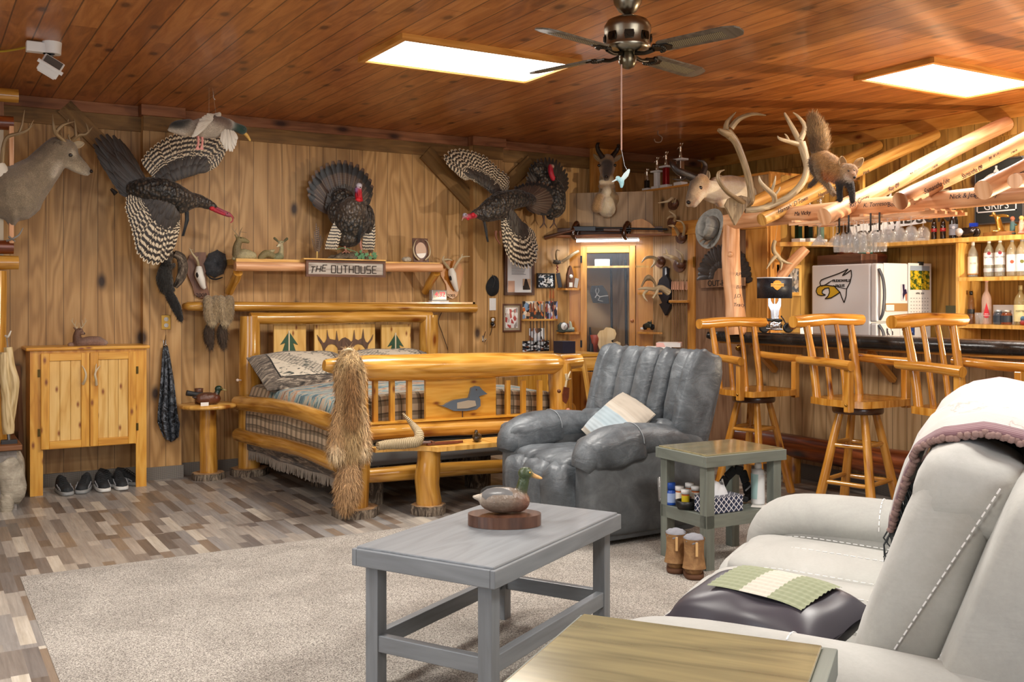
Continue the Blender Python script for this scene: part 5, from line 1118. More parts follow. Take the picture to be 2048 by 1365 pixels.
def thing(name, label, cat, loc, parts, group=None):
    t = T(name, label, cat, loc, group); d = {}
    for p in parts:
        nm, mb, mt = p[:3]; par = d[p[3]] if len(p) > 3 and p[3] else t; bv = p[4] if len(p) > 4 else 0
        d[nm] = mb.build(nm, mt, par, bevel=bv)
    return t
def photo(name, cols, sc=9, seed=0, rough=.35):
    n = NT(name, rough); vo = n.nd('TexVoronoi', {'Vector': n.co('UV', (sc, sc*.8, 1), (seed, seed*1.7, 0)), 'Scale': 1.0}); x = n.xyz(vo.outputs['Color'])
    st = [(i/len(cols), c) for i, c in enumerate(cols)]; n.col(n.ramp(x[0], st, 'CONSTANT')); return n.done()
def framed(name, label, cat, fn, r, u0, v0, u1, v1, fmat, pmat, fw_=.02, dep=.02, matb=None, mw=.0, group=None, off0=0):
    o, w_, h = rect(fn, u0, v0, u1, v1, off0); A = LM(o, r); t = T(name, label, cat, o, group)
    m = MB(A); a, b = -w_/2, w_/2; m.box(a, a+fw_, -dep, 0, 0, h); m.box(b-fw_, b, -dep, 0, 0, h); m.box(a+fw_, b-fw_, -dep, 0, 0, fw_); m.box(a+fw_, b-fw_, -dep, 0, h-fw_, h); m.build('frame', fmat, t, bevel=.002)
    if matb:
        MB(A).box(a+fw_, b-fw_, -dep*.5, -.002, fw_, h-fw_).build('mat_board', matb, t)
    e = fw_+mw; m = MB(A); z = -dep*.5-.002
    m.add([(a+e, z, e), (b-e, z, e), (b-e, z, h-e), (a+e, z, h-e)], [(0, 1, 2, 3)], [[(0,0),(1,0),(1,1),(0,1)]]); m.add([(a+e, z+.004, e), (b-e, z+.004, e), (b-e, z+.004, h-e), (a+e, z+.004, h-e)], [(3, 2, 1, 0)])
    m.build('picture', pmat, t); return t, A, w_, h
def stroke(mb, pts, w, nrm, closed=False):
    pts = [V(p) for p in pts]; n = len(pts)
    for i in range(n if closed else n-1): mb.bar(pts[i], pts[(i+1) % n], .0015, w, up=nrm.cross((pts[(i+1) % n]-pts[i]).normalized()))
    return mb
def P2(fn, pts, off=0): return [fn(u, v, off) for u, v in pts]
def polyfn(fn, pts, r, off, dep):        # polygon from pixels on a wall plane
    P = P2(fn, pts, off); o = P[0]; r = V(r).normalized(); return MB().prism([((p-o).dot(r), p.z-o.z) for p in P], o, r, UP, dep)
ink = plain('15120f', .6)
# ================================================================ hearth corner at the far left
hx = PZ(47, 1020, 0).x
he = T('stone_hearth', 'fieldstone hearth base with wooden ledge at the left edge', 'hearth', (hx-.5, 7.8, 0))
MB().box(hx-1.2, hx-.04, 7.50, YB-.01, 0, .40).build('mortar_core', leather('mortar', '6a6560', '8c8680', 'a8a29c', .9, 3, .5, .5), he)
random.seed(3); stn = leather('field_stone', '7d7567', 'a49b8a', 'c2baa8', .9, 2, .6, .6)
for x, z, r in ((hx-.07, .20, .13), (hx-.10, .055, .07), (hx-.24, .22, .1), (hx-.30, .07, .09), (hx-.45, .2, .12), (hx-.6, .18, .12), (hx-.8, .2, .13)):
    m = MB(); sup(m, (x, 7.51, z), (r*.62, .06, min(r*1.2, .19)), .75, .8, Matrix.Rotation(random.uniform(-.3,.3), 3, 'Y'), wr=.06, seed=int(x*99)); m.build('field_stone', stn, he)
m = MB(); sup(m, (hx-.03, 7.75, .19), (.06, .16, .17), .7, .8, wr=.06, seed=7); m.build('field_stone', stn, he)
MB().box(hx-1.2, hx-.01, 7.44, YB-.01, .41, .445).build('ledge', M['rustic'], he, bevel=.006)
pw = T('chimney_frame', 'log framed cream panel above the hearth at the left edge', 'wall panel', (hx-.5, 7.9, .445))
xl = PY(27, 300, 7.7).x
MB().log((xl-.12, 7.72, .445), (xl-.12, 7.72, 1.62), .085, .08, .03).build('log_post', M['honey'], pw)
MB().box(xl-1.2, xl-.06, 7.72, YB-.02, 1.72, 2.62).build('cream_panel', plain('cdc0a8', .8), pw)
for z in (1.68, 1.78, 2.64, 2.83): MB().log((xl-1.3, 7.70, z), (xl+(.03 if z in (1.68, 2.83) else 0), 7.70, z), .055, .05, .04).build('log_rail', M['honey'] if z in (1.68, 2.83) else M['red_log'], pw)
MB().box(xl-.03, xl, 7.66, 7.72, 1.8, 2.62).build('side_strip', M['pale_log'], pw, bevel=.005)
m = MB(); m.box(xl-.1, xl-.06, 7.70, 7.74, 2.6, 2.8); m.build('corbel', M['rustic'], pw)
Q = K(7.62)
t = thing('deer_skull', 'bleached deer skull with antler hung on the log framed panel at left edge', 'skull', Q(4, 430), [('skull', (lambda m: (m.tube([Q(-6, 330), Q(2, 350), Q(8, 385), Q(6, 410)], [.05, .055, .035, .02], 12, res=4, rnd=.05), m)[1])(MB()), plain('dcd4c4', .6)), ('antler', antler(MB(), [Q(3, 340), Q(6, 300, .05), Q(14, 275, .08), Q(35, 268, .1), Q(52, 262, .12), Q(66, 250, .12)], [.016, .014, .013, .012, .009, .002], [([Q(38, 267, .1), Q(44, 250, .12), Q(49, 220, .12)], [.011, .008, .002]), ([Q(58, 258, .12), Q(64, 246, .13), Q(68, 240, .12)], [.007, .004, .001])]), antm), ('nose_patch', MB().ell(Q(5, 390, .03), (.02, .015, .04)), plain('6a2a34', .6), 'skull')])
m = MB(); m.tube([Q(14, 482, .0), Q(25, 478, .06), Q(38, 470, .08), Q(46, 456, .1)], [.008, .007, .006, .003], 8, res=4); m.tube([Q(18, 474), Q(30, 483, .05)], [.008, .004], 6)
solo('antler_hook', m, plain('8d8a84', .5), 'small grey antler hook under the log framed panel', 'hook')
# fireplace brushes on the post
Q = K(7.56)
t = T('hearth_broom', 'hearth broom with peeled branch handle hanging on the log post', 'broom', Q(18, 905))
m = MB(); m.tube([Q(8, 705), Q(10, 750), Q(14, 800), Q(16, 850), Q(17, 868)], [.035, .038, .035, .04, .034], 12, res=4, rnd=.05); h_ = m.build('handle', wood('birch_handle', '8a6c3c', 'c8b080', 'ddc9a0', .5, .1, 2, True, '3a2410'), t)
m = MB(); m.cyl(Q(17, 868), Q(18, 882), .012); m.build('ferrule', M['steel'], t)
m = MB(); A = Q(18, 880); m.box(A.x-.05, A.x+.05, A.y-.03, A.y+.03, A.z-.05, A.z); b_ = m.build('brush_block', plain('2c2c2e', .6), t, bevel=.004)
m = MB(); m.hexa([(A.x-.05, A.y-.02, A.z-.16), (A.x+.01, A.y-.02, A.z-.16), (A.x+.01, A.y+.02, A.z-.16), (A.x-.05, A.y+.02, A.z-.16), (A.x-.045, A.y-.025, A.z-.05), (A.x+.045, A.y-.025, A.z-.05), (A.x+.045, A.y+.025, A.z-.05), (A.x-.045, A.y+.025, A.z-.05)]); m.build('bristles', leather('bristle', '17181a', '2e3032', '4a4c4e', .9, 12, .8, .8), t)
t = T('fire_poker', 'crooked branch handled fire poker hanging from a white hook beside the broom', 'fire tool', Q(24, 870))
m = MB(); m.tube([Q(16, 695), Q(20, 730), Q(28, 765), Q(26, 800), Q(20, 850)], [.028, .03, .034, .03, .024], 12, res=4, rnd=.05); m.build('handle', wood('birch_handle2', '8a6c3c', 'c8b080', 'ddc9a0', .5, .1, 2, True, '3a2410'), t)
m = MB(); m.tube([Q(16, 695), Q(13, 675)], .003, 6); m.build('hanging_loop', M['steel'], t)
m = MB(); m.cyl(Q(20, 850), Q(19, 895), .006); m.build('poker_rod', M['steel'], t)
m = MB(); m.tube([Q(11, 672), Q(16, 674, .03), Q(22, 662, .04)], [.007, .008, .004], 8, res=3); solo('wall_hook', m, plain('d8d4c8', .4), 'white antler tip hook holding the fire poker', 'hook')
# flood light on the ceiling
c = PZ(104, 85, CEIL); t = T('flood_light', 'white twin flood light on the ceiling with a yellow cord', 'flood light', c)
m = MB(); m.cyl(c, c-UP*.07, .055, .05, 16); m.box(c.x-.14, c.x+.02, c.y-.03, c.y+.03, c.z-.07, c.z-.01); m.build('junction_box', M['white'], t, bevel=.006)
Al = Matrix.Translation(c+V((-.01, -.03, -.15))) @ Matrix.Rotation(.5, 4, 'Y') @ Matrix.Rotation(-.6, 4, 'X')
hd_ = MB(Al).cbox((0, 0, 0), .12, .06, .10).build('lamp_head', M['white'], t, bevel=.006); m = MB(Al)
for k in range(4): m.box(-.05, .05, .03, .045, -.04+.022*k, -.03+.022*k)
m.box(-.075, .075, -.05, -.03, -.055, -.045); m.build('cooling_fins', M['white'], hd_); MB(Al).box(-.05, .05, -.036, -.03, -.04, .035).build('lens', plain('5a5a58', .2), hd_)
MB().cyl(c-UP*.06, c+V((-.01, -.02, -.11)), .012).build('swivel', M['steel'], t)
m = MB(); m.tube([c+V((-.13, 0, -.03)), PZ(50, 95, CEIL-.02), PZ(0, 103, CEIL-.01), PZ(-60, 100, CEIL-.01)], .007, 8, res=6); m.build('power_cord', plain('b89a30', .5), t)
# ================================================================ ceiling fan
fc = C(.585, 5.05, CEIL); fan_t = T('ceiling_fan', 'antique pewter ceiling fan with four cane inset blades', 'ceiling fan', fc)
pew = plain('8f8878', .3, 1); zc = CEIL
MB().lathe([(.075, 0), (.07, -.03), (.045, -.07), (.02, -.085)], fc, 24).build('canopy', pew, fan_t)
MB().cyl(fc-UP*.07, fc-UP*.15, .014).build('downrod', plain('1c1a18', .4, .8), fan_t)
mo = MB().lathe([(.02, -.095), (.06, -.10), (.10, -.118), (.118, -.145), (.12, -.165), (.115, -.185), (.115, -.245), (.118, -.25), (.10, -.27), (.055, -.28), (.0, -.28)], fc, 40).build('motor_housing', pew, fan_t)
for k in range(8):
    a = 2*pi*k/8+.2; n_ = V((math.cos(a), math.sin(a), 0)); r_ = UP.cross(n_); o = fc+n_*.1155-UP*.21
    m = MB(); m.prism([(-.022, -.02), (.022, -.02), (.026, 0), (.022, .02), (-.022, .02), (-.026, 0)], o, r_, UP, .004); m.prism([(.012*math.cos(q*pi/4), .014*math.sin(q*pi/4)) for q in range(8)], o+n_*.003, r_, UP, .005); m.build('rosette', plain('3c3832', .3, 1), mo)
MB().lathe([(.03, -.27), (.042, -.285), (.045, -.31), (.045, -.325), (.035, -.35), (.012, -.362), (0, -.362)], fc, 24).build('switch_cup', plain('6a6250', .3, 1), fan_t)
bl_w = wood('fan_blade_wood', '3a342c', '5a5246', '6e6658', .4, .2, 1, False)
def cane():
    n = NT('cane_weave', .6); X = n.xyz(n.co('UV', (1, 1, 1))); s = n.ma('MULTIPLY', n.ma('SINE', n.ma('MULTIPLY', X[0], 520)), n.ma('SINE', n.ma('MULTIPLY', X[1], 520))); n.col(n.ramp(s, [(.1, '3a3428'), (.35, 'b0a078')])); return n.done()
cn_m = cane()
for k in range(4):
    dlat, ddep = [(-.46, -.46), (.47, -.44), (.46, .47), (-.47, .45)][k]; d = (Rt*dlat+Fw*ddep).normalized(); s_ = UP.cross(d); A = Matrix(((d.x, s_.x, 0, fc.x), (d.y, s_.y, 0, fc.y), (0, 0, 1, zc-.285), (0, 0, 0, 1))) @ Matrix.Rotation(math.radians(-11), 4, 'X')
    m = MB(A); m.prism([(.2, -.045), (.22, -.055), (.58, -.062), (.635, -.045), (.65, -.02), (.65, .02), (.635, .045), (.58, .062), (.22, .055), (.2, .045)], (0,0,0), (1,0,0), (0,1,0), .008); b = m.build('blade', bl_w, fan_t, bevel=.002)
    m = MB(A); m.box(.26, .56, -.03, .03, -.0015, .0095); m.build('cane_inset', cn_m, b)
    m = MB(A); m.tube([(.05, 0, -.005), (.11, 0, -.015), (.16, 0, -.006)], [.012, .01, .012], 8, res=3)
    for q in range(9): a = pi*q/8-pi/2; m.ell((.235+.035*math.cos(a)-.05, .035*math.sin(a), -.004), .011, nu=8, nv=6)
    m.prism([(.14, -.015), (.2, -.04), (.25, -.03), (.27, 0), (.25, .03), (.2, .04), (.14, .015)], (0, 0, -.006), (1,0,0), (0,1,0), .006); m.build('blade_iron', plain('3c3832', .3, 1), b)
hb = C((1243-UH)/FPX*5.0, 5.0, 0)
ce = V((hb.x, hb.y, CH+(VH-300)/FPX*5.0)); m = MB(); m.tube([V((hb.x, hb.y, zc-.35)), ce], .0035, 6); m.build('pull_cord', plain('b89080', .6), fan_t)
m = MB(); m.tube([ce, ce+V((.012, -.01, -.08)), ce+V((.03, -.02, -.115))], .0016, 5); m.build('bead_chain', M['steel'], fan_t)
D5 = lambda u, v, d=0: PD(u, v, 4.98+d)
blob('hummingbird', [('t', [D5(1224, 364), D5(1232, 360)], [.003, .005], 'e8f0f0', 2), ('e', D5(1236, 356), (.012, .012, .01), 'bfe0e4'), ('t', [D5(1236, 357), D5(1243, 364), D5(1243, 374)], [.010, .014, .007], 'a8d4dc'), ('t', [D5(1244, 360), D5(1252, 350), D5(1258, 340)], [.010, .013, .006], 'd8ecee')], M['resin'], fan_t, .003, 2)
m = MB(); h0 = PZ(1316, 262, CEIL); m.tube([h0, h0-UP*.03, h0+V((.03, -.02, -.06)), h0+V((.02, -.01, -.10)), h0+V((-.02, .01, -.10)), h0+V((-.035, .01, -.075))], .006, 8, res=4); solo('ceiling_hook', m, plain('6a5040', .5), 'brown curved hook screwed into the ceiling near the trophies', 'hook')
m = MB(); h0 = PZ(427, 190, CEIL); m.tube([h0, h0-UP*.02, h0+V((.012, 0, -.035))], .003, 6, res=3); solo('ceiling_hook', m, M['white'], 'tiny white screw hook in the ceiling above the flying duck', 'hook')
# ================================================================ back wall: log shelf, ledge and what stands there
sA, sB = PY(470, 533, 7.98), PY(882, 536, 7.98)
ls = T('log_shelf', 'half log wall shelf with slanted log brackets above the bed', 'shelf', ((sA.x+sB.x)/2, 8.1, sA.z))
SZ = PY(690, 521, 8.0).z
m = MB(); m.tube([sA, sB], [.042, .042], 18, flat=.9); m.build('log_front', M['pale_log'], ls); MB().box(sA.x+.01, sB.x-.01, 7.98, YB-.005, SZ-.05, SZ-.004).build('shelf_board', M['shelf_pine'], ls)
for u, ub in ((476, 459), (872, 850)):
    a, b = PY(u, 545, 8.02), PY(ub, 584, 8.26); MB().log(a, b, .04, .036, .03).build('bracket', M['honey'], ls)
bA, bB = PY(376, 613, 8.20), PY(950, 617, 8.20)
lg = T('log_ledge', 'long polished half log ledge on the wall above the headboard', 'ledge', ((bA.x+bB.x)/2, 8.2, bA.z))
zl = bA.z; m = MB(); m.tube([bA+V((0, 0, 0)), bA+V((.12, -.02, 0)), (bA+bB)/2, bB], [.035, .055, .055, .055], 18, res=3, flat=.75); m.build('log_ledge_front', M['honey'], lg); MB().box(bA.x+.05, bB.x, 8.2, YB-.105 if 0 else YB-.005, zl-.02, zl+.03).build('ledge_board', M['honey'], lg)
# THE OUTHOUSE sign
o, w_, h = rect(lambda u, v, f=0: PY(u, v, 7.935), 613, 524, 767, 552)
A = LM(o, RB); sg = T('outhouse_sign', 'dark framed rustic sign reading THE OUTHOUSE on the log shelf front', 'sign', o)
MB(A).box(-w_/2, w_/2, -.012, 0, 0, h).build('sign_board', wood('silver_birch', '6a6058', 'a89c90', 'c8bfb4', .6, 0, 1, False), sg)
m = MB(A); f = .01; m.box(-w_/2-f, w_/2+f, -.022, .0, -f, f); m.box(-w_/2-f, w_/2+f, -.022, 0, h-f, h+f); m.box(-w_/2-f, -w_/2+f, -.022, 0, f, h-f); m.box(w_/2-f, w_/2+f, -.022, 0, f, h-f); m.build('sign_frame', M['rack'], sg)
m = MB()
LET = {'T': [[(0,1),(1,1)],[(.5,1),(.5,0)]], 'H': [[(0,0),(0,1)],[(1,0),(1,1)],[(0,.5),(1,.5)]], 'E': [[(1,0),(0,0)],[(0,0),(0,1)],[(0,1),(1,1)],[(0,.5),(.8,.5)]], 'O': [[(0,0),(1,0)],[(1,0),(1,1)],[(1,1),(0,1)],[(0,1),(0,0)]], 'U': [[(0,1),(0,0)],[(0,0),(1,0)],[(1,0),(1,1)]], 'S': [[(1,1),(0,1)],[(0,1),(0,.5)],[(0,.5),(1,.5)],[(1,.5),(1,0)],[(1,0),(0,0)]]}
x = -w_/2+.025
for i, ch in enumerate('THE OUTHOUSE'):
    if ch == ' ': x += .035; continue
    lw_, lh, tz = (.034, .05, .022+.008*i) if i < 3 else (.036, .06, .024)
    for a, b in LET[ch]:
        P = [A @ V((x+p[0]*lw_+(.012*p[1] if i < 3 else 0), -.015, tz+p[1]*lh)) for p in (a, b)]; m.bar(P[0], P[1], .006, .008, up=V((0, -1, 0)))
    x += lw_+.0165
m.build('twig_letters', plain('2a1c14', .7), sg)
MB(A).box(-w_/2-.04, w_/2, -.05, .02, h+.012, h+.022).build('top_strip', M['shelf_pine'], sg)
# resin deer on the shelf
def figure(name, label, Q, prims, eyes=(), extra=(), vox=.0035, base=None, mat=None):
    t = T(name, label, 'figurine', base); blob('deer_body', prims, mat or M['resin'], t, vox, 3)
    for e in eyes: ball('eye', e, .004, eyem, t)
    for nm, mb, mt in extra: mb.build(nm, mt, t)
    return t
Q = K(8.02); g1, g2 = '8a7c52', 'b0a47c'; zz = SZ-.003
m1 = antler(MB(), [Q(478, 474), Q(470, 464), Q(464, 456)], [.005, .004, .001], [([Q(470, 464), Q(474, 455)], [.003, .001]), ([Q(466, 460), Q(463, 452)], [.003, .001])]); m2 = antler(MB(), [Q(479, 473), Q(481, 463), Q(485, 455)], [.005, .004, .001], [([Q(481, 464), Q(494, 466)], [.003, .001])])
figure('buck_figurine', 'carved resin buck lying on the left end of the log shelf', Q, [('t', [Q(475, 510), Q(474, 495), Q(478, 482)], [.045, .034, .026], '7a6a48'), ('t', [Q(476, 512), Q(490, 510), Q(505, 512)], [.04, .05, .035], g2), ('t', [Q(478, 480), Q(488, 481), Q(496, 484)], [.028, .022, .014], g1), ('t', [Q(474, 476), Q(470, 470)], [.010, .006], g1), ('t', [Q(468, 517), Q(482, 518)], [.018, .018], g2), ('t', [Q(500, 516), Q(512, 517)], [.02, .012], g1)], [Q(482, 476, .028)], [('antler', m1, antm), ('antler', m2, antm)], base=V((Q(488, 519).x, 8.02, zz)))
figure('doe_figurine', 'pair of small resin fawns lying together on the log shelf', Q, [('t', [Q(522, 516), Q(532, 508), Q(545, 512)], [.028, .034, .028], g1), ('t', [Q(535, 504), Q(543, 503), Q(548, 501)], [.016, .015, .010], g2), ('t', [Q(553, 516), Q(560, 513)], [.035, .035], '7a7a58'), ('t', [Q(561, 512), Q(563, 500), Q(563, 492)], [.026, .018, .016], g2), ('e', Q(562, 486), (.022, .02, .02), g2), ('t', [Q(561, 488), Q(555, 493)], [.014, .009], 'e0d8bc'), ('t', [Q(557, 484), Q(549, 477)], [.008, .011], '5a5638'), ('t', [Q(567, 484), Q(574, 478)], [.008, .012], '5a5638')], [Q(564, 485, .02), Q(554, 491, .012)], base=V((Q(548, 519).x, 8.02, zz)))
# reclining buck on the cabinet
Q = K(8.1); cz = 1.076
hA = []
for s in (-1, 1):
    hA.append(('antler', antler(MB(), [Q(158+s*3, 660), Q(158+s*8, 652), Q(158+s*13, 644), Q(158+s*12, 636)], [.005, .0045, .003, .001], [([Q(158+s*8, 652), Q(158+s*6, 640)], [.003, .001]), ([Q(158+s*11, 648), Q(158+s*17, 640)], [.003, .001]), ([Q(158+s*4, 658), Q(158+s*1, 646)], [.003, .001])]), antl))
figure('buck_figurine', 'brown resin buck lying on top of the pine shoe cabinet', Q, [('t', [Q(157, 686), Q(154, 674), Q(156, 664)], [.042, .03, .024], '6a4a38'), ('t', [Q(156, 688), Q(175, 684), Q(195, 684), Q(205, 688)], [.034, .04, .042, .03], '8a6a5a'), ('e', Q(159, 662), (.026, .024, .022), '7a5a48'), ('t', [Q(161, 664), Q(168, 668)], [.018, .011], '9a7c68'), ('t', [Q(140, 690), Q(160, 690)], [.018, .02], '9a7a68'), ('t', [Q(180, 690), Q(205, 690)], [.02, .018], 'b09a88'), ('t', [Q(197, 680), Q(212, 686)], [.028, .016], 'a89284'), ('t', [Q(152, 660), Q(147, 655)], [.008, .005], '6a4a38')], [Q(160, 659, .026)], hA + [('nose', MB().ell(Q(169, 667, .008), .005), nosem)], .004, V((Q(175, 692).x, 8.1, cz)))
# framed couple photo with antlers, rock, skull plaques, caps, clock
o = PY(843, 521, 8.05); t = T('framed_antler_photo', 'dark photo frame ringed by curved antlers on the right end of the log shelf', 'photo frame', V((o.x, 8.05, zz))); A = LM((o.x, 8.05, zz), RB) @ Matrix.Rotation(-.12, 4, 'X')
MB(A).box(-.075, .075, 0, .015, 0, .22).build('back_board', M['rack'], t, bevel=.003)
m = MB(A); e = [(.052*math.cos(a), .11+.072*math.sin(a)) for a in [2*pi*k/24 for k in range(24)]]; m.prism(e, (0, -.001, 0), (1,0,0), (0,0,1), .003); m.build('oval_picture', photo('couple_photo', ['17181a', 'e8e4dc', '20242a', 'c8a890', 'f0ece4', '101214'], 5, 3), t)
for s in (-1, 1): m = MB(A); m.tube([(s*.03, -.015, .02), (s*.072, -.02, .06), (s*.082, -.02, .12), (s*.06, -.02, .185), (s*.035, -.015, .205)], [.008, .0075, .006, .004, .001], 8, res=4); m.build('antler_trim', antl, t)
m = MB(); sup(m, (PY(811, 519, 8.02).x, 8.0, zz+.022), (.04, .03, .022), .8, .8, wr=.1, seed=2); solo('small_rock', m, leather('rock', '8a7c6a', 'b8ac98', 'd8cfbe', .9, 5, .7, .8), 'small tan rock on the log shelf beside the antler photo frame', 'rock')
def euro(label, poly, P, S, A1, A2, txt, tpos, ts, pm, lean):
    t = T('skull_plaque', label, 'skull plaque', PB(*S[-1]))
    b_ = polyfn(PB, poly, RB, 0, .022).build('plaque', pm, t, bevel=.005)
    m = MB(); m.tube([PB(u, v, d) for u, v, d in P], [.028, .045, .04, .028, .019], 14, res=4, rnd=.04, flat=.8); sk = m.build('skull', plain('e6e2d8', .5), t)
    m = MB(); m.ell(PB(*S[0], .075), (.018, .014, .026)); m.build('eye_socket', plain('1a1410', .8), sk); m = MB(); m.ell(PB(*S[1], .05), (.012, .008, .014)); m.build('nose_hole', plain('2a1e18', .8), sk)
    for Pp, rr in A1: m = MB(); [m.tube([PB(u, v, d) for u, v, d in q], r_, 9, res=4, rnd=.04) for q, r_ in zip(Pp, rr)]; m.build('antler', antl, t)
    text('carved_year', txt, ts, plain('241812', .8), b_, PB(*tpos, .024), RB, UP, .0006)
euro('European deer skull plaque with one spike antler beside the grey wool cap', [(392, 505), (410, 505), (412, 530), (410, 560), (418, 590), (412, 596), (400, 597), (388, 590), (384, 574), (374, 550), (372, 525), (378, 511)], [(398, 534, .04), (398, 548, .05), (402, 560, .055), (406, 572, .05), (409, 577, .045)], [(396, 550), (407, 574)], [([[(397, 533, .05), (394, 520, .07), (385, 508, .08), (379, 497, .09)], [(393, 518, .07), (396, 513, .08)], [(380, 500, .09), (386, 500, .09)]], [[.012, .011, .008, .003], [.008, .002], [.005, .002]])], [], '2008', (403, 591), .045, M['plaque'], 0)
euro('European deer skull plaque with two antlers on oval oak board above the clock', [(886, 525), (903, 520), (918, 526), (925, 545), (920, 570), (912, 592), (903, 598), (893, 594), (890, 570), (880, 552), (878, 535)], [(902, 538, .05), (904, 548, .06), (907, 560, .065), (911, 574, .055), (914, 582, .045)], [(902, 556), (913, 576)], [([[(898, 537, .06), (890, 528, .08), (886, 520, .1), (888, 512, .12)], [(887, 520, .1), (897, 519, .12), (905, 522, .13)]], [[.014, .014, .012, .004], [.01, .008, .003]]), ([[(908, 538, .06), (915, 526, .08), (924, 515, .1), (940, 513, .12)], [(922, 517, .1), (925, 508, .11)]], [[.014, .013, .011, .003], [.009, .003]])], [], '2003', (903, 592), .04, M['plaque_oak'], 0)
t = T('newsboy_cap', 'grey wool newsboy cap hanging on the wall left of the log shelf', 'cap', PB(431, 560)); m = MB()
def capf(i, j):
    a = 2*pi*i; r = j; k = 1-.10*abs(math.sin(4*a))**.5*j; c0 = PB(432, 528, .03); x = .098*r*k*math.cos(a); z = .118*r*k*math.sin(a)
    return c0+V((x+.01*r*math.sin(a), -(.06*(1-r**2.6)+.012*(1-abs(math.cos(4*a)))*(1-r)), z))
m.grid(capf, 48, 10); m.build('crown', M['wool'], t)
m = MB(); m.tube([PB(412, 545, .03), PB(420, 556, .04), PB(432, 559, .05), PB(445, 555, .04)], [.008, .014, .014, .008], 10, res=4, flat=.5); m.build('brim', M['black_felt'], t); solo('cap_hook', MB().cyl(PB(432, 525, 0), PB(432, 525, .07), .006), M['steel'], 'steel peg behind the grey wool cap', 'hook')
t = T('black_cap', 'black felt flat cap hanging on the wall right of the skull plaque', 'cap', PB(986, 596)); m = MB()
def capg(i, j):
    a = 2*pi*i; r = j; c0 = PB(986, 572, .11); x = .072*r*math.cos(a)*(1-.12*math.sin(a)*r-.06*math.cos(3*a)); z = .098*r*math.sin(a); return c0+V((x+.01*math.sin(a), -.05*(1-r**2.4), z))
m.grid(capg, 40, 10); m.build('crown', M['black_felt'], t); m = MB(); m.tube([PB(984, 550, .16), PB(990, 560, .17), PB(986, 575, .165)], .004, 6, res=3); m.build('crease_seam', M['black'], t)
# clock
o, w_, h = rect(lambda u, v, f=0: PY(u, v, 8.14), 862, 587, 892, 608); A = LM((o.x, 8.14, zl+.045), RB); t = T('alarm_clock', 'small silver digital alarm clock showing 4:32 on the log ledge', 'clock', (o.x, 8.14, zl+.045))
MB(A).box(-w_/2, w_/2, -.02, .04, 0, h).build('clock_case', plain('a8a8aa', .35, .6), t, bevel=.006); MB(A).box(-w_/2+.008, w_/2-.008, -.0225, -.02, .018, h-.006).build('display', plain('160606', .1), t)
text('digits', '4:32', .062, plain('ff2030', .4, emit=3), t, A @ V((.004, -.0235, .018+(h-.024)/2)), RB, UP)
MB(A).box(-w_/2-.01, w_/2+.012, -.035, .03, -.012, -.001).build('paper_slip', M['paper'], t)
m = MB(); m.tube([PB(892, 612, .02), PB(877, 640, .03), PB(884, 665, .02), PB(896, 700, .02)], .003, 6, res=4); solo('clock_cord', m, M['black'], 'thin black cord hanging from the ledge beside the headboard', 'cord')
# plates and hooks
def plate(label, fn, r, u, v, w_=.07, h=.115, kind='outlet', pm=None, off=0):
    o = fn(u, v, off); A = LM(o, r); t = T(kind, label, 'switch' if kind == 'light_switch' else 'outlet', o); MB(A).box(-w_/2, w_/2, -.007, 0, -h/2, h/2).build('cover_plate', pm or M['brass'], t, bevel=.002)
    if kind == 'light_switch': MB(A).box(-.018, .018, -.012, -.007, -.035, .035).build('rocker', M['white'], t)
    else:
        for z in (-.024, .024):
            f_ = MB(A).lathe([(.0, 0), (.017, 0), (.017, .004), (0, .004)], (0, -.007, z), 16, M=Matrix.Rotation(pi/2, 3, 'X')).build('receptacle', M['white'], t)
            m = MB(A); m.box(-.007, -.005, -.0125, -.011, z-.004, z+.007); m.box(.005, .007, -.0125, -.011, z-.004, z+.007); m.build('slots', M['black'], f_)
    return t
plate('brass outlet cover with two white receptacles above the camo cloth', PB, RB, 332, 645, off=.1); plate('black sided outlet box below the squirrel tail base', PB, RB, 340, 596, .05, .05, pm=M['rack'], off=.1)
plate('white light switch under the black felt cap', PB, RB, 985, 609, kind='light_switch', pm=M['white'], off=.1)
plate('brass outlet with black plug below the light switch', PB, RB, 985, 645, .06, .1, off=.1)
m = MB(); m.ell(PB(985, 648, .13), (.018, .02, .02)); m.tube([PB(985, 650, .13), PB(981, 668, .11), PB(972, 690, .02), PB(968, 704, .02)], .003, 6, res=4); solo('plug_cord', m, M['black'], 'black plug with thin cord running down to the bed foot', 'cord')
def coathook(label, fn, u, v, off, s=1):
    o = fn(u, v, off); t = T('coat_hook', label, 'hook', o); m = MB(); m.tube([o, o+V((0, -.02, .03*s)), o+V((0, -.05, .07*s))], [.006, .005, .004], 8, res=3); m.tube([o-UP*.01, o+V((0, -.03, -.03)), o+V((0, -.05, -.01))], [.006, .005, .005], 8, res=3); m.ell(o+V((0, -.05, -.005)), .009); m.build('hook', M['chrome'], t); MB(LM(o, RB)).box(-.01, .01, -.004, 0, -.03, .03).build('hook_plate', M['chrome'], t); return t
coathook('chrome coat hook on the pilaster holding the camo cloth', PB, 329, 688, .1); coathook('chrome coat hook on the wall left of the church picture', PB, 966, 678, .1)
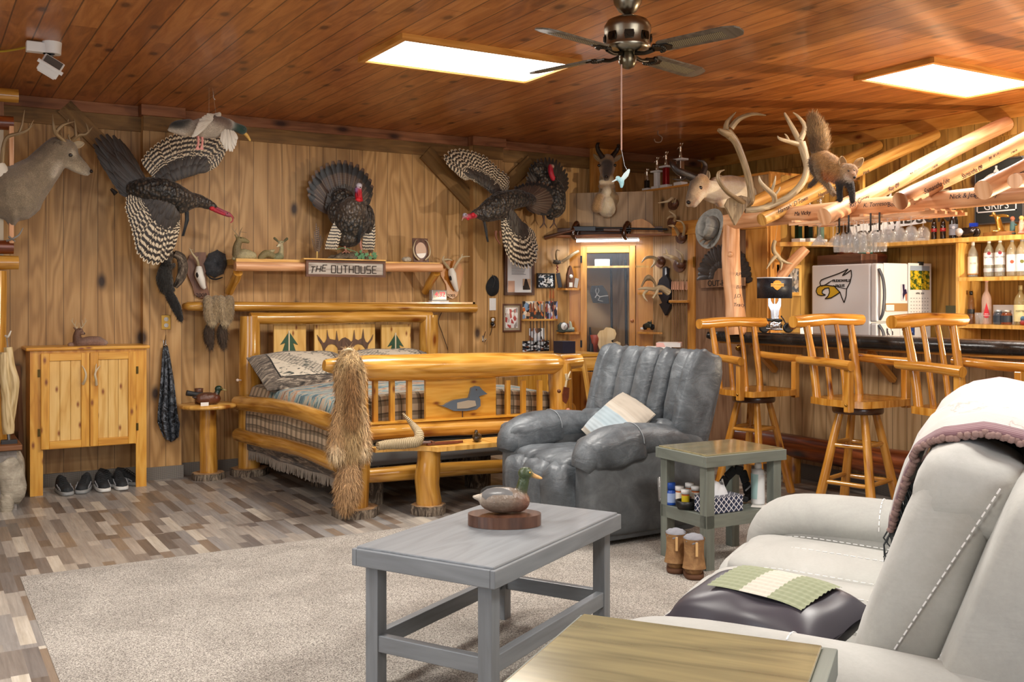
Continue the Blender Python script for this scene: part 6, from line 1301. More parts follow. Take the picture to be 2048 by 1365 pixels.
# camo cloth
t = T('camo_cloth', 'grey and black camouflage cloth hanging from the coat hook', 'garment', PB(338, 885, .14)); m = MB()
def camof(i, j):
    wd = sm(3, 22, min(1, j*1.25)**.8)*(1 if j < .86 else 1-(j-.86)*2.2); u = sm(331, 340, j)+(i*2-1)*wd+3*math.sin(j*7)*j; v = sm(692, 885, j)-(abs(i-.5)*20*j if j > .8 else 0); d = .13+.028*math.sin(i*17+j*3)*min(1, j*2+.15)+.02*math.sin(i*7)*j
    return PB(u, v, d)
m.grid(camof, 44, 40, suv=(1, 2.6)); n = NT('camo', .8); a = n.noise(n.co('UV', (3.2, 3.6, 1)), 2.0, 3, .5, .6); n.col(n.ramp(a, [(0, '17191c'), (.40, '363b42'), (.5, '666d76'), (.58, '1c1e22')], 'CONSTANT')); o_ = m.build('cloth', n.done(), t); o_.modifiers.new('s', 'SOLIDIFY').thickness = .006
# pelts on the ledge
def pelt(label, u, w_):
    t = T('fur_pelt', label, 'fur pelt', PY(u, 690, 8.1)); Q = K(8.14)
    o1 = blob('pelt_body', [('t', [Q(u-w_, 600, .0), Q(u-w_+1, 612, .05), Q(u-w_+3, 632, .05), Q(u-1, 645, .05)], [.034, .036, .04, .03], 'b09a78'), ('t', [Q(u+w_, 600, 0), Q(u+w_, 612, .05), Q(u+w_-2, 632, .05), Q(u+1, 645, .05)], [.034, .036, .04, .03], 'a08a68'), ('e', Q(u, 646, .06), (.034, .025, .03), 'c0ac88'), ('t', [Q(u, 650, .06), Q(u, 657, .06)], [.014, .007], '6a5844')], M['furlong'], t, .006, 3, .5, .008)
    o2 = blob('hanging_tail', [('t', [Q(u-4, 650, .03), Q(u-6, 665, .03), Q(u-5, 680, .03), Q(u-2, 695, .03)], [.02, .036, .032, .010], '4e3e30')], M['furlong'], t, .006, 2, .5, .008)
    strands(t, o1, 3000, .022, -UP, .0022, 5); strands(t, o2, 2000, .035, -UP, .0025, 6)
pelt('pair of pale marten pelts on the ledge, left one with darker tail', 424, 8); pelt('pale marten pelts on the ledge nearest the headboard post', 450, 8)
# nightstand duck and dark telescope stand
Q = K(8.0); tz = .596
def duck(name, label, c, s, rz, cols, mat, bh=1.0, cat='duck decoy', vox=None, stand=None, headturn=0, tall=1.0):
    """carved duck: body, head and bill as one carving; c = centre on its support, s = length"""
    t = T(name, label, cat, c); A = Matrix.Translation(V(c)) @ Matrix.Rotation(rz, 4, 'Z'); P = lambda x, y, z: A @ V((x*s, y*s, z*s)); hd = lambda x, y, z: A @ V(((.30+(x-.30)*math.cos(headturn)-y*math.sin(headturn))*s, ((x-.30)*math.sin(headturn)+y*math.cos(headturn))*s, z*s))
    R3 = Matrix.Rotation(rz, 3, 'Z'); bd, br, hdc, bk_, bill, tail = cols
    blob('carving', [('e', P(-.02, 0, .19*bh), (.36*s, .22*s, .19*s*bh), bd, R3), ('e', P(.18, 0, .17*bh), (.2*s, .18*s, .165*s*bh), br, R3), ('e', P(-.08, 0, .25*bh), (.28*s, .19*s, .13*s*bh), bk_, R3), ('t', [P(-.28, 0, .22*bh), P(-.46, 0, .25*bh)], [.09*s, .02*s], tail), ('t', [P(.24, 0, .28*bh), P(.29, 0, .4*tall)], [.095*s, .08*s], hdc), ('e', hd(.31, 0, .47*tall), (.115*s, .095*s, .098*s), hdc, Matrix.Rotation(rz+headturn, 3, 'Z')), ('t', [hd(.40, 0, .45*tall), hd(.50, 0, .42*tall), hd(.55, 0, .405*tall)], [.042*s, .030*s, .020*s], bill)], mat, t, vox or s*.016, 3)
    for q in (-1, 1): ball('eye', hd(.365, q*.078, .49*tall), .013*s, plain('c8a040', .1), t)
    return t, P
duck('duck_decoy', 'small mallard decoy on the round log side table', V((PY(415, 807, 7.97).x, 7.95, tz)), .26, 0, ('6a4230', '5a2a1c', '1a3428', '4a3428', 'a09060', '2a1c16'), M['glaze'])
c = PY(399, 805, 8.06); t = T('duck_call_stand', 'black camouflage mug and tube behind the duck decoy', 'mug', (c.x, 8.08, tz)); MB().lathe([(0, 0), (.03, 0), (.032, .10), (.034, .12), (.03, .12), (.028, .01), (0, .01)], (c.x, 8.08, tz), 18).build('mug', M['rack'], t)
m = MB(); m.tube([(c.x-.10, 8.06, tz+.09), (c.x-.03, 8.06, tz+.075), (c.x+.02, 8.05, tz+.07)], [.022, .02, .024], 12, res=3); m.build('strap_roll', plain('26282a', .6), t)
c = PY(410, 808, 7.85); solo('business_card', MB().cbox((c.x, 7.86, tz+.014), .06, .002, .028), M['paper'], 'small white card leaning before the mallard decoy', 'card')
# ================================================================ fox pelt over the foot post
t = T('fox_pelt', 'full red fox pelt draped over the left foot post of the bed', 'fur pelt', (fL.x, fL.y-.12, .1)); Q = K(fL.y-.11)
pb_ = blob('pelt_body', [('t', [Q(697, 712, -.02), Q(699, 730, .02), Q(700, 760, .02), Q(700, 810, .02), Q(698, 860, .02), Q(697, 905, .02)], [.045, .085, .07, .075, .085, .085], 'b89a6c'), ('t', [Q(702, 735, .07), Q(703, 790, .075), Q(702, 850, .075)], [.045, .045, .045], '8a6238'), ('t', [Q(684, 745, .03), Q(686, 800, .03), Q(680, 850, .03), Q(676, 895, .03), Q(674, 905, .04)], [.045, .04, .05, .06, .05], 'b89468'), ('t', [Q(716, 745, .03), Q(714, 800, .03), Q(720, 850, .03), Q(722, 895, .03), Q(722, 905, .04)], [.045, .04, .05, .055, .05], 'cbab80'), ('t', [Q(674, 905, .05), Q(672, 898, .05)], [.05, .04], 'e0cda8'), ('t', [Q(723, 903, .05), Q(722, 895, .05)], [.045, .04], 'dcc8a4'), ('e', Q(697, 706, .0), (.04, .05, .025), 'c8a878')], M['furlong'], t, .009, 3, .5, .012)
pt_ = blob('pelt_tail', [('t', [Q(700, 915, .03), Q(698, 940, .04), Q(696, 970, .04), Q(694, 1000, .04), Q(693, 1015, .04)], [.04, .065, .078, .062, .03], 'b8946a')], M['furlong'], t, .008, 3, .5, .012)
strands(t, pb_, 16000, .045, -UP, .003, 7, lo=.5, hi=1.7); strands(t, pt_, 6000, .045, -UP, .003, 8, lo=.5, hi=1.7)
m = MB(); m.tube([Q(713, 910, .06), Q(716, 940, .08), Q(713, 965, .08), Q(716, 985, .08)], [.014, .012, .015, .012], 8, res=4, rnd=.2); m.build('dangling_paw', plain('4a3c30', .9), t); m = MB(); m.tube([Q(688, 702, .05), Q(697, 699, .06), Q(706, 702, .05)], [.006, .009, .006], 8, res=3); m.build('snout_clip', plain('b8a888', .5), t)
# knife on the right foot post
Q = K(FRp.y-.10); t = T('hunting_knife', 'antler handled knife in brown leather sheath hanging on the right foot post', 'knife', Q(1130, 800)); m = MB(); m.tube([Q(1132, 748), Q(1134, 762)], [.011, .009], 8); m.tube([Q(1134, 758), Q(1138, 750), Q(1141, 743)], [.012, .008, .004], 8, res=3); m.tube([Q(1134, 760), Q(1142, 758)], [.008, .003], 8); m.tube([Q(1131, 775), Q(1133, 762)], [.010, .008], 8); m.build('antler_handle', antl, t)
polyfn(lambda u, v, f=0: PY(u, v, FRp.y-.115), [(1127, 774), (1137, 776), (1136, 795), (1131, 808), (1125, 803), (1124, 790)], RB, 0, .012).build('leather_sheath', M['brownleather'], t, bevel=.003)
m = MB(); m.ell(Q(1136, 822, .02), (.018, .02, .02)); m.cyl(Q(1136, 822), Q(1136, 822, -.06), .008); solo('wooden_peg', m, plain('b0745c', .5), 'round pink tipped wooden peg on the right foot post', 'peg')
m = MB(); m.ell(Q(1118, 783, .015), (.014, .015, .014)); solo('wooden_peg', m, plain('5a3014', .5), 'dark knot peg beside the hanging knife', 'peg')
m = MB(); m.ell(PY(475, 761, 7.95), (.012, .014, .012)); m.cyl(PY(475, 761, 7.95), PY(482, 761, 7.98), .006); solo('wooden_peg', m, plain('dcc8b8', .5), 'small white peg on the left headboard post', 'peg')
# ================================================================ bench items
bz = .456; Q = K(5.97)
m = MB(); P_ = lambda u, v, d=0: Q(u, v, d); z0 = lambda u, v, r: V((Q(u, v).x, 5.93, bz+r))
m.tube([z0(750, 880, .026), z0(775, 882, .03), z0(805, 884, .034)+V((0,-.03,0)), z0(826, 880, .034)+V((.0,-.03,.01)), z0(832, 868, .03)+V((0, 0, .06)), Q(825, 850, -.04)-V((0,0,0)), Q(815, 838, -.05), Q(805, 827, -.06)], [.026, .032, .036, .036, .03, .02, .013, .005], 14, res=5, rnd=.05)
m.tube([z0(766, 884, .012), z0(762, 890, .0)], [.008, .006], 6)
n = NT('ram_horn', .7); f = n.ma('SINE', n.ma('ADD', n.ma('MULTIPLY', n.xyz(n.co('UV'))[1], 560), n.ma('MULTIPLY', n.noise(n.co('UV'), 20), 6))); n.col(n.ramp(n.ma('MULTIPLY_ADD', f, .5, .5), [(.2, 'a08c68'), (.7, 'cdb894')])); n.bump(f, .7, .006); solo('curved_horn', m, n.done(), 'ridged curved ram horn lying on the log bench', 'horn')
t = T('sheath_knife', 'long knife in a brown leather sheath lying on the log bench', 'knife', (Q(880, 885).x, 5.93, bz)); xx = lambda u: Q(u, 880).x
m = MB(); m.tube([(xx(833), 5.97, bz+.018), (xx(858), 5.95, bz+.016)], [.016, .013], 10); m.build('handle', M['walnut'], t); m = MB(); m.cbox((xx(861), 5.95, bz+.016), .02, .055, .024); m.build('guard', M['rack'], t, bevel=.003); m = MB(); m.prism([(xx(850), 5.975), (xx(895), 5.965), (xx(918), 5.945), (xx(921), 5.93), (xx(895), 5.915), (xx(850), 5.93)], (0,0,bz+.003), (1,0,0), (0,1,0), .014); m.build('sheath', M['brownleather'], t, bevel=.004)
duck('duck_decoy', 'tiny dark glossy duck decoy seen head on, on the log bench', V((Q(951, 882).x, 5.95, bz)), .15, math.radians(-125), ('20180f', '3a2c1c', '2c1c10', '3a3428', '4a3c2c', '20180f'), M['glaze'])
Q = K(6.0); m = MB(); m.ell((Q(1003, 872).x, 5.93, bz+.028), .014); m.cyl((Q(1003, 872).x, 5.93, bz+.028), (Q(1016, 866).x, 5.95, bz+.03), .008, .012); m.lathe([(0, 0), (.018, 0), (.01, .02)], (Q(1003, 872).x, 5.93, bz), 12); solo('drawer_knob', m, plain('c8ac88', .4), 'loose turned wooden knob on the log bench beside the recliner', 'knob')
# ================================================================ coffee table duck
dc = PZ(1009, 1050, .53); t = T('duck_stand', 'oval dark walnut base on the coffee table', 'stand', (dc.x, dc.y, .531)); m = MB(LM((dc.x, dc.y, .531), Rt))
m.prism([(.145*math.cos(a), .095*math.sin(a)) for a in [2*pi*k/40 for k in range(40)]], (0,0,0), (1,0,0), (0,1,0), .045); m.build('oval_base', M['walnut'], t, bevel=.004)
dd_, P = duck('mallard_carving', 'carved painted mallard drake on the oval walnut base', V((dc.x, dc.y, .5762)), .27, -YAW+.12, ('7a6a5c', '6a4638', '3c4a30', '8a847c', 'd8a868', 'b8ac9c'), M['glaze'], 1.0, 'duck carving', tall=1.22)
m = MB()
for s in (1, -1):
    for k in range(3): m.feather(P(.10, s*.17, .30-.05*k), P(-.34+.06*k, s*.12, .30-.06*k), .045*1.2, (P(0, s, .3)-P(0, 0, 0)).normalized(), camber=.1)
m.build('wing_feathers', plain('6a6a6a', .3, coat=.4), dd_)
# ================================================================ end table lower shelf things
EZ = .3
def ST(u, v): p = PZ(u, v, EZ); return V((p.x, p.y, EZ+.0005))
gl = plain('c8c6c4', .03, alpha=.2, coat=1)
def lathe_thing(name, label, cat, c, prof, mat, extra=(), group=None, n=20):
    t = T(name, label, cat, c, group); MB().lathe(prof, c, n).build(extra[0] if extra and isinstance(extra[0], str) else 'body', mat, t)
    for e in extra:
        if not isinstance(e, str): MB().lathe(e[1], c, n).build(e[0], e[2], t)
    return t
c = ST(1327, 1003); lathe_thing('drinking_glass', 'clear drinking glass on the end table shelf, leftmost', 'glass', c, [(0, .0), (.03, 0), (.034, .13), (.032, .13), (.028, .008), (0, .008)], gl)
c = ST(1342, 1010); lathe_thing('pill_bottle', 'blue vitamin bottle beside the drinking glass', 'bottle', c, [(0, 0), (.026, 0), (.028, .005), (.028, .075), (.02, .085), (0, .085)], plain('1c4ca8', .3), [('cap', [(.0, .085), (.026, .085), (.026, .118), (.024, .122), (0, .122)], plain('1848a0', .35)), ('label', [(.0285, .015), (.0285, .065)], plain('9ab0d8', .5))])
for u, v, dz, l in ((1359, 1012, .02, 'amber pill bottle with white cap behind the blue bottle'), (1379, 1008, .035, 'tallest amber pill bottle with wide white cap, in the black bowl'), (1371, 1016, .0, 'amber pill bottle with yellow label in front of the black bowl group'), (1391, 1012, .02, 'amber pill bottle with white cap nearest the tissue box')):
    c = ST(u, v)+UP*(.02+dz*.4); lathe_thing('pill_bottle', l, 'bottle', c, [(0, 0), (.021, 0), (.021, .055), (0, .055)], plain('b8622a', .3), [('cap', [(.0, .055), (.024, .055), (.024, .078), (0, .078)], M['white']), ('label', [(.0215, .008), (.0215, .046)], plain('d8c020' if 'yellow' in l else 'e8e4da', .5))])
c = ST(1372, 1018); lathe_thing('bowl', 'black round bowl holding pill bottles on the end table shelf', 'bowl', c, [(0, 0), (.045, 0), (.055, .02), (.056, .045), (.052, .045), (.05, .022), (0, .012)], M['black'])
def quatre():
    n = NT('quatrefoil_print', .6); X = n.xyz(n.co('UV', (1/.034, 1/.034, 1))); a = n.ma('SUBTRACT', n.ma('FRACT', X[0]), .5); b = n.ma('SUBTRACT', n.ma('FRACT', X[1]), .5)
    w1 = n.ma('ABSOLUTE', n.ma('ADD', n.ma('ABSOLUTE', a), n.ma('SUBTRACT', n.ma('ABSOLUTE', b), .5))); s = n.ma('SINE', n.ma('MULTIPLY', n.ma('ADD', a, b), 18.8)); s2 = n.ma('SINE', n.ma('MULTIPLY', n.ma('SUBTRACT', a, b), 18.8))
    w2 = n.ma('ABSOLUTE', n.ma('SUBTRACT', w1, n.ma('MULTIPLY', n.ma('MULTIPLY', s, s2), .05))); n.col(n.mix(n.ma('LESS_THAN', w2, .09), lin('26304a'), lin('e8e8ec'))); return n.done()
c1, c2 = ST(1403, 1030), ST(1480, 1022); d_ = (c2-c1).normalized(); tb = T('tissue_box', 'navy and white quatrefoil tissue box on the end table shelf', 'tissue box', (c1+c2)/2); A = LM((SM @ V((.175, .105, EZ+.001))), V((SM[0][0], SM[1][0], 0)))
MB(A).box(-.115, .115, -.06, .06, 0, .085).build('carton', quatre(), tb, bevel=.002)
m = MB(A)
def tis(i, j): a = 2*pi*i; return V((.06*math.cos(a)*(1-j*.55)+.01*math.sin(a*3)*j, .025*math.sin(a)*(1-j*.3)+.01*math.cos(a*4)*j, .086+.065*j**.8+.014*math.sin(a*2+1)*j))
m.grid(tis, 30, 8); m.build('tissue', plain('e4e6ea', .9), tb)
c = SM @ V((.22, .26, EZ+.001)); lathe_thing('dropper_bottle', 'small dark green bottle behind the tissue box', 'bottle', c, [(0, 0), (.028, 0), (.028, .09), (.015, .11), (0, .11)], plain('2a1c10', .15), [('cap', [(0, .11), (.024, .11), (.024, .14), (0, .14)], plain('0c3c24', .4)), ('label', [(.0285, .02), (.0285, .07)], plain('d8d0a8', .6))])
c = SM @ V((.38, .20, EZ)); t = T('knee_brace', 'black neoprene brace with curved strap beside the lotion bottle', 'brace', c); A = LM(c, V((SM[0][0], SM[1][0], 0)))
m = MB(A)
arc = [(-.12+.0, 0, .09), (-.07, 0, .15), (-.01, 0, .19), (.045, 0, .175), (.07, 0, .11), (.085, 0, .05), (.095, 0, .01)]
for k in range(len(arc)-1): m.bar(arc[k], arc[k+1], .05, .022, up=V((0,1,0)))
m.bar((-.13, 0, .08), (-.05, -.01, .04), .05, .03); m.bar((-.05, -.01, .05), (.06, -.01, .02), .05, .03); m.build('strap', M['black_felt'], t, bevel=.008)
MB(A).bar((.03, -.04, .075), (.08, -.04, .105), .004, .008).build('buckle_tab', plain('8a8c90', .5), t)
c = SM @ V((.475, .13, EZ+.004)); lathe_thing('lotion_bottle', 'tall white lotion pump bottle at the right of the end table shelf', 'bottle', c, [(0, 0), (.036, 0), (.039, .01), (.037, .1), (.039, .15), (.032, .185), (.014, .195), (0, .195)], plain('eceef0', .3), [('cap', [(0, .195), (.02, .195), (.02, .215), (.012, .228), (0, .23)], M['white']), ('label', [(.0395, .03), (.0375, .1), (.0395, .165)], photo('lotion_label', ['a8cccc', 'e8eaea', '4a3440', 'e8eaea', '9cc4c4'], 3, 2))])
c = SM @ V((.47, .10, EZ+.0012)); solo('paper_sheet', MB().cbox(c, .14, .10, .001, .7), M['paper'], 'white paper sheet under the lotion bottle', 'paper')
# boots and shoes
def boot(label, c, rz):
    t = T('ankle_boot', label, 'boot', c, 'tan boots under the end table'); A = Matrix.Translation(V(c)) @ Matrix.Rotation(rz, 4, 'Z')
    m = MB(A); sup(m, (0, -.06, .055), (.048, .145, .052), .6, .7, seed=1); m.tube([(0, .04, .05), (0, .035, .11), (0, .03, .165), (0, .03, .20)], [.060, .050, .050, .056], 20, res=3, caps=False); m.build('boot_upper', M['boot'], t)
    m = MB(A); sup(m, (0, -.055, .012), (.052, .152, .016), .4, .6); m.build('boot_sole', plain('5a3a24', .8), t); m = MB(A); sup(m, (0, .03, .19), (.05, .05, .03), .8, 1, wr=.08); m.build('fleece_lining', plain('8a8c94', .95), t)
    m = MB(A); m.bar((-.008, .092, .12), (-.008, .096, .19), .012, .005, up=V((0,1,0))); m.build('pull_tab', plain('d8b078', .7), t)
c = PZ(1353, 1140, .018); boot('tan fleece lined ankle boot, left one under the end table', c, -YAW+2.9); c = PZ(1387, 1152, .018); boot('tan fleece lined ankle boot hidden partly by the table leg', c, -YAW+3.05)
def sneaker():
    t = T('sneaker', '', 'shoe', (0,0,0), 'dark sneakers under the shoe cabinet'); m = MB()
    def up(i, j):
        a = pi*i; y = sm(-.14, .13, j); w_ = .046*(1-.25*abs(y+.02)/.14)*(1 if j > .12 else (j/.12)**.5); hh = .04+.055*max(0, min(1, (y+.05)/.12))
        return V((-math.cos(a)*w_, y, .022+hh*max(0, math.sin(a))**.75*(1 if j > .06 else (j/.06)**.5)))
    m.grid(up, 18, 22); m.build('upper', M['n_shoe'], t); m = MB(); sup(m, (0, -.005, .014), (.049, .148, .016), .4, .55); m.build('sole', M['n_sole'], t)
    m = MB(); 
    for k in range(5): y = -.055+.022*k; m.tube([(-.022, y, .072+k*.008), (0, y-.003, .082+k*.0085), (.022, y, .072+k*.008)], .003, 5)
    m.build('laces', plain('16181a', .8), t); m = MB(); sup(m, (0, .075, .088), (.03, .04, .018), .7, .9); m.build('collar', plain('202226', .9), t)
    m = MB()
    for s in (-1, 1): m.bar((s*.044, -.05, .035), (s*.046, .02, .06), .004, .012); m.bar((s*.044, -.09, .035), (s*.045, -.04, .05), .004, .008)
    m.build('side_stripe', plain('9a9ca0', .6), t); return t
M['n_shoe'] = leather('shoe_mesh', '121416', '26292c', '3a3e42', .8, 6, .4, .5); M['n_sole'] = plain('8a8c8c', .6)
sn = sneaker(); lbl = ['leftmost dark sneaker with grey sole under the cabinet', 'second dark sneaker from the left, with light side stripes', 'third sneaker with thick white toe sole', 'rightmost front sneaker with thick white sole', 'dark sneaker standing behind the leftmost pair', 'dark sneaker tucked behind the white soled pair']
for k, (u, y, rz) in enumerate(((128, 7.98, .1), (168, 8.0, -.3), (204, 7.99, .02), (240, 8.0, -.02), (216, 8.14, .25), (258, 8.12, .5))):
    p = PY(u, 960, y); loc = V((p.x, y, .0))
    if k == 0: sn.location = loc; sn.rotation_euler.z = rz; sn['label'] = lbl[0]; s_ = sn
    else: s_ = dup(sn, loc, rz, lbl[k])
    if k in (2, 3):
        for ch in s_.children:
            if ch.name.startswith('sole'): ch.data = ch.data.copy(); ch.data.materials[0] = plain('d4d4d0', .6)
m = MB(); m.bar((X0-.03, 8.2, 0), (X0-.06, 8.26, .93), .03, .05); m.bar((X0-.035, 8.12, 0), (X0-.05, 8.2, .45), .02, .03); solo('leaning_boards', m, M['old_board'], 'old grey boards leaning between the cabinet and hearth', 'boards')
# ================================================================ right part of the back wall
skinc = ['2a2c30', 'b4865e', 'd8d0c8', '8a3a30', '46505c', '1c1c20', 'c8a888']
t, A, w_, h = framed('certificate_frame', 'large walnut frame with a typed page and small photos behind the turkey wing', 'picture frame', PB, RB, 1007, 470, 1066, 591, M['walnut'], plain('e2e2e0', .5), .028, .03, off0=.0)
m = MB(A)
for k in range(26): m.box(-w_*.26, w_*.22-(k % 5)*.006, -.0195, -.0185, h-.10-k*.0115, h-.096-k*.0115)
m.build('typed_lines', plain('7a7c80', .8), t); m = MB(A); m.box(-w_*.38, -w_*.16, -.02, -.018, .03, .14); m.build('red_photo', photo('redphoto', ['8a1c20', 'c8a088', 'b02a2c', 'e0d8d0'], 5), t); m = MB(A); m.box(w_*.12, w_*.38, -.02, -.018, .055, .16); m.build('dark_photo', photo('darkphoto', ['2a2422', '3a302c', 'c8a888', '241e1c'], 5, 4), t)
framed('framed_photo', 'black frame with a photo of people on motorcycles', 'picture frame', PB, RB, 1073, 547, 1108, 577, M['black'], photo('moto_photo', ['e4e8e8', '1c2630', 'e8ecec', '2e4452', '0e1216', 'c8ccd0'], 9, 1), .014, .02)
framed('framed_photo', 'dark brown frame with a red church print and double mat', 'picture frame', PB, RB, 1003, 608, 1041, 664, M['rack'], photo('church_print', ['e8e4e2', 'dcd8d4', 'b04a48', 'e8e4e2', '9a9490', 'c8c0bc'], 6, 5), .015, .02, plain('a89a84', .7), .022)
def loose(label, u0, v0, u1, v1, cols, sc, seed, fn=PB, r=RB, off=.004):
    o, w2, h2 = rect(fn, u0, v0, u1, v1, off); A2 = LM(o, r); m = MB(A2); m.add([(-w2/2, -.001, 0), (w2/2, -.001, 0), (w2/2, -.001, h2), (-w2/2, -.001, h2)], [(0,1,2,3)], [[(0,0),(1,0),(1,1),(0,1)]]); m.box(-w2/2, w2/2, 0, .002, 0, h2); return solo('photo_print', m, photo('print%d' % seed, cols, sc, seed), label, 'photo')
loose('photo of people in shirts on the arrow shelf, left one', 1045, 603, 1088, 638, ['7a98b8', '1c2024', 'c86a30', '2a2226', 'c8a080', '3a3c44', 'e0d8c8'], 6, 11)
loose('photo with a red dress on the arrow shelf, right one', 1091, 603, 1115, 638, ['2a3048', 'b01c28', 'c8a088', '2a2430', '8898c8', 'd8d8e0'], 5, 12)
loose('photo of a group in a pale room behind the left arrows', 1058, 657, 1089, 688, ['d8dce4', 'c8ccd8', '3a3030', 'e0e4ea', '9a6a50'], 4, 13); loose('black and white motorcycle group photo at the foot of the arrows', 1045, 682, 1098, 704, ['16181c', 'e0e4e8', '3a4450', 'c0c8cc', '0c0e10', '7a4a38'], 9, 14, off=.008)
o, w_, h = rect(PB, 1044, 637, 1112, 642, .03); A = LM(o, RB); t = T('arrow_shelf', 'narrow pine rack holding arrows on the back wall', 'arrow rack', o); MB(A).box(-w_/2, w_/2, -.03, .03, 0, .018).build('shelf_strip', M['shelf_pine'], t, bevel=.003)
def arrow(label, fn, r, u, v0, v1, off, shaft, flet, grp, vf=None):
    t = T('arrow', label, 'arrow', fn(u, v1, off), grp); a, b = fn(u, v0, off), fn(u, v1, off); b = V((a.x, a.y, b.z)); MB().cyl(b, a, .004, n=7).build('shaft', shaft, t)
    if flet:
        m = MB(); L = .085
        for q in range(3):
            d = Matrix.Rotation(2*pi*q/3+.5, 3, 'Z') @ V((1,0,0)); s = V((-d.y, d.x, 0)); p = a-UP*.015
            m.hexa([p+s*.0008-UP*L, p+d*.013+s*.0008-UP*L*.9, p+d*.013-s*.0008-UP*L*.9, p-s*.0008-UP*L, p+s*.0008, p+d*.009+s*.0008, p+d*.009-s*.0008, p-s*.0008])
        m.build('fletching', flet, t)
dsh = plain('14161a', .3); bsh = plain('6a3a20', .4)
for k, u in enumerate((1061.5, 1067, 1074, 1081, 1087.5, 1094)): arrow('dark shafted arrow in the back wall rack with orange or cream fletching', PB, RB, u, 605, 706, .045, dsh, plain(['c86a28', 'b8602a', 'd8b088', 'd8b088', 'c8a080', 'b04a30'][k], .6), 'arrows in the back wall rack')
for k, u in enumerate((1101, 1107)): arrow(['brown arrow with tall orange vanes, left of the last two', 'brown arrow with tall orange vanes, rightmost in the rack'][k], PB, RB, u, 578, 704, .045, bsh, plain('c8742c', .5), None)
# antler hook with basket
Q = lambda u, v, d=0: PB(u, v, d+.02)
t = T('antler_hook', 'forked antler with a nest at its base beside the gun cabinet', 'antlers', Q(1124, 527)); m = MB(); m.tube([Q(1124, 524, .03), Q(1135, 517, .06), Q(1147, 508, .08), Q(1157, 503, .09)], [.02, .017, .016, .017], 10, res=4, rnd=.05); m.tube([Q(1114, 522, .02), Q(1112, 510, .04), Q(1114, 501, .05), Q(1120, 502, .06)], [.012, .01, .008, .003], 8, res=4); m.build('antler', antm, t)
m = MB(); random.seed(6)
for k in range(40): a = random.random()*6.3; c = Q(1114+6*math.cos(a), 524+3*math.sin(a*2), .05+.02*math.sin(a)); m.tube([c, c+V((random.uniform(-.03,.03), random.uniform(-.02,.02), random.uniform(-.012,.012)))], .002, 4)
m.ell(Q(1114, 525, .04), (.045, .035, .022)); m.build('nest', M['bark'], t)
m = MB(); [m.ell(Q(1114+(k % 2)*1.5, 532+k*3.2, .05), (.008, .008, .009), nu=8, nv=6) for k in range(5)]; m.build('bead_string', plain('7a2a24', .4), t)
# ================================================================ gun cabinet across the corner
A0, B0 = V((5.64, 8.3, 0)), V((6.23, 7.71, 0)); gc = T('gun_cabinet', 'built-in pine gun cabinet with glass door across the corner', 'cabinet', ((A0+B0)/2))
def dbox(mb, u0, u1, z0, z1, o0, o1):
    a, b = PN(u0, 600, 0), PN(u1, 600, 0); n_ = V((-1, -1, 0)).normalized(); q = [V((p.x, p.y, 0))+n_*o for o in (o1, o0) for p in ((a, b) if o == o1 else (b, a))]
    return mb.hexa([V((p.x, p.y, z0)) for p in q]+[V((p.x, p.y, z1)) for p in q])
zt = PN(1217, 486).z; zd = PN(1217, 492).z
m = MB(); dbox(m, 1139, 1162, 0, zt+.05, -.02, 0); dbox(m, 1272, 1306, 0, zt+.05, -.02, 0); dbox(m, 1162, 1272, zd, zt+.05, -.02, 0); m.build('face_frame', M['diag_ply'], gc)
m = MB(); dbox(m, 1139, 1306, zt+.05, ZBOX, -.02, 0); m.build('upper_panel', M['wall_x2'], gc)
d_ = MB(); dbox(d_, 1162, 1174, .02, zd, 0, .02); dbox(d_, 1259, 1271, .02, zd, 0, .02); zg = PN(1217, 494).z-.06; dbox(d_, 1174, 1259, zg, zd, 0, .02); dbox(d_, 1174, 1259, .02, .7, 0, .02); dr_ = d_.build('door', M['casing'], gc, bevel=.003)
m = MB(); dbox(m, 1173, 1260, .7, zg, .006, .010); m.build('glass_pane', plain('8a9096', .03, alpha=.07), dr_)
m = MB()
for v in (519, 688): z = PN(1163, v).z; dbox(m, 1161.5, 1165, z-.035, z+.035, .02, .026)
m.build('hinge', M['gunmetal'], dr_); m = MB(); m.ell(PN(1264, 642, .035), .018); m.cyl(PN(1264, 642, .02), PN(1264, 642, .03), .008); m.build('door_knob', plain('b0744a', .4), dr_)
MB().add([(5.66, 8.28, 0), (6.21, 7.73, 0), (6.22, 8.28, 0), (5.66, 8.28, 2.2), (6.21, 7.73, 2.2), (6.22, 8.28, 2.2)], [(0,2,5,3), (1,4,5,2), (0,1,2)], None).build('back_panel', M['wall_x2'], gc)
zs_ = PN(1217, 536).z; m = MB(); m.prism([(5.67, 8.27), (6.2, 7.74), (6.2, 8.27)], (0,0,zs_), (1,0,0), (0,1,0), .02); m.build('inner_shelf', M['shelf_pine'], gc)
c = PN(1206, 530, -.10); solo('white_box', MB().cbox((c.x, c.y, zs_+.055), .15, .10, .068, -pi/4), M['white'], 'white carton on the shelf inside the gun cabinet', 'box')
def gun(label, u, v0, v1, off, stock, rb=.011):
    a, b = PN(u, v0, off), PN(u+2, v1, off+.02); t = T('long_gun', label, 'gun', V((b.x, b.y, .35)), None); b = V((b.x, b.y, .9)); MB().cyl(b, a, rb+.003, rb, n=10).build('barrel', M['gunmetal'], t)
    m = MB(); m.tube([b+UP*.08, b, b-UP*.12, V((b.x, b.y, .38))+RD*.03], [.02, .028, .02, .035], 10, res=3); m.build('stock', stock, t)
gun('dark shotgun standing left inside the gun cabinet', 1222, 514, 690, -.06, M['black']); gun('rifle with steel barrel standing right inside the gun cabinet', 1251, 520, 690, -.06, M['walnut'], .013); gun('black muzzle at the left edge inside the gun cabinet', 1180, 655, 700, -.05, M['black'])
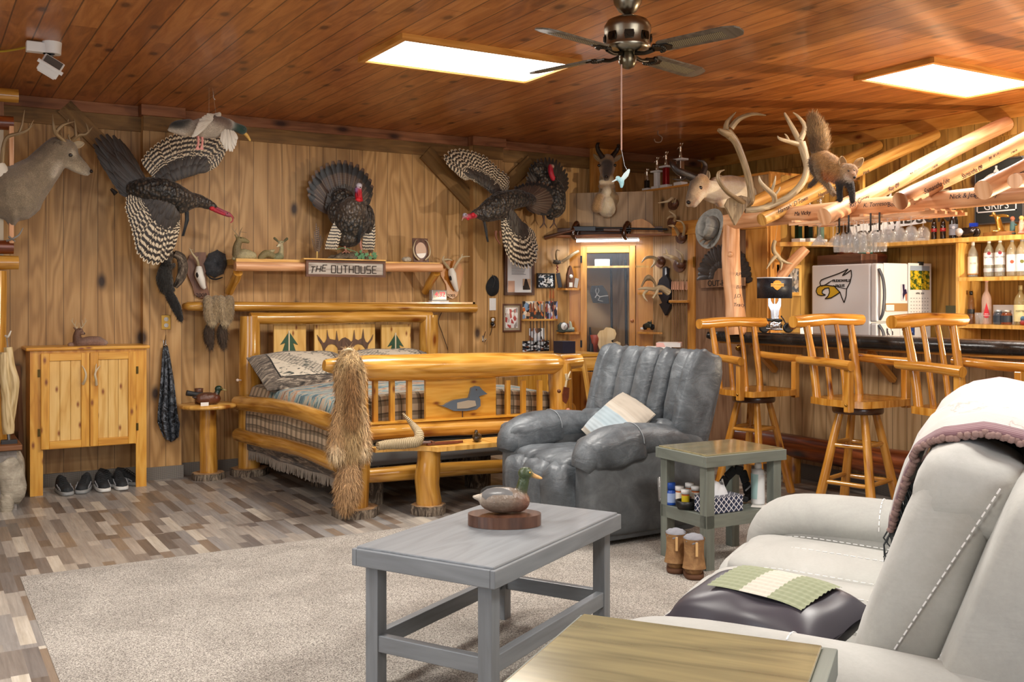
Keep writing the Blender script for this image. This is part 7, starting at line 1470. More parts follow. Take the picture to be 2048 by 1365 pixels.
q_ = PN(1200, 608, -.03); t = T('deer_print_cushion', 'dark cloth panel with pale running buck picture inside the cabinet', 'picture', q_); m = polyfn(lambda u, v, o=0: PN(u, v, -.03), [(1183, 572), (1205, 571), (1215, 585), (1219, 608), (1186, 606), (1180, 585)], RD, 0, .012); p_ = m.build('cloth_panel', plain('26282c', .7), t, bevel=.004)
m = MB(); stroke(m, [PN(u, v, -.015) for u, v in ((1190, 596), (1194, 590), (1200, 594), (1210, 592), (1217, 592))], .008, V((-1,-1,0))); stroke(m, [PN(u, v, -.015) for u, v in ((1194, 590), (1191, 582), (1193, 577))], .004, V((-1,-1,0))); stroke(m, [PN(u, v, -.015) for u, v in ((1200, 594), (1196, 601), (1206, 603))], .005, V((-1,-1,0))); stroke(m, [PN(u, v, -.015) for u, v in ((1194, 589), (1198, 583), (1197, 577))], .004, V((-1,-1,0))); m.build('buck_drawing', plain('a8a49c', .7), p_)
c = PN(1189, 700, -.07); z9 = PN(1189, 706, -.07).z; t = lathe_thing('orange_vase', 'orange tapered vase inside the gun cabinet', 'vase', V((c.x, c.y, z9)), [(0, 0), (.03, 0), (.055, .18), (.05, .18), (.028, .01), (0, .01)], plain('a83c14', .5))
text('sticker_script', 'Rem', .075, M['white'], dr_, PN(1189, 713, .024), RD, UP, .0005, shear=.3)
mi = [(1200, 700), (1196, 690), (1198, 678), (1195, 670), (1200, 662), (1208, 660), (1212, 655), (1222, 656), (1230, 660), (1233, 668), (1230, 678), (1222, 682), (1226, 686), (1234, 683), (1241, 686), (1242, 695), (1240, 712), (1204, 712)]
solo('state_cutout', polyfn(lambda u, v, o=0: PN(u, v, .10), mi, RD, 0, .015), wood('pale_plywood', 'c8aa7a', 'd8c094', 'e4d0a8', .6, 0, 1, False), 'pale plywood mitten shaped state cutout standing behind the recliner', 'cutout')
# light tube and gun rack above
a, b = PN(1153, 482.5, .14), PN(1278, 480.5, .14); t = T('tube_light', 'glowing white fluorescent tube under the gun rack shelf', 'light', (a+b)/2); MB().cyl(a, b, .011, n=12).build('tube', plain('f4f6ff', .4, emit=9), t); MB().bar(a+UP*.018, b+UP*.018, .04, .016).build('fixture_body', M['white'], t)
area('tube_glow', tuple((a+b)/2-UP*.03), (0, 0, -pi/4), .6, .04, 5, (.9, .95, 1))
gr = T('gun_rack', 'dark wooden gun rack shelf with two scroll hooks above the light tube', 'gun rack', PN(1218, 475, .1))
m = MB(); a, b = PN(1088, 474, .13), PN(1350, 466, .13); b = V((b.x, b.y, a.z)); a2 = a; m.bar(a, b, .16, .022); m.build('shelf_board', M['trim'], gr, bevel=.004)
m = MB(); a, b = PN(1092, 464, .09), PN(1330, 464, .09); m.bar(a, V((b.x, b.y, a.z)), .025, .07); m.build('back_rail', M['rack'], gr, bevel=.004)
polyfn(lambda u, v, o=0: PN(u, v, .10), [(1252, 470), (1255, 452), (1268, 441), (1285, 438), (1300, 446), (1318, 464), (1352, 466), (1352, 472)], RD, 0, .02).build('arched_back', M['casing'], gr, bevel=.003)
for u in (1150, 1252): m = MB(); m.tube([PN(u, 478, .16), PN(u-4, 470, .2), PN(u-2, 455, .19), PN(u+3, 446, .16), PN(u+6, 452, .14), PN(u+5, 470, .14)], [.02, .026, .024, .022, .02, .018], 12, res=5); m.build('scroll_hook', plain('3a1c0e', .15, coat=1), gr)
t = T('shotgun', 'pump shotgun resting horizontally on the gun rack hooks', 'gun', PN(1200, 462, .19)); hz = lambda u, v: PN(u, v, .2); m = MB(); m.tube([hz(1090, 476), hz(1108, 471), hz(1130, 465), hz(1148, 461)], [.045, .042, .028, .024], 12, res=4, flat=.5, up=(0,0,1)); m.build('stock', M['rack'], t)
m = MB(); m.bar(hz(1146, 458), hz(1192, 458), .03, .05); m.build('receiver', M['gunmetal'], t, bevel=.005); m = MB(); m.cyl(hz(1190, 456), hz(1335, 459), .011, .010); m.cyl(hz(1190, 461), hz(1262, 462), .010); m.build('barrel', M['gunmetal'], t)
m = MB(); m.cyl(hz(1208, 460.5), hz(1240, 461), .018); [m.cyl(hz(1211+k*3, 460.5), hz(1212+k*3, 460.5), .020) for k in range(10)]; m.build('pump_grip', M['walnut'], t)
# corner shelves with small things
for v, lab in ((577, 'upper small quarter round corner shelf left of the gun cabinet'), (664, 'lower small quarter round corner shelf left of the gun cabinet')):
    p = PB(1137, v); q1_ = PB(1113, v); e = V((p.x+.045, p.y-.045, 0)); m = MB(); m.prism([(q1_.x, YB-.005), (5.635, YB-.005), (e.x+.03, e.y-.03), (e.x-.01, e.y-.09), (q1_.x+.04, YB-.10)], (0, 0, p.z-.02), (1,0,0), (0,1,0), .02); solo('corner_shelf', m, M['casing'], lab, 'shelf')
zu, zw = PB(1137, 577).z, PB(1137, 664).z
Qs = lambda u, z: (lambda p: V((p.x, 8.22, z)))(PY(u, 600, 8.22))
t = T('canoe_clock', 'tiny upright canoe shaped curio with a watch on the upper corner shelf', 'curio', Qs(1138, zu)); c = Qs(1138, zu+.001); A = LM(c, RB)
m = MB(A); m.prism([(-.035, 0), (.035, 0), (.042, .06), (.035, .14), (.015, .20), (0, .225), (-.015, .20), (-.035, .14), (-.042, .06)], (0, 0, 0), (1,0,0), (0,0,1), .03); cc_ = m.build('canoe_hull', M['rack'], t, bevel=.004); m = MB(A); m.lathe([(0, .0), (.02, 0), (.02, .006), (0, .006)], (0, -.032, .115), 16, M=Matrix.Rotation(pi/2, 3, 'X')); m.box(-.02, .02, -.034, -.03, .01, .055); m.build('watch_face', plain('d8d4c8', .3), cc_)
for u, l, cl in ((1121, 'dark leaning picture card left of the canoe curio', '20242e'), (1151, 'grey leaning picture card right of the canoe curio', '9a948c')): c = Qs(u, zu+.001); m = MB(LM(c, RB) @ Matrix.Rotation(.2*(1 if u > 1130 else -1), 4, 'Y')); m.box(-.022, .022, 0, .008, .006, .10 if u > 1130 else .15); solo('picture_card', m, plain(cl, .5), l, 'picture')
c = Qs(1124, zw+.001); t = T('mantel_clock', 'small clock in a grey rocky resin case on the lower corner shelf', 'clock', c); A = LM(c, RB); m = MB(A); sup(m, (.01, 0, .045), (.055, .03, .05), .8, .8, wr=.1, seed=4); sup(m, (.045, 0, .012), (.10, .035, .014), .7, .7, wr=.1, seed=2); m.build('clock_case', plain('4a5048', .7), t); m = MB(A); m.lathe([(0, 0), (.036, 0), (.036, .008), (0, .008)], (0, -.033, .058), 24, M=Matrix.Rotation(pi/2, 3, 'X')); dl = m.build('clock_dial', plain('e8e8e6', .4), t); m = MB(A); m.bar((0, -.043, .058), (.018, -.043, .07), .003, .003); m.bar((0, -.043, .058), (-.006, -.043, .035), .003, .003); m.build('clock_hands', ink, dl)
blob('polar_figures', [('t', [A @ V((.075, 0, .03)), A @ V((.07, 0, .08))], [.015, .010], '8a5a50'), ('t', [A @ V((.105, 0, .03)), A @ V((.10, 0, .085)), A @ V((.095, 0, .1))], [.02, .014, .01], 'c8ccb8'), ('t', [A @ V((.07, 0, .025)), A @ V((.13, 0, .03))], [.018, .018], 'b0b8a4')], M['resin'], t, .004, 2)
# ================================================================ desk and chair by the cabinet
dz = .93; dk_ = T('side_desk', 'pine desk with a drawer between the bed foot and gun cabinet', 'desk', (5.3, 7.3, 0)); a, b = PZ(1100, 722, dz), PZ(1190, 724, dz); yD = 7.45; xa, xb = PY(1112, 720, yD).x, PY(1210, 720, yD).x
m = MB(); m.box(xa-.1, xb, yD, 8.0, dz-.03, dz); m.build('desk_top', M['cabinet'], dk_, bevel=.003); m = MB(); m.box(xa-.08, xb-.02, yD+.02, yD+.04, dz-.16, dz-.03); m.build('drawer_front', M['cabinet'], dk_, bevel=.003)
m = MB(); m.box(xa-.08, xa+.12, yD+.03, 7.98, 0, dz-.03); m.build('cabinet_side', M['cabinet'], dk_)
m = MB(); m.ell((xa+.22, yD+.0, dz-.095), (.03, .02, .014)); m.build('drawer_pull', M['cabinet'], dk_); MB().box(xb-.06, xb-.02, yD+.03, yD+.09, 0, dz-.03).build('leg', M['cabinet'], dk_)
c = PY(1132, 700, 7.6); solo('book', MB().box(c.x-.07, c.x+.07, 7.55, 7.7, dz, dz+.11), plain('23263a', .5), 'dark blue book on the desk behind the bed foot', 'book')
c = PY(1150, 727, 7.42); 
c = PZ(1185, 990, 0); ch = T('wooden_chair', 'light wooden desk chair mostly hidden behind the recliner', 'chair', (c.x, c.y, 0)); yC = 7.15; X_ = lambda u, v=800: PY(u, v, yC).x; Z_ = lambda v, u=1170: PY(u, v, yC).z
oak = M['shelf_pine']
MB().bar((X_(1166), yC, Z_(718)), (X_(1176), yC-.12, Z_(880)), .035, .03).build('back_post', oak, ch); MB().bar((X_(1235), yC, Z_(718)), (X_(1240), yC-.12, Z_(880)), .035, .03).build('back_post', oak, ch)
MB().box(X_(1162), X_(1240), yC-.012, yC+.012, Z_(737), Z_(716)).build('top_rail', oak, ch, bevel=.003); MB().box(X_(1170), X_(1240), yC-.05, yC-.03, Z_(830), Z_(822)).build('back_rail', oak, ch); MB().box(X_(1172), X_(1245), yC-.5, yC-.08, .44, .47).build('seat', oak, ch, bevel=.005)
for x in (X_(1176), X_(1238)):
    for y in (yC-.12, yC-.46): MB().box(x-.02, x+.02, y-.02, y+.02, 0, .44).build('leg', oak, ch)
# ================================================================ closet side wall things
def chook(label, u, v, pts, tines=(), s=1):
    t = T('antler_hook', label, 'antlers', PC(u, v)); m = MB(); c = PC(u, v); m.prism([(.07*s*math.cos(a), .055*s*math.sin(a)) for a in [2*pi*k/20 for k in range(20)]], c, RC, UP, .02); m.ell(PC(u, v-2, .04), (.035, .045, .04)); m.build('wood_plaque', M['rack'], t, bevel=.003)
    m = MB(); m.tube([PC(*p) for p in pts], [.017, .015, .013, .010, .003][:len(pts)-1]+[.003], 9, res=4, rnd=.04)
    for q in tines: m.tube([PC(*p) for p in q], [.014, .012, .009, .003][:len(q)-1]+[.003], 8, res=4)
    m.build('antler', antl, t)
chook('topmost antler hook on the closet wall, below the trophies', 1348, 409, [(1346, 407, .05), (1345, 397, .1), (1335, 403, .16), (1316, 406, .22)], [[(1349, 406, .05), (1352, 398, .08)]])
chook('second antler hook down, with a fork pointing left', 1347, 446, [(1349, 442, .05), (1350, 432, .1), (1338, 422, .15)], [[(1350, 434, .09), (1340, 434, .16), (1334, 438, .2)]])
chook('third antler hook with two curved prongs, beside the door header', 1364, 476, [(1358, 472, .05), (1352, 458, .12), (1345, 452, .2), (1336, 452, .26)], [[(1367, 470, .05), (1369, 455, .1), (1363, 444, .14), (1352, 441, .18)]])
chook('left antler hook with long pale tines above the black shovel decoy', 1322, 524, [(1318, 522, .05), (1306, 515, .12), (1292, 516, .2), (1283, 526, .24)], [[(1313, 519, .08), (1309, 528, .13), (1301, 536, .16)]])
chook('branched antler hook right of the black duck silhouette top', 1361, 531, [(1360, 526, .05), (1353, 518, .12), (1342, 513, .2), (1325, 508, .26)], [[(1364, 524, .05), (1364, 510, .1), (1350, 497, .15)], [(1335, 511, .22), (1331, 497, .25)], [(1356, 520, .1), (1345, 516, .18), (1339, 515, .22)]], 1.2)
PS = lambda u, v, d=0: PD(u, v, 8.75-d)
m = MB(); m.tube([PS(1337, 585), PS(1322, 576, .05), (PS(1308, 579, .1)), PS(1290, 577, .15), PS(1276, 579, .18)], [.03, .026, .018, .014, .004], 10, res=4, rnd=.05); m.tube([PS(1316, 577, .08), PS(1312, 590, .12), PS(1304, 596, .14)], [.016, .011, .003], 8, res=3); m.tube([PS(1298, 578, .12), PS(1287, 590, .16), PS(1295, 603, .18)], [.014, .012, .003], 8, res=3); m.tube([PS(1306, 597, .14), PS(1312, 588, .13)], [.006, .01], 6); solo('shed_antler', m, antl, 'pale shed antler lying on the shelf right of the gun cabinet', 'antler')
m = MB(); m.tube([PS(1283, 574), PS(1289, 562), PS(1297, 556), PS(1306, 561), PS(1312, 573)], [.008, .012, .03, .014, .008], 10, res=4); solo('deer_antlers', m, antm, 'small brown antler cap with spikes behind the shed antler', 'antlers')
for v, l in ((580, 'upper small shelf right of the gun cabinet'), (667, 'lower small shelf right of the gun cabinet')):
    c = PC(1290, v, 0); cc_ = PS(1296, v); m = MB(); m.prism([(0, 0), (.28, -.03), (.22, -.14), (.05, -.16), (-.04, -.08)], V((6.19, 7.745, cc_.z-.018)), V((-.05, -1, 0)), V((1, 0, 0)), -.018); solo('corner_shelf', m, M['casing'], l, 'shelf')
zk = PS(1296, 667).z; Am = LM(V((6.10, 7.62, zk)), RC)
t = T('motorcycle_model', 'small pewter motorcycle model on the lower right corner shelf', 'model', V((6.10, 7.62, zk))); m = MB(Am)
for x in (-.05, .06): m.lathe([(.022, -.006), (.03, -.006), (.03, .006), (.022, .006)], (x, 0, .031), 18, M=Matrix.Rotation(pi/2, 3, 'X'))
m.build('wheels', M['gunmetal'], t); m = MB(Am); sup(m, (0, 0, .045), (.05, .02, .025), .6, .6, wr=.1); sup(m, (.02, 0, .072), (.03, .014, .012), .7, .7); m.tube([(.06, 0, .03), (.045, 0, .08), (.02, .02, .095)], .004, 6); m.build('frame', plain('3a4038', .4, .5), t)
solo('tin', MB().lathe([(0, 0), (.03, 0), (.03, .022), (0, .022)], V((6.12, 7.72, zk)), 18), plain('d8d8d4', .4), 'small round white tin on the lower right corner shelf', 'tin')
fnc = lambda u, v, o=0: PC(u, v, .02)
t = T('duck_silhouette_decoy', 'black flat duck shaped boot jack board hanging head up on the closet wall', 'boot jack', PC(1334, 630)); polyfn(fnc, [(1330, 536), (1334, 533), (1339, 537), (1338, 553), (1343, 562), (1345, 578), (1343, 595), (1338, 606), (1345, 610), (1335, 632), (1323, 609), (1329, 606), (1321, 590), (1319, 572), (1323, 560), (1330, 553)], RC, 0, .03).build('painted_board', plain('1e232c', .35), t, bevel=.006)
polyfn(lambda u, v, o=0: PC(u, v, .055), [(1331, 537), (1333, 536), (1334, 548), (1331, 551)], RC, 0, .006).build('pale_mark', plain('c8d0d8', .4), t)
o, w_, h = rect(PC, 1342, 600, 1379, 606, .03); A = LM(o, RC); MB(A)
t = T('arrow_shelf', 'narrow brown arrow rack strip on the closet wall', 'arrow rack', o); MB(A).box(-w_/2, w_/2, -.03, .03, 0, .025).build('shelf_strip', M['casing'], t, bevel=.003)
for u in (1345, 1349.5, 1353, 1357.5, 1363, 1367, 1373.5): arrow('wooden arrow with pink and white fletching in the closet wall rack', PC, RC, u, 560, 700, .035, M['old_board'], plain('e8b090', .6), 'arrows in the closet wall rack')
# outhouse turkey fan on the door
t = T('turkey_fan_plaque', 'dark turkey tail fan plaque reading OUT-HOUSE on the closet door', 'plaque', PC(1450, 575, .03)); fd = lambda u, v, o=0: PC(u, v, .045+o)
m = MB(); rts = [fd(1446+16*math.cos(a), 552-14*math.sin(a)) for a in [pi*k/8 for k in range(9)]]; tps = [fd(1449+55*math.cos(a)*1.0, 560-72*math.sin(a)) for a in [pi*(k/12) for k in range(13)]]
fan(m, rts, tps, 22, .085, V((-1, 0, 0)), camber=.05); m.build('tail_fan', M['f_dark'], t); m = MB(); fan(m, [fd(1446+12*math.cos(a), 552-12*math.sin(a), .02) for a in [pi*k/6 for k in range(7)]], [fd(1447+30*math.cos(a), 556-36*math.sin(a), .02) for a in [pi*k/6 for k in range(7)]], 16, .06, V((-1,0,0))); m.build('fan_coverts', M['f_dark'], t)
bpl = polyfn(lambda u, v, o=0: PC(u, v, .06), [(1398, 561), (1430, 559), (1433, 545), (1440, 537), (1448, 537), (1455, 545), (1458, 557), (1492, 555), (1492, 572), (1400, 577)], RC, 0, .02).build('plaque_board', M['old_board'], t, bevel=.004)
text('carved_letters', 'OUT-HOUSE', .075, ink, bpl, PC(1447, 567, .083), RC, UP, .001, squash=.98)
# boxes and papers on something behind the recliner
c = PD(1330, 700, 8.0); t = T('paper_stack', 'stack of papers and grey box behind the recliner top', 'papers', V((c.x, c.y, PD(1330, 712, 8.0).z))); A = LM(PD(1330, 710, 8.0), RD)
MB(A).box(-.14, .14, -.1, .1, 0, .05).build('grey_box', plain('8a8c8c', .6), t); MB(A).box(-.15, .06, -.1, .08, .051, .065).build('papers', M['paper'], t); MB(A).box(-.06, .13, -.1, .08, .066, .10).build('magazines', photo('magz', ['e4e0dc', 'd8a8a0', 'f0ece8', 'c8c4c0'], 6, 2), t)
st_ = T('small_stand', 'small low pine stand behind the recliner carrying papers', 'stand', V((c.x, c.y, 0))); zz2 = PD(1330, 710, 8.0).z; MB(A).box(-.2, .2, -.16, .16, -.03, -.001).build('stand_top', M['casing'], st_)
for x in (-.17, .17):
    for y in (-.13, .13): MB(A).box(x-.02, x+.02, y-.02, y+.02, -zz2, -.03).build('leg', M['casing'], st_)
# trophies on top of the closet
def trophy(label, u, zb, colx, hcol, two=False, sc=1.0, pos=None, h2=.14, fig=True):
    if pos is None: p = PX(u, 400, XBOX+.09); pos = V((p.x, p.y, zb))
    t = T('trophy', label, 'trophy', pos, None); A = LM(pos, RC) @ Matrix.Scale(sc, 4); mar = M['black'] if hcol == 'b' else M['white']
    m = MB(A); m.box(-.045, .045, -.03, .03, 0, .03); 
    if two: m.box(-.05, .05, -.035, .035, .05+h2, .065+h2)
    m.build('marble_base', mar, t, bevel=.003); m = MB(A); m.box(-.022, .022, -.02, .02, .03, .05+h2); m.build('column', colx, t, bevel=.004)
    top = .05+h2+(.015 if two else 0); P = lambda x, y, z: A @ V((x, y, top+z))
    if fig: blob('figure', [('t', [P(-.012, 0, 0), P(-.008, 0, .03), P(0, 0, .055)], [.008, .009, .011], 'e8dcc8'), ('t', [P(.014, 0, 0), P(.008, 0, .03), P(0, 0, .055)], [.008, .009, .011], 'e8dcc8'), ('t', [P(0, 0, .055), P(0, 0, .09)], [.013, .015], 'e8dcc8'), ('e', P(0, 0, .112), .012, 'e8dcc8'), ('t', [P(.01, 0, .09), P(.03, -.01, .095), P(.04, -.01, .11)], [.007, .006, .005], 'e8dcc8'), ('t', [P(-.01, 0, .09), P(-.025, -.01, .075), P(-.012, -.02, .07)], [.007, .006, .005], 'e8dcc8'), ('e', P(0, 0, 0), (.02, .02, .006), 'c8b898')], M['goldfig'], t, .0035*sc, 1)
    return t
n = NT('trophy_figure', .25, .9); n.col(n.nd('Attribute', attribute_name='Col').outputs[0]); M['goldfig'] = n.done()
zT = ZBOX+.022
trophy('small black columned trophy, leftmost on the closet top', 1294, zT, M['black'], 'w', h2=.06); trophy('trophy with white column and shelf, second from left on the closet top', 1314, zT, M['white'], 'w', True, 1.15, h2=.10)
trophy('trophy with red column on the closet top', 1332, zT, plain('8a1820', .2, .5), 'w', True, 1.2, h2=.12); trophy('tallest trophy with striped brown column, rightmost on the closet top', 1361, zT, M['chrome'], 'w', True, 1.3, h2=.14)
# ================================================================ bar
XP = 6.05; ba = T('bar_counter', 'long wood paneled bar counter with black padded leather edge', 'bar', (6.1, 4.4, 0)); yb0, yb1 = 2.2, 6.30
MB().box(XP, XP+.09, yb0, yb1, 0, 1.09).build('front_panel', M['wall_x2'], ba); MB().box(XP-.012, XP, yb0, yb1, 0, .12).build('kick_strip', M['base'], ba)
bT = 1.14; m = MB(); m.prism([(5.78, yb0), (6.50, yb0), (6.50, yb1), (5.70, yb1)], (0, 0, bT-.045), (1,0,0), (0,1,0), .045); m.build('bar_top', M['walnut'], ba)
m = MB(); m.tube([(5.62, yb1-.05, bT-.01), (5.66, yb1-.12, bT-.02), (5.68, yb1-.3, bT-.02), (5.74, 4.2, bT-.02), (5.86, yb0, bT-.02)], [.03, .045, .052, .055, .055], 18, res=5, flat=.85); m.build('padded_edge', M['blackleather'], ba)
MB().box(XP-.3, XP, yb0, yb1-.05, bT-.08, bT-.047).build('sub_top', M['casing'], ba)
for y in (5.9, 4.75, 3.6): m = MB(); m.bar((XP-.26, y, bT-.09), (XP-.01, y, bT-.30), .045, .04); m.build('bracket', M['casing'], ba)
fl_ = T('foot_rail_log', 'dark red peeled log foot rail along the bar front', 'foot rail', (5.85, 4.4, 0)); MB().log((5.86, 6.15, .27), (5.84, 2.4, .31), .085, .125, .05, n=16).build('log_rail', M['red_log'], fl_)
for y in (5.55, 3.3): MB().cyl((5.86, y, 0), (5.86, y, .24), .07, n=16).build('log_stump', M['honey_dark'], fl_)
# stools
def stool():
    t = T('bar_stool', '', 'stool', (0,0,0), 'log bar stools along the bar'); hd = M['honey_dark']
    for sx, sy in [(math.cos(pi/2*k-YAW), math.sin(pi/2*k-YAW)) for k in range(4)]:
        MB().log((sx*.11, sy*.11, .675), (sx*.275, sy*.275, 0), .024, .032, .03, n=12, seg=8).build('leg', hd, t)
    for z, r in ((.24, .216), (.47, .16)):
        for k in range(4): a, b = pi/2*k-YAW, pi/2*(k+1)-YAW; m = MB(); m.log((r*math.cos(a), r*math.sin(a), z+.01*(k % 2)), (r*math.cos(b), r*math.sin(b), z+.01*(k % 2)), .015, .015, .03, n=8, seg=4); m.build('stretcher', hd, t)
    MB().lathe([(0, .67), (.15, .67), (.155, .68), (.155, .705), (.15, .715), (0, .715)], (0,0,0), 28).build('swivel_ring', plain('4a2a14', .3, coat=.6), t)
    m = MB(); m.prism([(-.22, .19), (-.25, .05), (-.25, -.14), (-.21, -.23), (-.1, -.245), (.1, -.245), (.21, -.23), (.25, -.14), (.25, .05), (.22, .19)], (0, 0, .725), (1,0,0), (0,1,0), .042); m.build('seat', hd, t, bevel=.012)
    for x, r in ((-.2, .027), (-.068, .018), (.068, .018), (.2, .027)): MB().log((x*.98, .155, .755), (x*1.02, .235, 1.235), r*1.02, r*.85, .05, n=12, seg=8, bend=.012).build('spindle', hd, t)
    m = MB(); m.log((-.315, .24, 1.245), (.315, .24, 1.25), .042, .038, .06, n=14); m.build('top_rail', hd, t)
    for s in (-1, 1):
        MB().log((s*.245, .26, 1.0), (s*.285, -.19, .985), .026, .031, .04, n=12, seg=6).build('armrest', hd, t); MB().box(s*.262-.022, s*.262+.022, -.175, -.13, .70, .965).build('arm_post', hd, t, bevel=.006)
        m = MB(); m.lathe([(0, 0), (.009, 0), (.007, .006), (0, .007)], (s*.285, -.152, .745), 10, M=Matrix.Rotation(s*pi/2, 3, 'Y')); m.build('bolt', M['brass'], t)
    return t
s0 = stool(); L3 = ['log bar stool with armrests, nearest the turkey fan door', 'middle log bar stool with armrests, in front of the fridge side', 'log bar stool with armrests, behind the sofa throw']
for k, (x, y) in enumerate(((5.313, 5.404), tuple(C(2.235, 6.45))[:2], tuple(C(2.635, 5.8))[:2])):
    if k == 0: s0.location = (x, y, 0); s0.rotation_euler.z = -.05; s0['label'] = L3[0]
    else: dup(s0, (x, y, 0), (.0, -.02)[k-1], L3[k], scale=(1.03, 1.04)[k-1])
# posts, beam and rafters
wc = T('log_canopy', 'peeled log canopy frame over the bar covered in signatures', 'log canopy', (5.62, 5.95, bT))
pst = MB().log((5.62, 5.92, bT), (5.60, 5.95, 2.02), .078, .068, .05, seg=16, n=16); pst.ell((5.545, 5.90, 1.78), (.02, .03, .025)); pst = pst.build('post', M['pale_log'], wc)
m = MB(); m.log((5.60, 6.15, 2.045), (5.62, 2.6, 2.06), .062, .06, .05, seg=20, n=16); bm_ = m.build('beam', M['pale_log'], wc)
RAF = [(5.917, 5.70, 2.16, 2.796, .05, 'tan_log'), (5.35, 5.34, 2.015, 2.81, .052, 'tan_log'), (4.71, 5.288, 1.985, 2.80, .062, 'pale_log'), (4.08, 5.26, 2.03, 2.82, .056, 'pale_log'), (3.45, 5.14, 2.04, 2.82, .060, 'pale_log'), (2.8, 5.1, 2.04, 2.82, .058, 'pale_log')]
names = ['', 'Hannah  D.Town', 'Ray Coney', 'Samantha Lee', 'Jimmy R', '']
sig = plain('1a1624', .7)
for (y, x, z, z2, r, mt), nm in zip(RAF, names):
    o_ = MB().log((x, y, z), (XR-.04, y, z2), r, r*.92, .06, n=16, seg=14).build('rafter', M[mt], wc)
    if nm:
        d = (V((XR, y, z2))-V((x, y, z))).normalized(); u_ = d.cross(V((0, 1, 0))); u_ = u_ if u_.z > 0 else -u_
        for k, (nn_, f, dz_) in enumerate(((nm, .13, .008), (nm.split()[0]+' 09', .30, -.015), ('M. Kelly', .42, .012), ('Hank', .52, -.01))): text('signature', nn_, .048-.004*k, sig, o_, V((x, y-r*1.06, z))+d*(f*2.2)+u_*dz_, d, u_, .0006, shear=.25)
for k, (nn_, y) in enumerate((('Ma Vicky', 5.15), ('K. Torreson', 4.5), ('Booker  Red', 4.3), ('Nick & Jess', 3.85), ('C. Ripley', 3.7), ('Bob Z', 3.2))): text('signature', nn_, .042, sig, bm_, (5.61-.066, y, 2.05+.012*(k % 2)), RC, UP, .0006, shear=.2)
for k, (nn_, z) in enumerate((('RP', 1.62), ('Bill', 1.52), ('J.D.', 1.45), ('Tracy', 1.38), ('Arthur', 1.26), ('Andrea', 1.23))): text('signature', nn_, .04, sig, pst, (5.62-.045+.01*(k % 2), 5.92-.078, z), Rt, UP, .0006, shear=.2)
# hat on the antler
D = lambda u, v, d=0: PD(u, v, 7.42+d); t = T('felt_hat', 'grey felt outdoor hat with a feather band hanging on the antlers', 'hat', D(1427, 497)); c = D(1424, 458)
ax = (D(1432, 420)-D(1416, 496)).normalized(); nrm_ = (Rt*-.75-Fw*.62+UP*-.12); nrm_ = (nrm_-ax*nrm_.dot(ax)).normalized(); sd = ax.cross(nrm_); Ah = Matrix(((sd.x, ax.x, nrm_.x, c.x), (sd.y, ax.y, nrm_.y, c.y), (sd.z, ax.z, nrm_.z, c.z), (0,0,0,1)))
def hat(i, j):
    a = 2*pi*i; prof = [(.0, .10), (.045, .115), (.072, .105), (.08, .06), (.083, .012), (.09, .002), (.115, -.004), (.15, .008)]; k = j*(len(prof)-1); q = min(int(k), len(prof)-2); r = sm(prof[q][0], prof[q+1][0], k-q); z = sm(prof[q][1], prof[q+1][1], k-q)
    if z > .05: z -= .03*math.exp(-(r*math.cos(a)/.02)**2)
    return Ah @ V((r*math.cos(a)*.82, r*math.sin(a)*1.02, z+(.03*abs(math.cos(a))**2 if r > .11 else 0)))
m = MB(); m.grid(hat, 48, 28); o_ = m.build('crown_and_brim', leather('felt', '5a5854', '716e68', '85827c', .9, 5, .2, .3), t); o_.modifiers.new('s', 'SOLIDIFY').thickness = .004
m = MB(); m.tube([Ah @ V((.084*math.cos(a)*.84, .084*math.sin(a)*1.04, .02)) for a in [2*pi*k/24 for k in range(25)]], .008, 8); m.build('hat_band', plain('4a4238', .8), t); m = MB(); random.seed(7)
for k in range(16): a = -2.2+random.random()*1.6; p = Ah @ V((.09*math.cos(a)*.84, .088*math.sin(a), .02)); m.feather(p, p+Ah.to_3x3() @ V((random.uniform(-.03,.03), random.uniform(-.05,.02), .03)), .014, nrm_)
m.build('band_feathers', M['f_pheasant'], t)
# hanging glasses
rk = T('glass_rack', 'wooden stemware rack with black hooks under the canopy beam', 'glass rack', (5.5, 4.7, 1.95)); m = MB()
for x in (5.42, 5.52, 5.62, 5.72): m.box(x-.012, x+.012, 3.95, 5.15, 1.955, 1.975)
for y in (4.0, 4.5, 5.1): m.box(5.40, 5.74, y-.015, y+.015, 1.975, 1.99)
m.build('rack_slats', M['pale_log'], rk)
for y in (4.35, 4.42, 4.6, 4.68): m = MB(); m.tube([(5.394, y, 1.99), (5.394, y, 1.875), (5.375, y, 1.868)], .006, 8); m.build('black_hook', M['black'], rk)
gcl = plain('c8c6c4', .03, alpha=.2, coat=1); G = {'martini_glass': [(.034, 0), (.034, -.003), (.004, -.008), (.004, -.075), (.012, -.085), (.058, -.15), (.056, -.15), (.006, -.085)], 'champagne_flute': [(.03, 0), (.03, -.003), (.004, -.008), (.004, -.07), (.02, -.10), (.026, -.15), (.022, -.21), (.020, -.21), (.024, -.15), (.01, -.09)], 'wine_glass': [(.034, 0), (.034, -.003), (.004, -.008), (.004, -.06), (.03, -.075), (.044, -.11), (.038, -.155), (.036, -.155), (.042, -.11), (.02, -.075)]}
gi = {}
gl_l = {'martini_glass': 'wide cone stemmed glass hanging upside down at the left of the rack%s', 'champagne_flute': 'tall narrow stemmed glass hanging upside down mid rack%s', 'wine_glass': 'rounded stemmed glass hanging upside down at the right of the rack%s'}
gl_l = {k: v.replace('%s', '') for k, v in gl_l.items()}
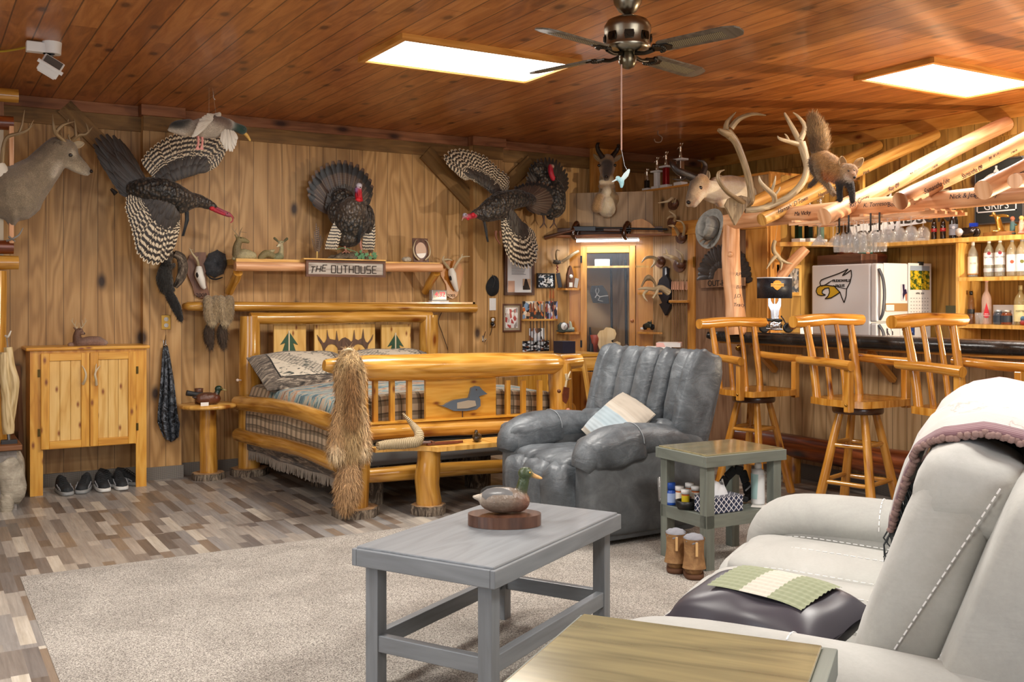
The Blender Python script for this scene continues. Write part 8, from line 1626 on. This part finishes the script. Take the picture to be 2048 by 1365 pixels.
def hang2(kind, x, y):
    if kind not in gi: ob = solo(kind, MB().lathe(G[kind], (x, y, 1.957), 16), gcl, gl_l[kind], 'glass', {'champagne_flute': 'tall narrow glasses on the rack', 'wine_glass': 'rounded glasses on the rack', 'martini_glass': 'cone glasses on the rack'}[kind]); gi[kind] = (ob, ob.location-V((x, y, 0)))
    else: o0, d0 = gi[kind]; ob = o0.copy(); COL.objects.link(ob); ob.location = d0+V((x, y, 0))
for x, y in ((5.45, 4.90), (5.57, 5.02), (5.60, 4.86), (5.70, 5.0)): hang2('martini_glass', x, y)
for i in range(3):
    for j in range(5): hang2('champagne_flute', 5.44+.1*i, 4.74-.056*j)
for i in range(2):
    for j in range(4): hang2('wine_glass', 5.46+.12*i, 4.43-.09*j)
# ================================================================ behind the bar: shelves
bs_ = T('back_bar_shelf', 'long wavy edged pine shelf wrapping the closet end and bar wall', 'shelf', (7.2, 5.2, 1.7)); zS = PX(1917, 476, 7.05).z
m = MB(); m.prism([(6.28, YBOX-.005), (6.28, YBOX-.06), (6.45, YBOX-.23), (6.98, YBOX-.25), (7.06, 5.6), (7.04, 5.0), (7.08, 4.4), (7.05, 3.6), (7.07, 2.8), (XR-.005, 2.8), (XR-.005, YBOX-.005)], (0, 0, zS-.035), (1,0,0), (0,1,0), .035); m.build('shelf_board', M['shelf_pine'], bs_, bevel=.006)
MB().log((6.46, YBOX-.18, zS-.05), (6.32, YBOX-.01, zS-.30), .045, .05, .03).build('log_bracket', M['pale_log'], bs_)
sv = T('bottle_shelf_unit', 'pine bottle shelf unit with wavy edges on the bar wall', 'shelf', (7.2, 4.0, 0)); yv = PX(1921, 600, 7.1).y
m = MB(); m.box(7.08, XR-.005, yv, yv+.03, .95, zS-.036); m.build('upright', M['shelf_pine'], sv, bevel=.004)
z1_, z2_ = PX(1985, 554, 7.1).z, PX(1985, 650, 7.1).z
for z in (z1_, z2_): m = MB(); m.prism([(7.07, yv), (7.09, 4.7), (7.06, 4.3), (7.09, 3.8), (7.07, 3.0), (XR-.005, 3.0), (XR-.005, yv)], (0, 0, z-.03), (1,0,0), (0,1,0), .03); m.build('shelf_board', M['shelf_pine'], sv, bevel=.005)
MB().box(7.1, XR-.005, 2.9, yv, .90, .93).build('counter_board', M['shelf_pine'], sv)
def bx_(u, X=7.17): return PX(u, 600, X).y
def bottle(label, u, z, h, r, liquid, cap, lab, txt=None, tcol='2a2420', emb=None, X=7.17, shoulder=.62, alpha=.38, neck=.28):
    c = V((X, bx_(u, X), z+.001)); t = T('bottle', label, 'bottle', c); hb_ = h*shoulder
    MB().lathe([(0, 0), (r, 0), (r*1.02, .01), (r, hb_), (r*.85, hb_+.03), (r*neck*1.2, hb_+.065), (r*neck, h*.93), (0, h*.93)], c, 20).build('glass_body', plain(liquid, .05, alpha=alpha, coat=1), t)
    MB().lathe([(0, h*.88), (r*neck*1.25, h*.88), (r*neck*1.25, h), (0, h)], c, 14).build('cap', plain(cap, .35), t)
    if lab:
        l_ = MB().lathe([(r*1.04, hb_*lab[1]), (r*1.04, hb_*lab[2])], c, 24).build('label', plain(lab[0], .5), t)
        n_ = -V((c.x, c.y, 0)).normalized(); r_ = UP.cross(n_); f = c+n_*(r*1.05)
        if txt: text('label_text', txt, r*.42, plain(tcol, .6), l_, f+UP*hb_*(lab[1]+(lab[2]-lab[1])*.62), r_, UP, .0008)
        if emb:
            m = MB(); m.prism([(r*.36*math.cos(a), r*.36*math.sin(a)) for a in [2*pi*k/16 for k in range(16)]], f+UP*hb_*emb[1], r_, UP, .0015); m.build('emblem', plain(emb[0], .5), l_)
        if len(lab) > 3: m = MB(); m.lathe([(r*1.045, hb_*lab[3]), (r*1.045, hb_*lab[4])], c, 24); m.build('label_band', plain(lab[5], .5), t)
    return t
bottle('clear bottle with cream label, leftmost on the upper bottle shelf', 1946, z1_, .285, .037, 'c8ccc0', 'd8d8d8', ('e0dcc8', .12, .92, .12, .16, 'c8883a'), 'SILVER', '8a8a88')
bottle('clear rum bottle with red round emblem, left of the pair', 1978, z1_, .30, .037, 'd0d4c0', 'e8e6e4', ('f0eeea', .5, 1.0, .2, .36, 'b8b8b8'), 'BACARDI', '1c1c1c', ('8a2030', .98)); bottle('clear rum bottle with red round emblem, right of the pair', 2000, z1_, .302, .037, 'd0d4c0', 'e8e6e4', ('f0eeea', .5, 1.0, .2, .36, 'b8b8b8'), 'BACARDI', '1c1c1c', ('8a2030', .98))
bottle('rum bottle with white label and small red figure patch', 2024, z1_, .30, .038, 'd8d0b0', '8a8c90', ('e8ecec', .2, .9), None, '1c1c1c', ('a84a30', .6)); bottle('rum bottle with white label at the right photo edge', 2044, z1_, .30, .038, 'd8d0b0', '8a8c90', ('e8ecec', .2, .9), None, '1c1c1c', ('6a6a30', .6))
bottle('slim dark capped bottle behind the right stool rail', 1942, z2_, .26, .026, '6a4028', '141414', ('1c1c1c', .5, .72), None, neck=.4); bottle('tall clear bottle of pink vodka with a red drop', 1973, z2_, .375, .036, 'e8c8b8', 'd89a90', None, X=7.17, shoulder=.52, neck=.3)
c = V((7.17, bx_(1973), z2_)); n_ = -V((c.x, c.y, 0)).normalized(); r_ = UP.cross(n_); t_ = [o for o in bpy.data.objects if o.get('label', '').startswith('tall clear bottle of pink')][0]; m = MB(); m.prism([(0, .10), (.012, .05), (.02, .02), (.02, 0), (.012, -.016), (0, -.02), (-.012, -.016), (-.02, 0), (-.02, .02), (-.012, .05)], c+n_*.037+UP*.07, r_, UP, .002); dp = m.build('red_drop', plain('b81c28', .4), t_); text('drop_text', 'PINK\nVODKA', .013, M['white'], dp, c+n_*.0395+UP*.075, r_, UP)
bottle('whiskey bottle with cream label and tall cork neck', 2041, z2_, .30, .045, 'b8a878', 'b0a070', ('e0d49c', .15, .85), 'FOSTER', '2a2414', shoulder=.6, neck=.25)
for u, lq, cp, l in ((1997, '3a4450', 'a8b0b4', 'jar of dark moonshine with grey lid'), (2013, '7a3818', 'b8b4ac', 'jar of amber liquid with grey lid')):
    c = V((7.15, bx_(u, 7.15), z2_+.001)); lathe_thing('mason_jar', l, 'jar', c, [(0, 0), (.038, 0), (.04, .01), (.04, .08), (.03, .095), (0, .095)], plain(lq, .08, alpha=.75, coat=1), [('lid', [(0, .094), (.033, .094), (.033, .112), (0, .112)], plain(cp, .4, .6)), ('label', [(.041, .02), (.041, .07)], plain('28303a', .5))])
for u in (1955, 1962): c = V((7.13, bx_(u, 7.13), z2_+.001)); solo('shot_glass', MB().lathe([(0, 0), (.018, 0), (.022, .09), (.02, .09), (.016, .008), (0, .008)], c, 14), gcl, 'slim clear glass %s the pink vodka bottle' % ('farther left of' if u == 1955 else 'just left of'), 'glass')
o, w_, h = rect(lambda u, v, f=0: PX(u, v, 7.26), 1986, 611, 2030, 650); A = LM(V((o.x, o.y, z2_+.001)), RC); MB(A).box(-w_/2, w_/2, 0, .006, 0, h)
solo('card_sign', MB(A).box(-w_/2, w_/2, 0, .006, 0, h), photo('checkcard', ['e8e8e4', 'e4e4e0', 'b0b4b0', 'ececea'], 4, 2), 'white checkered card behind the jars', 'card')
t = T('small_figurine', 'tiny red and blue figurine before the whiskey bottle', 'figurine', V((7.12, bx_(2046, 7.12), z2_))); c = V((7.12, bx_(2046, 7.12), z2_)); blob('figure', [('e', c+UP*.02, (.025, .02, .02), 'a83028'), ('e', c+UP*.05, (.02, .018, .02), '3a6a8a')], M['resin'], t, .004, 2)
# top shelf things
for u, l in ((1868, 'small cola bottle with dark cola, left one on the top shelf'), (1886, 'small cola bottle with dark cola, right one beside the big beer bottle')): bottle(l, u, zS, .16, .022, '1a0c08', 'a8a8a8', ('b01c20', .62, .88), 'Cola', 'f0f0f0', alpha=1, shoulder=.66, X=7.15, neck=.35)
bottle('large black beer bottle with a silver eagle label on the top shelf', 1907, zS, .245, .034, '0c0c10', '141414', ('9aa0ac', .2, .8), 'Bar&Shield', '2a2c34', ('e0e0e4', .62), X=7.17, alpha=1, neck=.4, shoulder=.6)
t = T('motorcycle_clock', 'chrome motorcycle model with a round clock on the top shelf', 'clock', V((7.12, bx_(1930, 7.12), zS))); A = LM(V((7.12, bx_(1932, 7.12), zS+.001)), RC); m = MB(A); sup(m, (.02, 0, .045), (.07, .03, .035), .8, .7, wr=.15, seed=3)
for x in (-.01, .085): m.lathe([(.025, -.008), (.036, -.008), (.036, .008), (.025, .008)], (x, 0, .037), 16, M=Matrix.Rotation(pi/2, 3, 'X'))
m.build('motorcycle', plain('5a5450', .2, .9), t); m = MB(A); m.lathe([(0, 0), (.03, 0), (.033, .008), (0, .01)], (-.035, -.03, .045), 20, M=Matrix.Rotation(pi/2, 3, 'X')); m.build('dial', plain('ece8e0', .3), t); MB(A).box(.02, .085, .01, .03, .085, .115).build('blue_sign', plain('1c3cb0', .3), t)
c = V((7.12, bx_(1998, 7.12), zS+.001)); t = T('golden_statuette', 'golden winged woman statuette on an oval base on the top shelf', 'statuette', c); A = LM(c, RC); m = MB(A); m.prism([(.13*math.cos(a), .05*math.sin(a)) for a in [2*pi*k/30 for k in range(30)]], (0,0,0), (1,0,0), (0,1,0), .03); m.build('oval_base', plain('8a5a28', .4), t); P = lambda x, y, z: A @ V((x, y, z))
blob('figure', [('e', P(0, 0, .036), (.08, .04, .012), 'e8c878'), ('t', [P(.01, 0, .04), P(0, 0, .09), P(-.01, 0, .13)], [.028, .024, .022], 'b88a3c'), ('t', [P(-.01, 0, .13), P(-.035, 0, .16)], [.02, .014], 'c89a48'), ('e', P(-.045, 0, .175), .014, 'd8b060'), ('t', [P(-.02, 0, .15), P(.03, 0, .155), P(.075, 0, .145)], [.014, .012, .01], 'c89a48'), ('t', [P(-.03, 0, .155), P(-.07, -.01, .16)], [.009, .006], 'c89a48')], M['goldfig'], t, .004, 2)
for u, cols, l in ((2025, ('3a5a5a', 'a05a3c', '2a3a38'), 'small fisherman figurine in teal on the top shelf'), (2043, ('e0a890', 'e0b060', 'd8a088'), 'pink and gold girl figurine at the right photo edge')):
    c = V((7.12, bx_(u, 7.12), zS+.001)); t = T('figurine', l, 'figurine', c); blob('figure', [('e', c+UP*.012, (.025, .025, .012), cols[2]), ('t', [c+UP*.02, c+UP*.06], [.018, .02], cols[0]), ('t', [c+UP*.06, c+UP*.10], [.02, .016], cols[0]), ('e', c+UP*.125, .018, cols[1]), ('t', [c+UP*.09, c+V((0, -.03, .075))], [.01, .008], cols[0])], M['resin'], t, .004, 2)
c = V((7.10, bx_(1822, 7.10), zS+.001)); t = T('santa_figurine', 'tiny red and white figurine on the top shelf right of the glasses', 'figurine', c); blob('figure', [('e', c+UP*.018, (.025, .03, .018), '7a1c20'), ('e', c+V((0, .01, .045)), (.018, .02, .018), 'c8b8b0'), ('e', c+V((0, -.02, .02)), (.016, .018, .016), '4a2a24')], M['resin'], t, .004, 2)
trophy('tiny trophy with dark figure on a silver base, right of the cycle sign', 1843, zS, M['steel'], 'w', pos=V((7.10, bx_(1843, 7.10), zS+.001)), sc=.6, h2=.0)
def p6(u, v=470, Y=YBOX-.10): return PY(u, v, Y)
for u, l, cm, s in ((1597, 'green striped column trophy, leftmost on the closet end shelf', '1c3a2c', 1.5), (1617, 'tall black and green column trophy on the closet end shelf', '14241c', 1.7), (1641, 'silver green column trophy right of the tall black one', '7a9a88', 1.5)): p = p6(u); trophy(l, u, zS, plain(cm, .15, .6), 'w', pos=V((p.x, p.y, zS+.001)), sc=s*.72, h2=.2, two=u != 1597)
# wall signs
t, A, w_, h = framed('chalkboard_sign', 'large black framed sign with white bottle and REDWOOD GRIPS lettering', 'sign', PL, RC, 1951, 318, 2050, 448, M['steel'], plain('2a2e2c', .5), .012, .02)
cx, cz_ = -.02, h*.5; m = MB(A)
def ring(r, w2, a0, a1, n_=28): P_l = [(cx+r*math.cos(a), -.014, cz_+r*.95*math.sin(a)) for a in [sm(a0, a1, k/n_) for k in range(n_+1)]]; [m.bar(P_l[k], P_l[k+1], .002, w2, up=V((0,-1,0)).cross((V(P_l[k+1])-V(P_l[k])).normalized())) for k in range(n_)]
ring(.155, .012, .25, pi-.25); ring(.115, .006, .3, pi-.3); [m.bar((cx+.125*math.cos(a), -.014, cz_+.12*math.sin(a)), (cx+.145*math.cos(a), -.014, cz_+.14*math.sin(a)), .002, .006, up=V((0,-1,0)).cross(V((math.cos(a), 0, math.sin(a))))) for a in [.35+k*.12 for k in range(21)]]
m.box(cx-.17, cx+.17, -.015, -.013, cz_-.16, cz_-.15); m.box(cx-.17, cx-.16, -.015, -.013, cz_-.16, cz_-.11); m.box(cx+.16, cx+.17, -.015, -.013, cz_-.16, cz_-.11)
m.prism([(cx-.02, cz_+.13), (cx-.022, cz_+.165), (cx-.008, cz_+.18), (cx-.01, cz_+.205), (cx+.01, cz_+.205), (cx+.008, cz_+.18), (cx+.022, cz_+.165), (cx+.02, cz_+.13)], (0, -.014, 0), (1,0,0), (0,0,1), .001); m.build('white_emblem', plain('e4e6e4', .7), t)
A3 = A.to_3x3(); text('sign_letters', 'REDWOOD', .075, plain('e4e6e4', .7), t, A @ V((cx, -.015, cz_+.045)), RC, UP); text('sign_letters', 'GRIPS', .085, plain('e4e6e4', .7), t, A @ V((cx, -.015, cz_-.115)), RC, UP)
framed('certificate_frame', 'small dark framed certificate on the bar wall above the cola bottles', 'picture frame', PL, RC, 1873, 376, 1904, 418, M['rack'], photo('certif', ['cfc0a0', 'c8b898', '6a5c48', 'd8caa8'], 10, 8), .015, .02)
hs = T('cycle_sign', 'white cut-out shield sign reading HARLEY-DAVIDSON CYCLES behind the glasses', 'sign', PL(1760, 430)); fs_ = lambda u, v, o=0: PD(u, v, 7.75-.0)
S1, S2 = PX(1660, 440, 7.0), PX(1853, 440, 7.25); nS = (V((S2.x, S2.y, 0))-V((S1.x, S1.y, 0))).normalized(); nrmS = nS.cross(UP)
def PSg(u, v, o=0): d = ray(u, v); P0 = S1+nrmS*o; return EYE+d*((P0-EYE).dot(nrmS)/d.dot(nrmS))
sp = [(1700, 404), (1751, 391), (1762, 385), (1766, 398), (1772, 389), (1775, 399), (1783, 386), (1784, 402), (1796, 394), (1800, 381), (1806, 392), (1800, 408), (1812, 410), (1852, 422), (1853, 446), (1800, 454), (1795, 470), (1752, 489), (1706, 470), (1700, 454), (1655, 446), (1655, 422), (1700, 412)]
b_ = polyfn(PSg, sp, nS, 0, .012).build('sign_board', M['white'], hs); dsg = plain('3a2c20', .5); m = polyfn(lambda u, v, o=0: PSg(u, v, .013), [(1742, 411), (1752, 400), (1763, 408), (1760, 411)], nS, 0, .002)
for P_l in ([(1716, 408), (1751, 395), (1786, 406)], [(1712, 452), (1714, 465), (1752, 482), (1788, 466), (1790, 452)]): stroke(m, [PSg(u, v, .014) for u, v in P_l], .008, nrmS)
m.build('sign_outline', dsg, b_); text('sign_letters', 'HARLEY-DAVIDSON', .135, dsg, b_, PSg(1754, 440, .0135), nS, UP, .001, bold=.004); text('sign_letters', 'MOTOR', .06, dsg, b_, PSg(1752, 419, .0135), nS, UP, .001, bold=.002); text('sign_letters', 'CYCLES', .10, dsg, b_, PSg(1752, 470, .0135), nS, UP, .001, bold=.003)
# ================================================================ fridge
XF, YF0, YF1, ZF = 6.64, 5.38, 6.06, 1.715; fr_ = T('refrigerator', 'white top freezer refrigerator with eagle decal on its side', 'refrigerator', ((XF+7.3)/2, 5.7, 0)); fw2 = plain('dcdcdc', .35)
MB().box(XF, 7.32, YF0+.07, YF1, .02, ZF).build('body', fw2, fr_, bevel=.01); zsp = PY(1800, 645, YF0).z
fd_ = MB().box(XF, 7.32, YF0, YF0+.062, zsp+.006, ZF).build('freezer_door', fw2, fr_, bevel=.012); rd_ = MB().box(XF, 7.32, YF0, YF0+.062, .05, zsp-.006).build('fridge_door', fw2, fr_, bevel=.012)
for dr_2, v0, v1 in ((fd_, 538, 640), (rd_, 650, 720)): m = MB(); m.tube([PY(1758, v0, YF0-.005), PY(1766, sm(v0, v1, .2), YF0-.04), PY(1769, sm(v0, v1, .5), YF0-.05), PY(1766, sm(v0, v1, .85), YF0-.04), PY(1760, v1, YF0-.005)], [.014, .016, .016, .016, .012], 12, res=4, flat=.7); m.build('handle', plain('4a4e56', .4), dr_2)
PF = lambda u, v, o=0: PX(u, v, XF-.002-o); c3 = lambda L: [(1360+x/5.12, 460+y/5.12) for x, y in L]
bk1 = polyfn(lambda u, v, o=0: PF(u, v, .0), c3([(1440, 572), (1405, 592), (1393, 630), (1410, 665), (1445, 675), (1490, 668), (1455, 652), (1456, 622), (1485, 600), (1525, 594), (1532, 640), (1515, 680), (1485, 707), (1545, 698), (1600, 668), (1640, 636), (1600, 600), (1570, 578), (1500, 568)]), RC, 0, .0015).build('eagle_beak', plain('c8a020', .5), fr_)
m = MB()
for L_ in ([(1440, 572), (1432, 540), (1445, 515), (1480, 500), (1550, 475), (1620, 450), (1670, 428), (1720, 402), (1662, 470), (1700, 450), (1752, 412), (1757, 470), (1740, 540), (1706, 605), (1700, 680), (1680, 746), (1655, 690), (1638, 640)], [(1570, 570), (1620, 588), (1706, 605)], [(1576, 572), (1600, 600), (1638, 640), (1590, 672), (1545, 698), (1485, 707), (1515, 680), (1532, 640), (1525, 594), (1485, 600), (1456, 622), (1455, 652), (1490, 668), (1445, 675), (1410, 665), (1393, 630), (1405, 592), (1440, 572), (1500, 568), (1580, 578)], [(1448, 580), (1490, 560), (1530, 535), (1575, 510)], [(1500, 558), (1522, 544), (1530, 536)]): stroke(m, [PF(u, v, .003) for u, v in c3(L_)], .009 if len(L_) > 5 else .006, V((-1,0,0)))
m.build('eagle_outline', ink, fr_); text('decal_letters', 'HUDSONVILLE', .030, ink, fr_, PF(1683, 562, .001), RC, UP, squash=.95, bold=.001); text('decal_letters', 'EAGLES', .030, ink, fr_, PF(1680, 569, .001)-UP*.012, RC, UP, squash=.95, bold=.001)
FR = lambda u, v, o=0: PY(u, v, YF0-.003-o)
def sheet(nm, lab, cat, u0, v0, u1, v1, mt, o=0): oo, w3, h3 = rect(FR, u0, v0, u1, v1, o); A4 = LM(oo, RB); m = MB(A4); m.add([(-w3/2, -.002, 0), (w3/2, -.002, 0), (w3/2, -.002, h3), (-w3/2, -.002, h3)], [(0,1,2,3)], [[(0,0),(1,0),(1,1),(0,1)]]); m.box(-w3/2, w3/2, -.0015, .0, 0, h3); return solo(nm, m, mt, lab, cat), oo, w3, h3, A4
sheet('whiteboard', 'white memo board with gold edge on the freezer door', 'board', 1767, 527, 1813, 607, M['white']); sheet('cork_strip', 'brown cork strip below the memo board with a card', 'board', 1771, 607, 1815, 623, plain('a8804c', .8)); sheet('note_card', 'small white note card pinned to the cork strip', 'card', 1772, 610, 1788, 622, M['paper'], .004)
sheet('photo_print', 'small photo of a person in purple on the memo board', 'photo', 1802, 569, 1814, 602, photo('purple', ['c8ccd8', '2a2040', 'b87a60', 'e8e8ea', '3a3058'], 3, 9), .004)
cs, oo, w3, h3, A4 = sheet('wall_calendar', 'wall calendar with yellow flowers picture on the fridge', 'calendar', 1816, 527, 1862, 631, plain('e4e4e2', .6), .004)
m = MB(A4); m.add([(-w3*.42, -.004, h3*.49), (w3*.42, -.004, h3*.49), (w3*.42, -.004, h3*.95), (-w3*.42, -.004, h3*.95)], [(0,1,2,3)], [[(0,0),(1,0),(1,1),(0,1)]]); n = NT('flowers', .5); X = n.xyz(n.co('UV')); f = n.noise(n.co('UV', (3, 3, 1)), 1.5, 5, .7); c_ = n.ramp(f, [(.35, '1c3014'), (.46, '3c5a20'), (.52, 'c8a818'), (.62, 'e0c030')]); c_ = n.mix(n.ma('GREATER_THAN', X[1], .8), c_, lin('9aa8b8')); n.col(c_); cs['_o'] = list(cs.location); m.build('flower_picture', n.done(), cs); text('month_name', 'APRIL 2024', .022, ink, cs, A4 @ V((0, -.004, h3*.42)), RB, UP, .0004); m = MB(A4)
for r_i in range(5):
    for c_i in range(7): m.box(-w3*.4+c_i*w3*.12, -w3*.4+c_i*w3*.12+.012, -.0045, -.0035, h3*(.06+.065*r_i), h3*(.06+.065*r_i)+.006)
m.build('calendar_days', plain('8a8a8c', .8), cs); MB(A4).box(-.012, .03, -.016, .01, h3*.96, h3*1.03).build('binder_clip', M['black'], cs)
for k, (u, l, cl) in enumerate(((1780, 'white magnet with dark print low on the fridge door', ['e8e8e8', '3a3a44', 'd8d8dc']), (1807, 'white magnet with figure drawing low on the fridge door', ['ececec', '2c3440', 'e4e4e8']), (1823, 'blue picture magnet low on the fridge door', ['2a4a8a', '5a7ab8', '1c2a50']))): sheet('fridge_magnet', l, 'magnet', u-7, 655, u+6, 671, photo('mag%d' % k, cl, 4, k))
solo('flat_case', MB().box(XF+.02, XF+.22, 5.55, 6.02, ZF+.001, ZF+.085), M['walnut'], 'flat dark brown case on top of the refrigerator, left', 'case', bevel=.006); m = MB(); sup(m, (7.02, 5.85, ZF+.06), (.24, .12, .058), .5, .4); solo('leather_bag', m, plain('4a1e12', .3, coat=.4), 'red brown leather bag on the refrigerator, right', 'bag')
m = MB(); sup(m, (6.96, 5.98, ZF+.145), (.06, .04, .045), .8, .8); m.cyl((6.96, 5.98, ZF), (6.96, 5.98, ZF+.12), .02); solo('pink_paddle', m, plain('c88468', .6), 'rounded pinkish object poking up behind the leather bag', 'paddle')
o = PY(1732, 524, 5.62); t = T('golf_box', 'green box with a small white golf bag picture on the refrigerator', 'box', V((o.x, 5.62, ZF))); A = LM(V((o.x, 5.60, ZF+.001)), RB); MB(A).box(-.06, .06, 0, .05, 0, .15).build('green_box', plain('1c4a3a', .6), t, bevel=.002); m = MB(A); m.box(-.022, .022, -.002, 0, .03, .10); m.box(-.035, .035, -.002, 0, .008, .016); m.prism([(-.028, .022), (-.012, .022), (-.012, .03), (-.028, .03)], (0, -.001, 0), (1,0,0), (0,0,1), .001); m.build('bag_picture', plain('b07858', .6), t); m = MB(A)
for x, z in ((-.012, .125), (.008, .118), (-.002, .108)): m.ell((x, -.001, z), (.009, .002, .009), nu=10, nv=6)
m.build('club_heads', M['white'], t)
# lamp on the bar
zB = bT+.001; lp = PX(1549, 655, 5.85); lc = V((5.85, lp.y, zB)); t = T('motorcycle_lamp', 'table lamp with black shade and chrome motorcycle base on the bar', 'lamp', lc); A = LM(lc, Rt); zsh = PD(1555, 597, 7.75).z-zB
sh = MB().lathe([(.135, zsh), (.135, zsh+.165)], lc, 40); n = NT('lamp_shade', .45); vv = n.nd('TexVoronoi', {'Vector': n.co('UV', (46, 90, 1)), 'Scale': 1.0}, feature='DISTANCE_TO_EDGE').outputs[0]; n.col(n.ramp(vv, [(.05, '0c1018'), (.12, '1e242e')])); sh_ = sh.build('lamp_shade', n.done(), t); md = sh_.modifiers.new('s', 'SOLIDIFY'); md.thickness = .003
m = MB(); m.lathe([(.136, zsh+.158), (.138, zsh+.166), (.134, zsh+.166)], lc, 40); m.build('shade_rim', plain('d8dce0', .3), sh_)
f_ = lc-Fw*.138+Rt*(-.015); m = MB(); m.prism([(-.03, .022), (-.012, .034), (.012, .034), (.03, .022), (.03, -.018), (.014, -.034), (0, -.042), (-.014, -.034), (-.03, -.018)], f_+UP*(zsh+.105), Rt, UP, .002); sb = m.build('shield_emblem', plain('e0902c', .4, emit=.25), sh_); m = MB(); m.prism([(-.05, .011), (.05, .011), (.05, -.013), (-.05, -.013)], f_+UP*(zsh+.105)-Fw*.002, Rt, UP, .002); m.build('emblem_bar', plain('f0a848', .4, emit=.25), sb); text('emblem_letters', 'HARLEY-DAVIDSON', .0135, plain('3a1c0c', .5), sb, f_+UP*(zsh+.104)-Fw*.0045, Rt, UP)
MB().cyl(lc+UP*.1, lc+UP*(zsh+.09), .006).build('lamp_stem', M['chrome'], t); A = LM(lc, Rt); m = MB(A); m.prism([(-.05, zsh+.02), (-.05, zsh-.06), (-.03, zsh-.10), (-.025, .10), (.03, .10), (.035, zsh-.10), (.05, zsh-.06), (.05, zsh+.02), (.035, zsh+.02), (.03, zsh-.02), (.015, zsh-.045), (-.015, zsh-.045), (-.03, zsh-.02), (-.035, zsh+.02)], (0, .01, 0), (1,0,0), (0,0,1), .015); m.build('bottle_opener_back', M['chrome'], t, bevel=.003)
m = MB(A)
for x in (-.09, .10): m.lathe([(.028, -.01), (.04, -.01), (.04, .01), (.028, .01)], (x, -.03, .058), 20, M=Matrix.Rotation(pi/2, 3, 'X'))
m.build('tyres', M['black'], t); m = MB(A); sup(m, (0, -.03, .075), (.05, .022, .035), .8, .7, wr=.15, seed=1); m.tube([(.10, -.03, .058), (.06, -.03, .13), (.04, -.05, .15)], .006, 8); m.tube([(-.09, -.03, .055), (0, -.045, .045), (.05, -.045, .045)], .008, 8); m.build('motorcycle', M['chrome'], t); m = MB(A); sup(m, (.02, -.03, .115), (.035, .016, .014), .7, .7); sup(m, (-.055, -.03, .12), (.035, .015, .012), .7, .7); m.tube([(-.07, -.03, .10), (-.09, -.03, .115), (-.1, -.03, .14)], .006, 8); m.build('seat_and_tank', M['black'], t)
MB(A).box(-.14, .12, -.09, .06, 0, .016).build('lamp_base', M['walnut'], t, bevel=.004); m = MB(A); m.lathe([(0, 0), (.035, 0), (.035, .012), (0, .012)], (.118, -.09, .09), 20, sy=1.3, M=Matrix.Rotation(pi/2, 3, 'X')); m.build('wooden_tag', M['rustic'], t)
# frame and hanging antler behind the lamp
PE = lambda u, v, o=0: PY(u, v, YBOX-o)
framed('framed_photo', 'pine framed forest picture on the closet end behind the lamp', 'picture frame', PE, RB, 1550, 530, 1600, 592, M['shelf_pine'], photo('forest', ['8a8078', '6a6258', 'a89a88', '4a5058', 'b0a8a0'], 9, 6), .03, .02)
D = lambda u, v, d=0: PE(u, v, .10+d); m = MB(); m.tube([D(1550, 482), D(1547, 492), D(1548, 503), D(1556, 514), D(1563, 525), D(1561, 541)], [.016, .018, .02, .022, .016, .004], 10, res=4, rnd=.04); m.tube([D(1554, 510), D(1543, 522), D(1533, 538)], [.018, .014, .003], 8, res=3); m.tube([D(1560, 518), D(1572, 525, .03), D(1585, 528, .05)], [.016, .012, .003], 8, res=3); m.tube([D(1550, 482), D(1552, 470), D(1556, 442)], .0015, 5); solo('hanging_antler', m, antl, 'forked white antler hanging by string beside the log shelf bracket', 'antler')
sheet2 = MB(LM(V((6.1, bx_(1613, 6.1), bT+.001)), Rt)).box(-.05, .05, 0, .004, 0, .16); solo('card_sign', sheet2, photo('doodle', ['eceeee', 'e8eaea', '4a7ab0', 'f0f0f0'], 5, 4), 'white card with blue doodle leaning on the bar beside the lamp', 'card')
A = LM(PL(1902, 620, .004), RC); solo('small_picture', MB(A).box(-.05, .05, 0, .004, -.035, .035), photo('smallpic', ['3a4a2a', 'd8d4c0', '5a5a3a', 'e8e0c8'], 4, 7), 'small gold edged picture on the bar wall right of the fridge', 'picture')
m = MB(); A = LM(PX(2044, 476, 7.04), RC); m.box(-.03, .04, -.004, 0, -.12, 0); solo('price_card', m, M['paper'], 'white card hanging from the top shelf edge at right', 'card')
m = MB(); m.bar(PD(1725, 340, 8.1), PD(1725, 395, 8.1), .03, .03); solo('wood_batten', m, M['shelf_pine'], 'short upright pine batten behind the fox', 'batten')
solo('pine_block', MB().cyl(PD(2030, 362, 5.4), PD(2060, 360, 5.6), .04), M['pale_log'], 'short round log stub above the chalkboard sign', 'log')
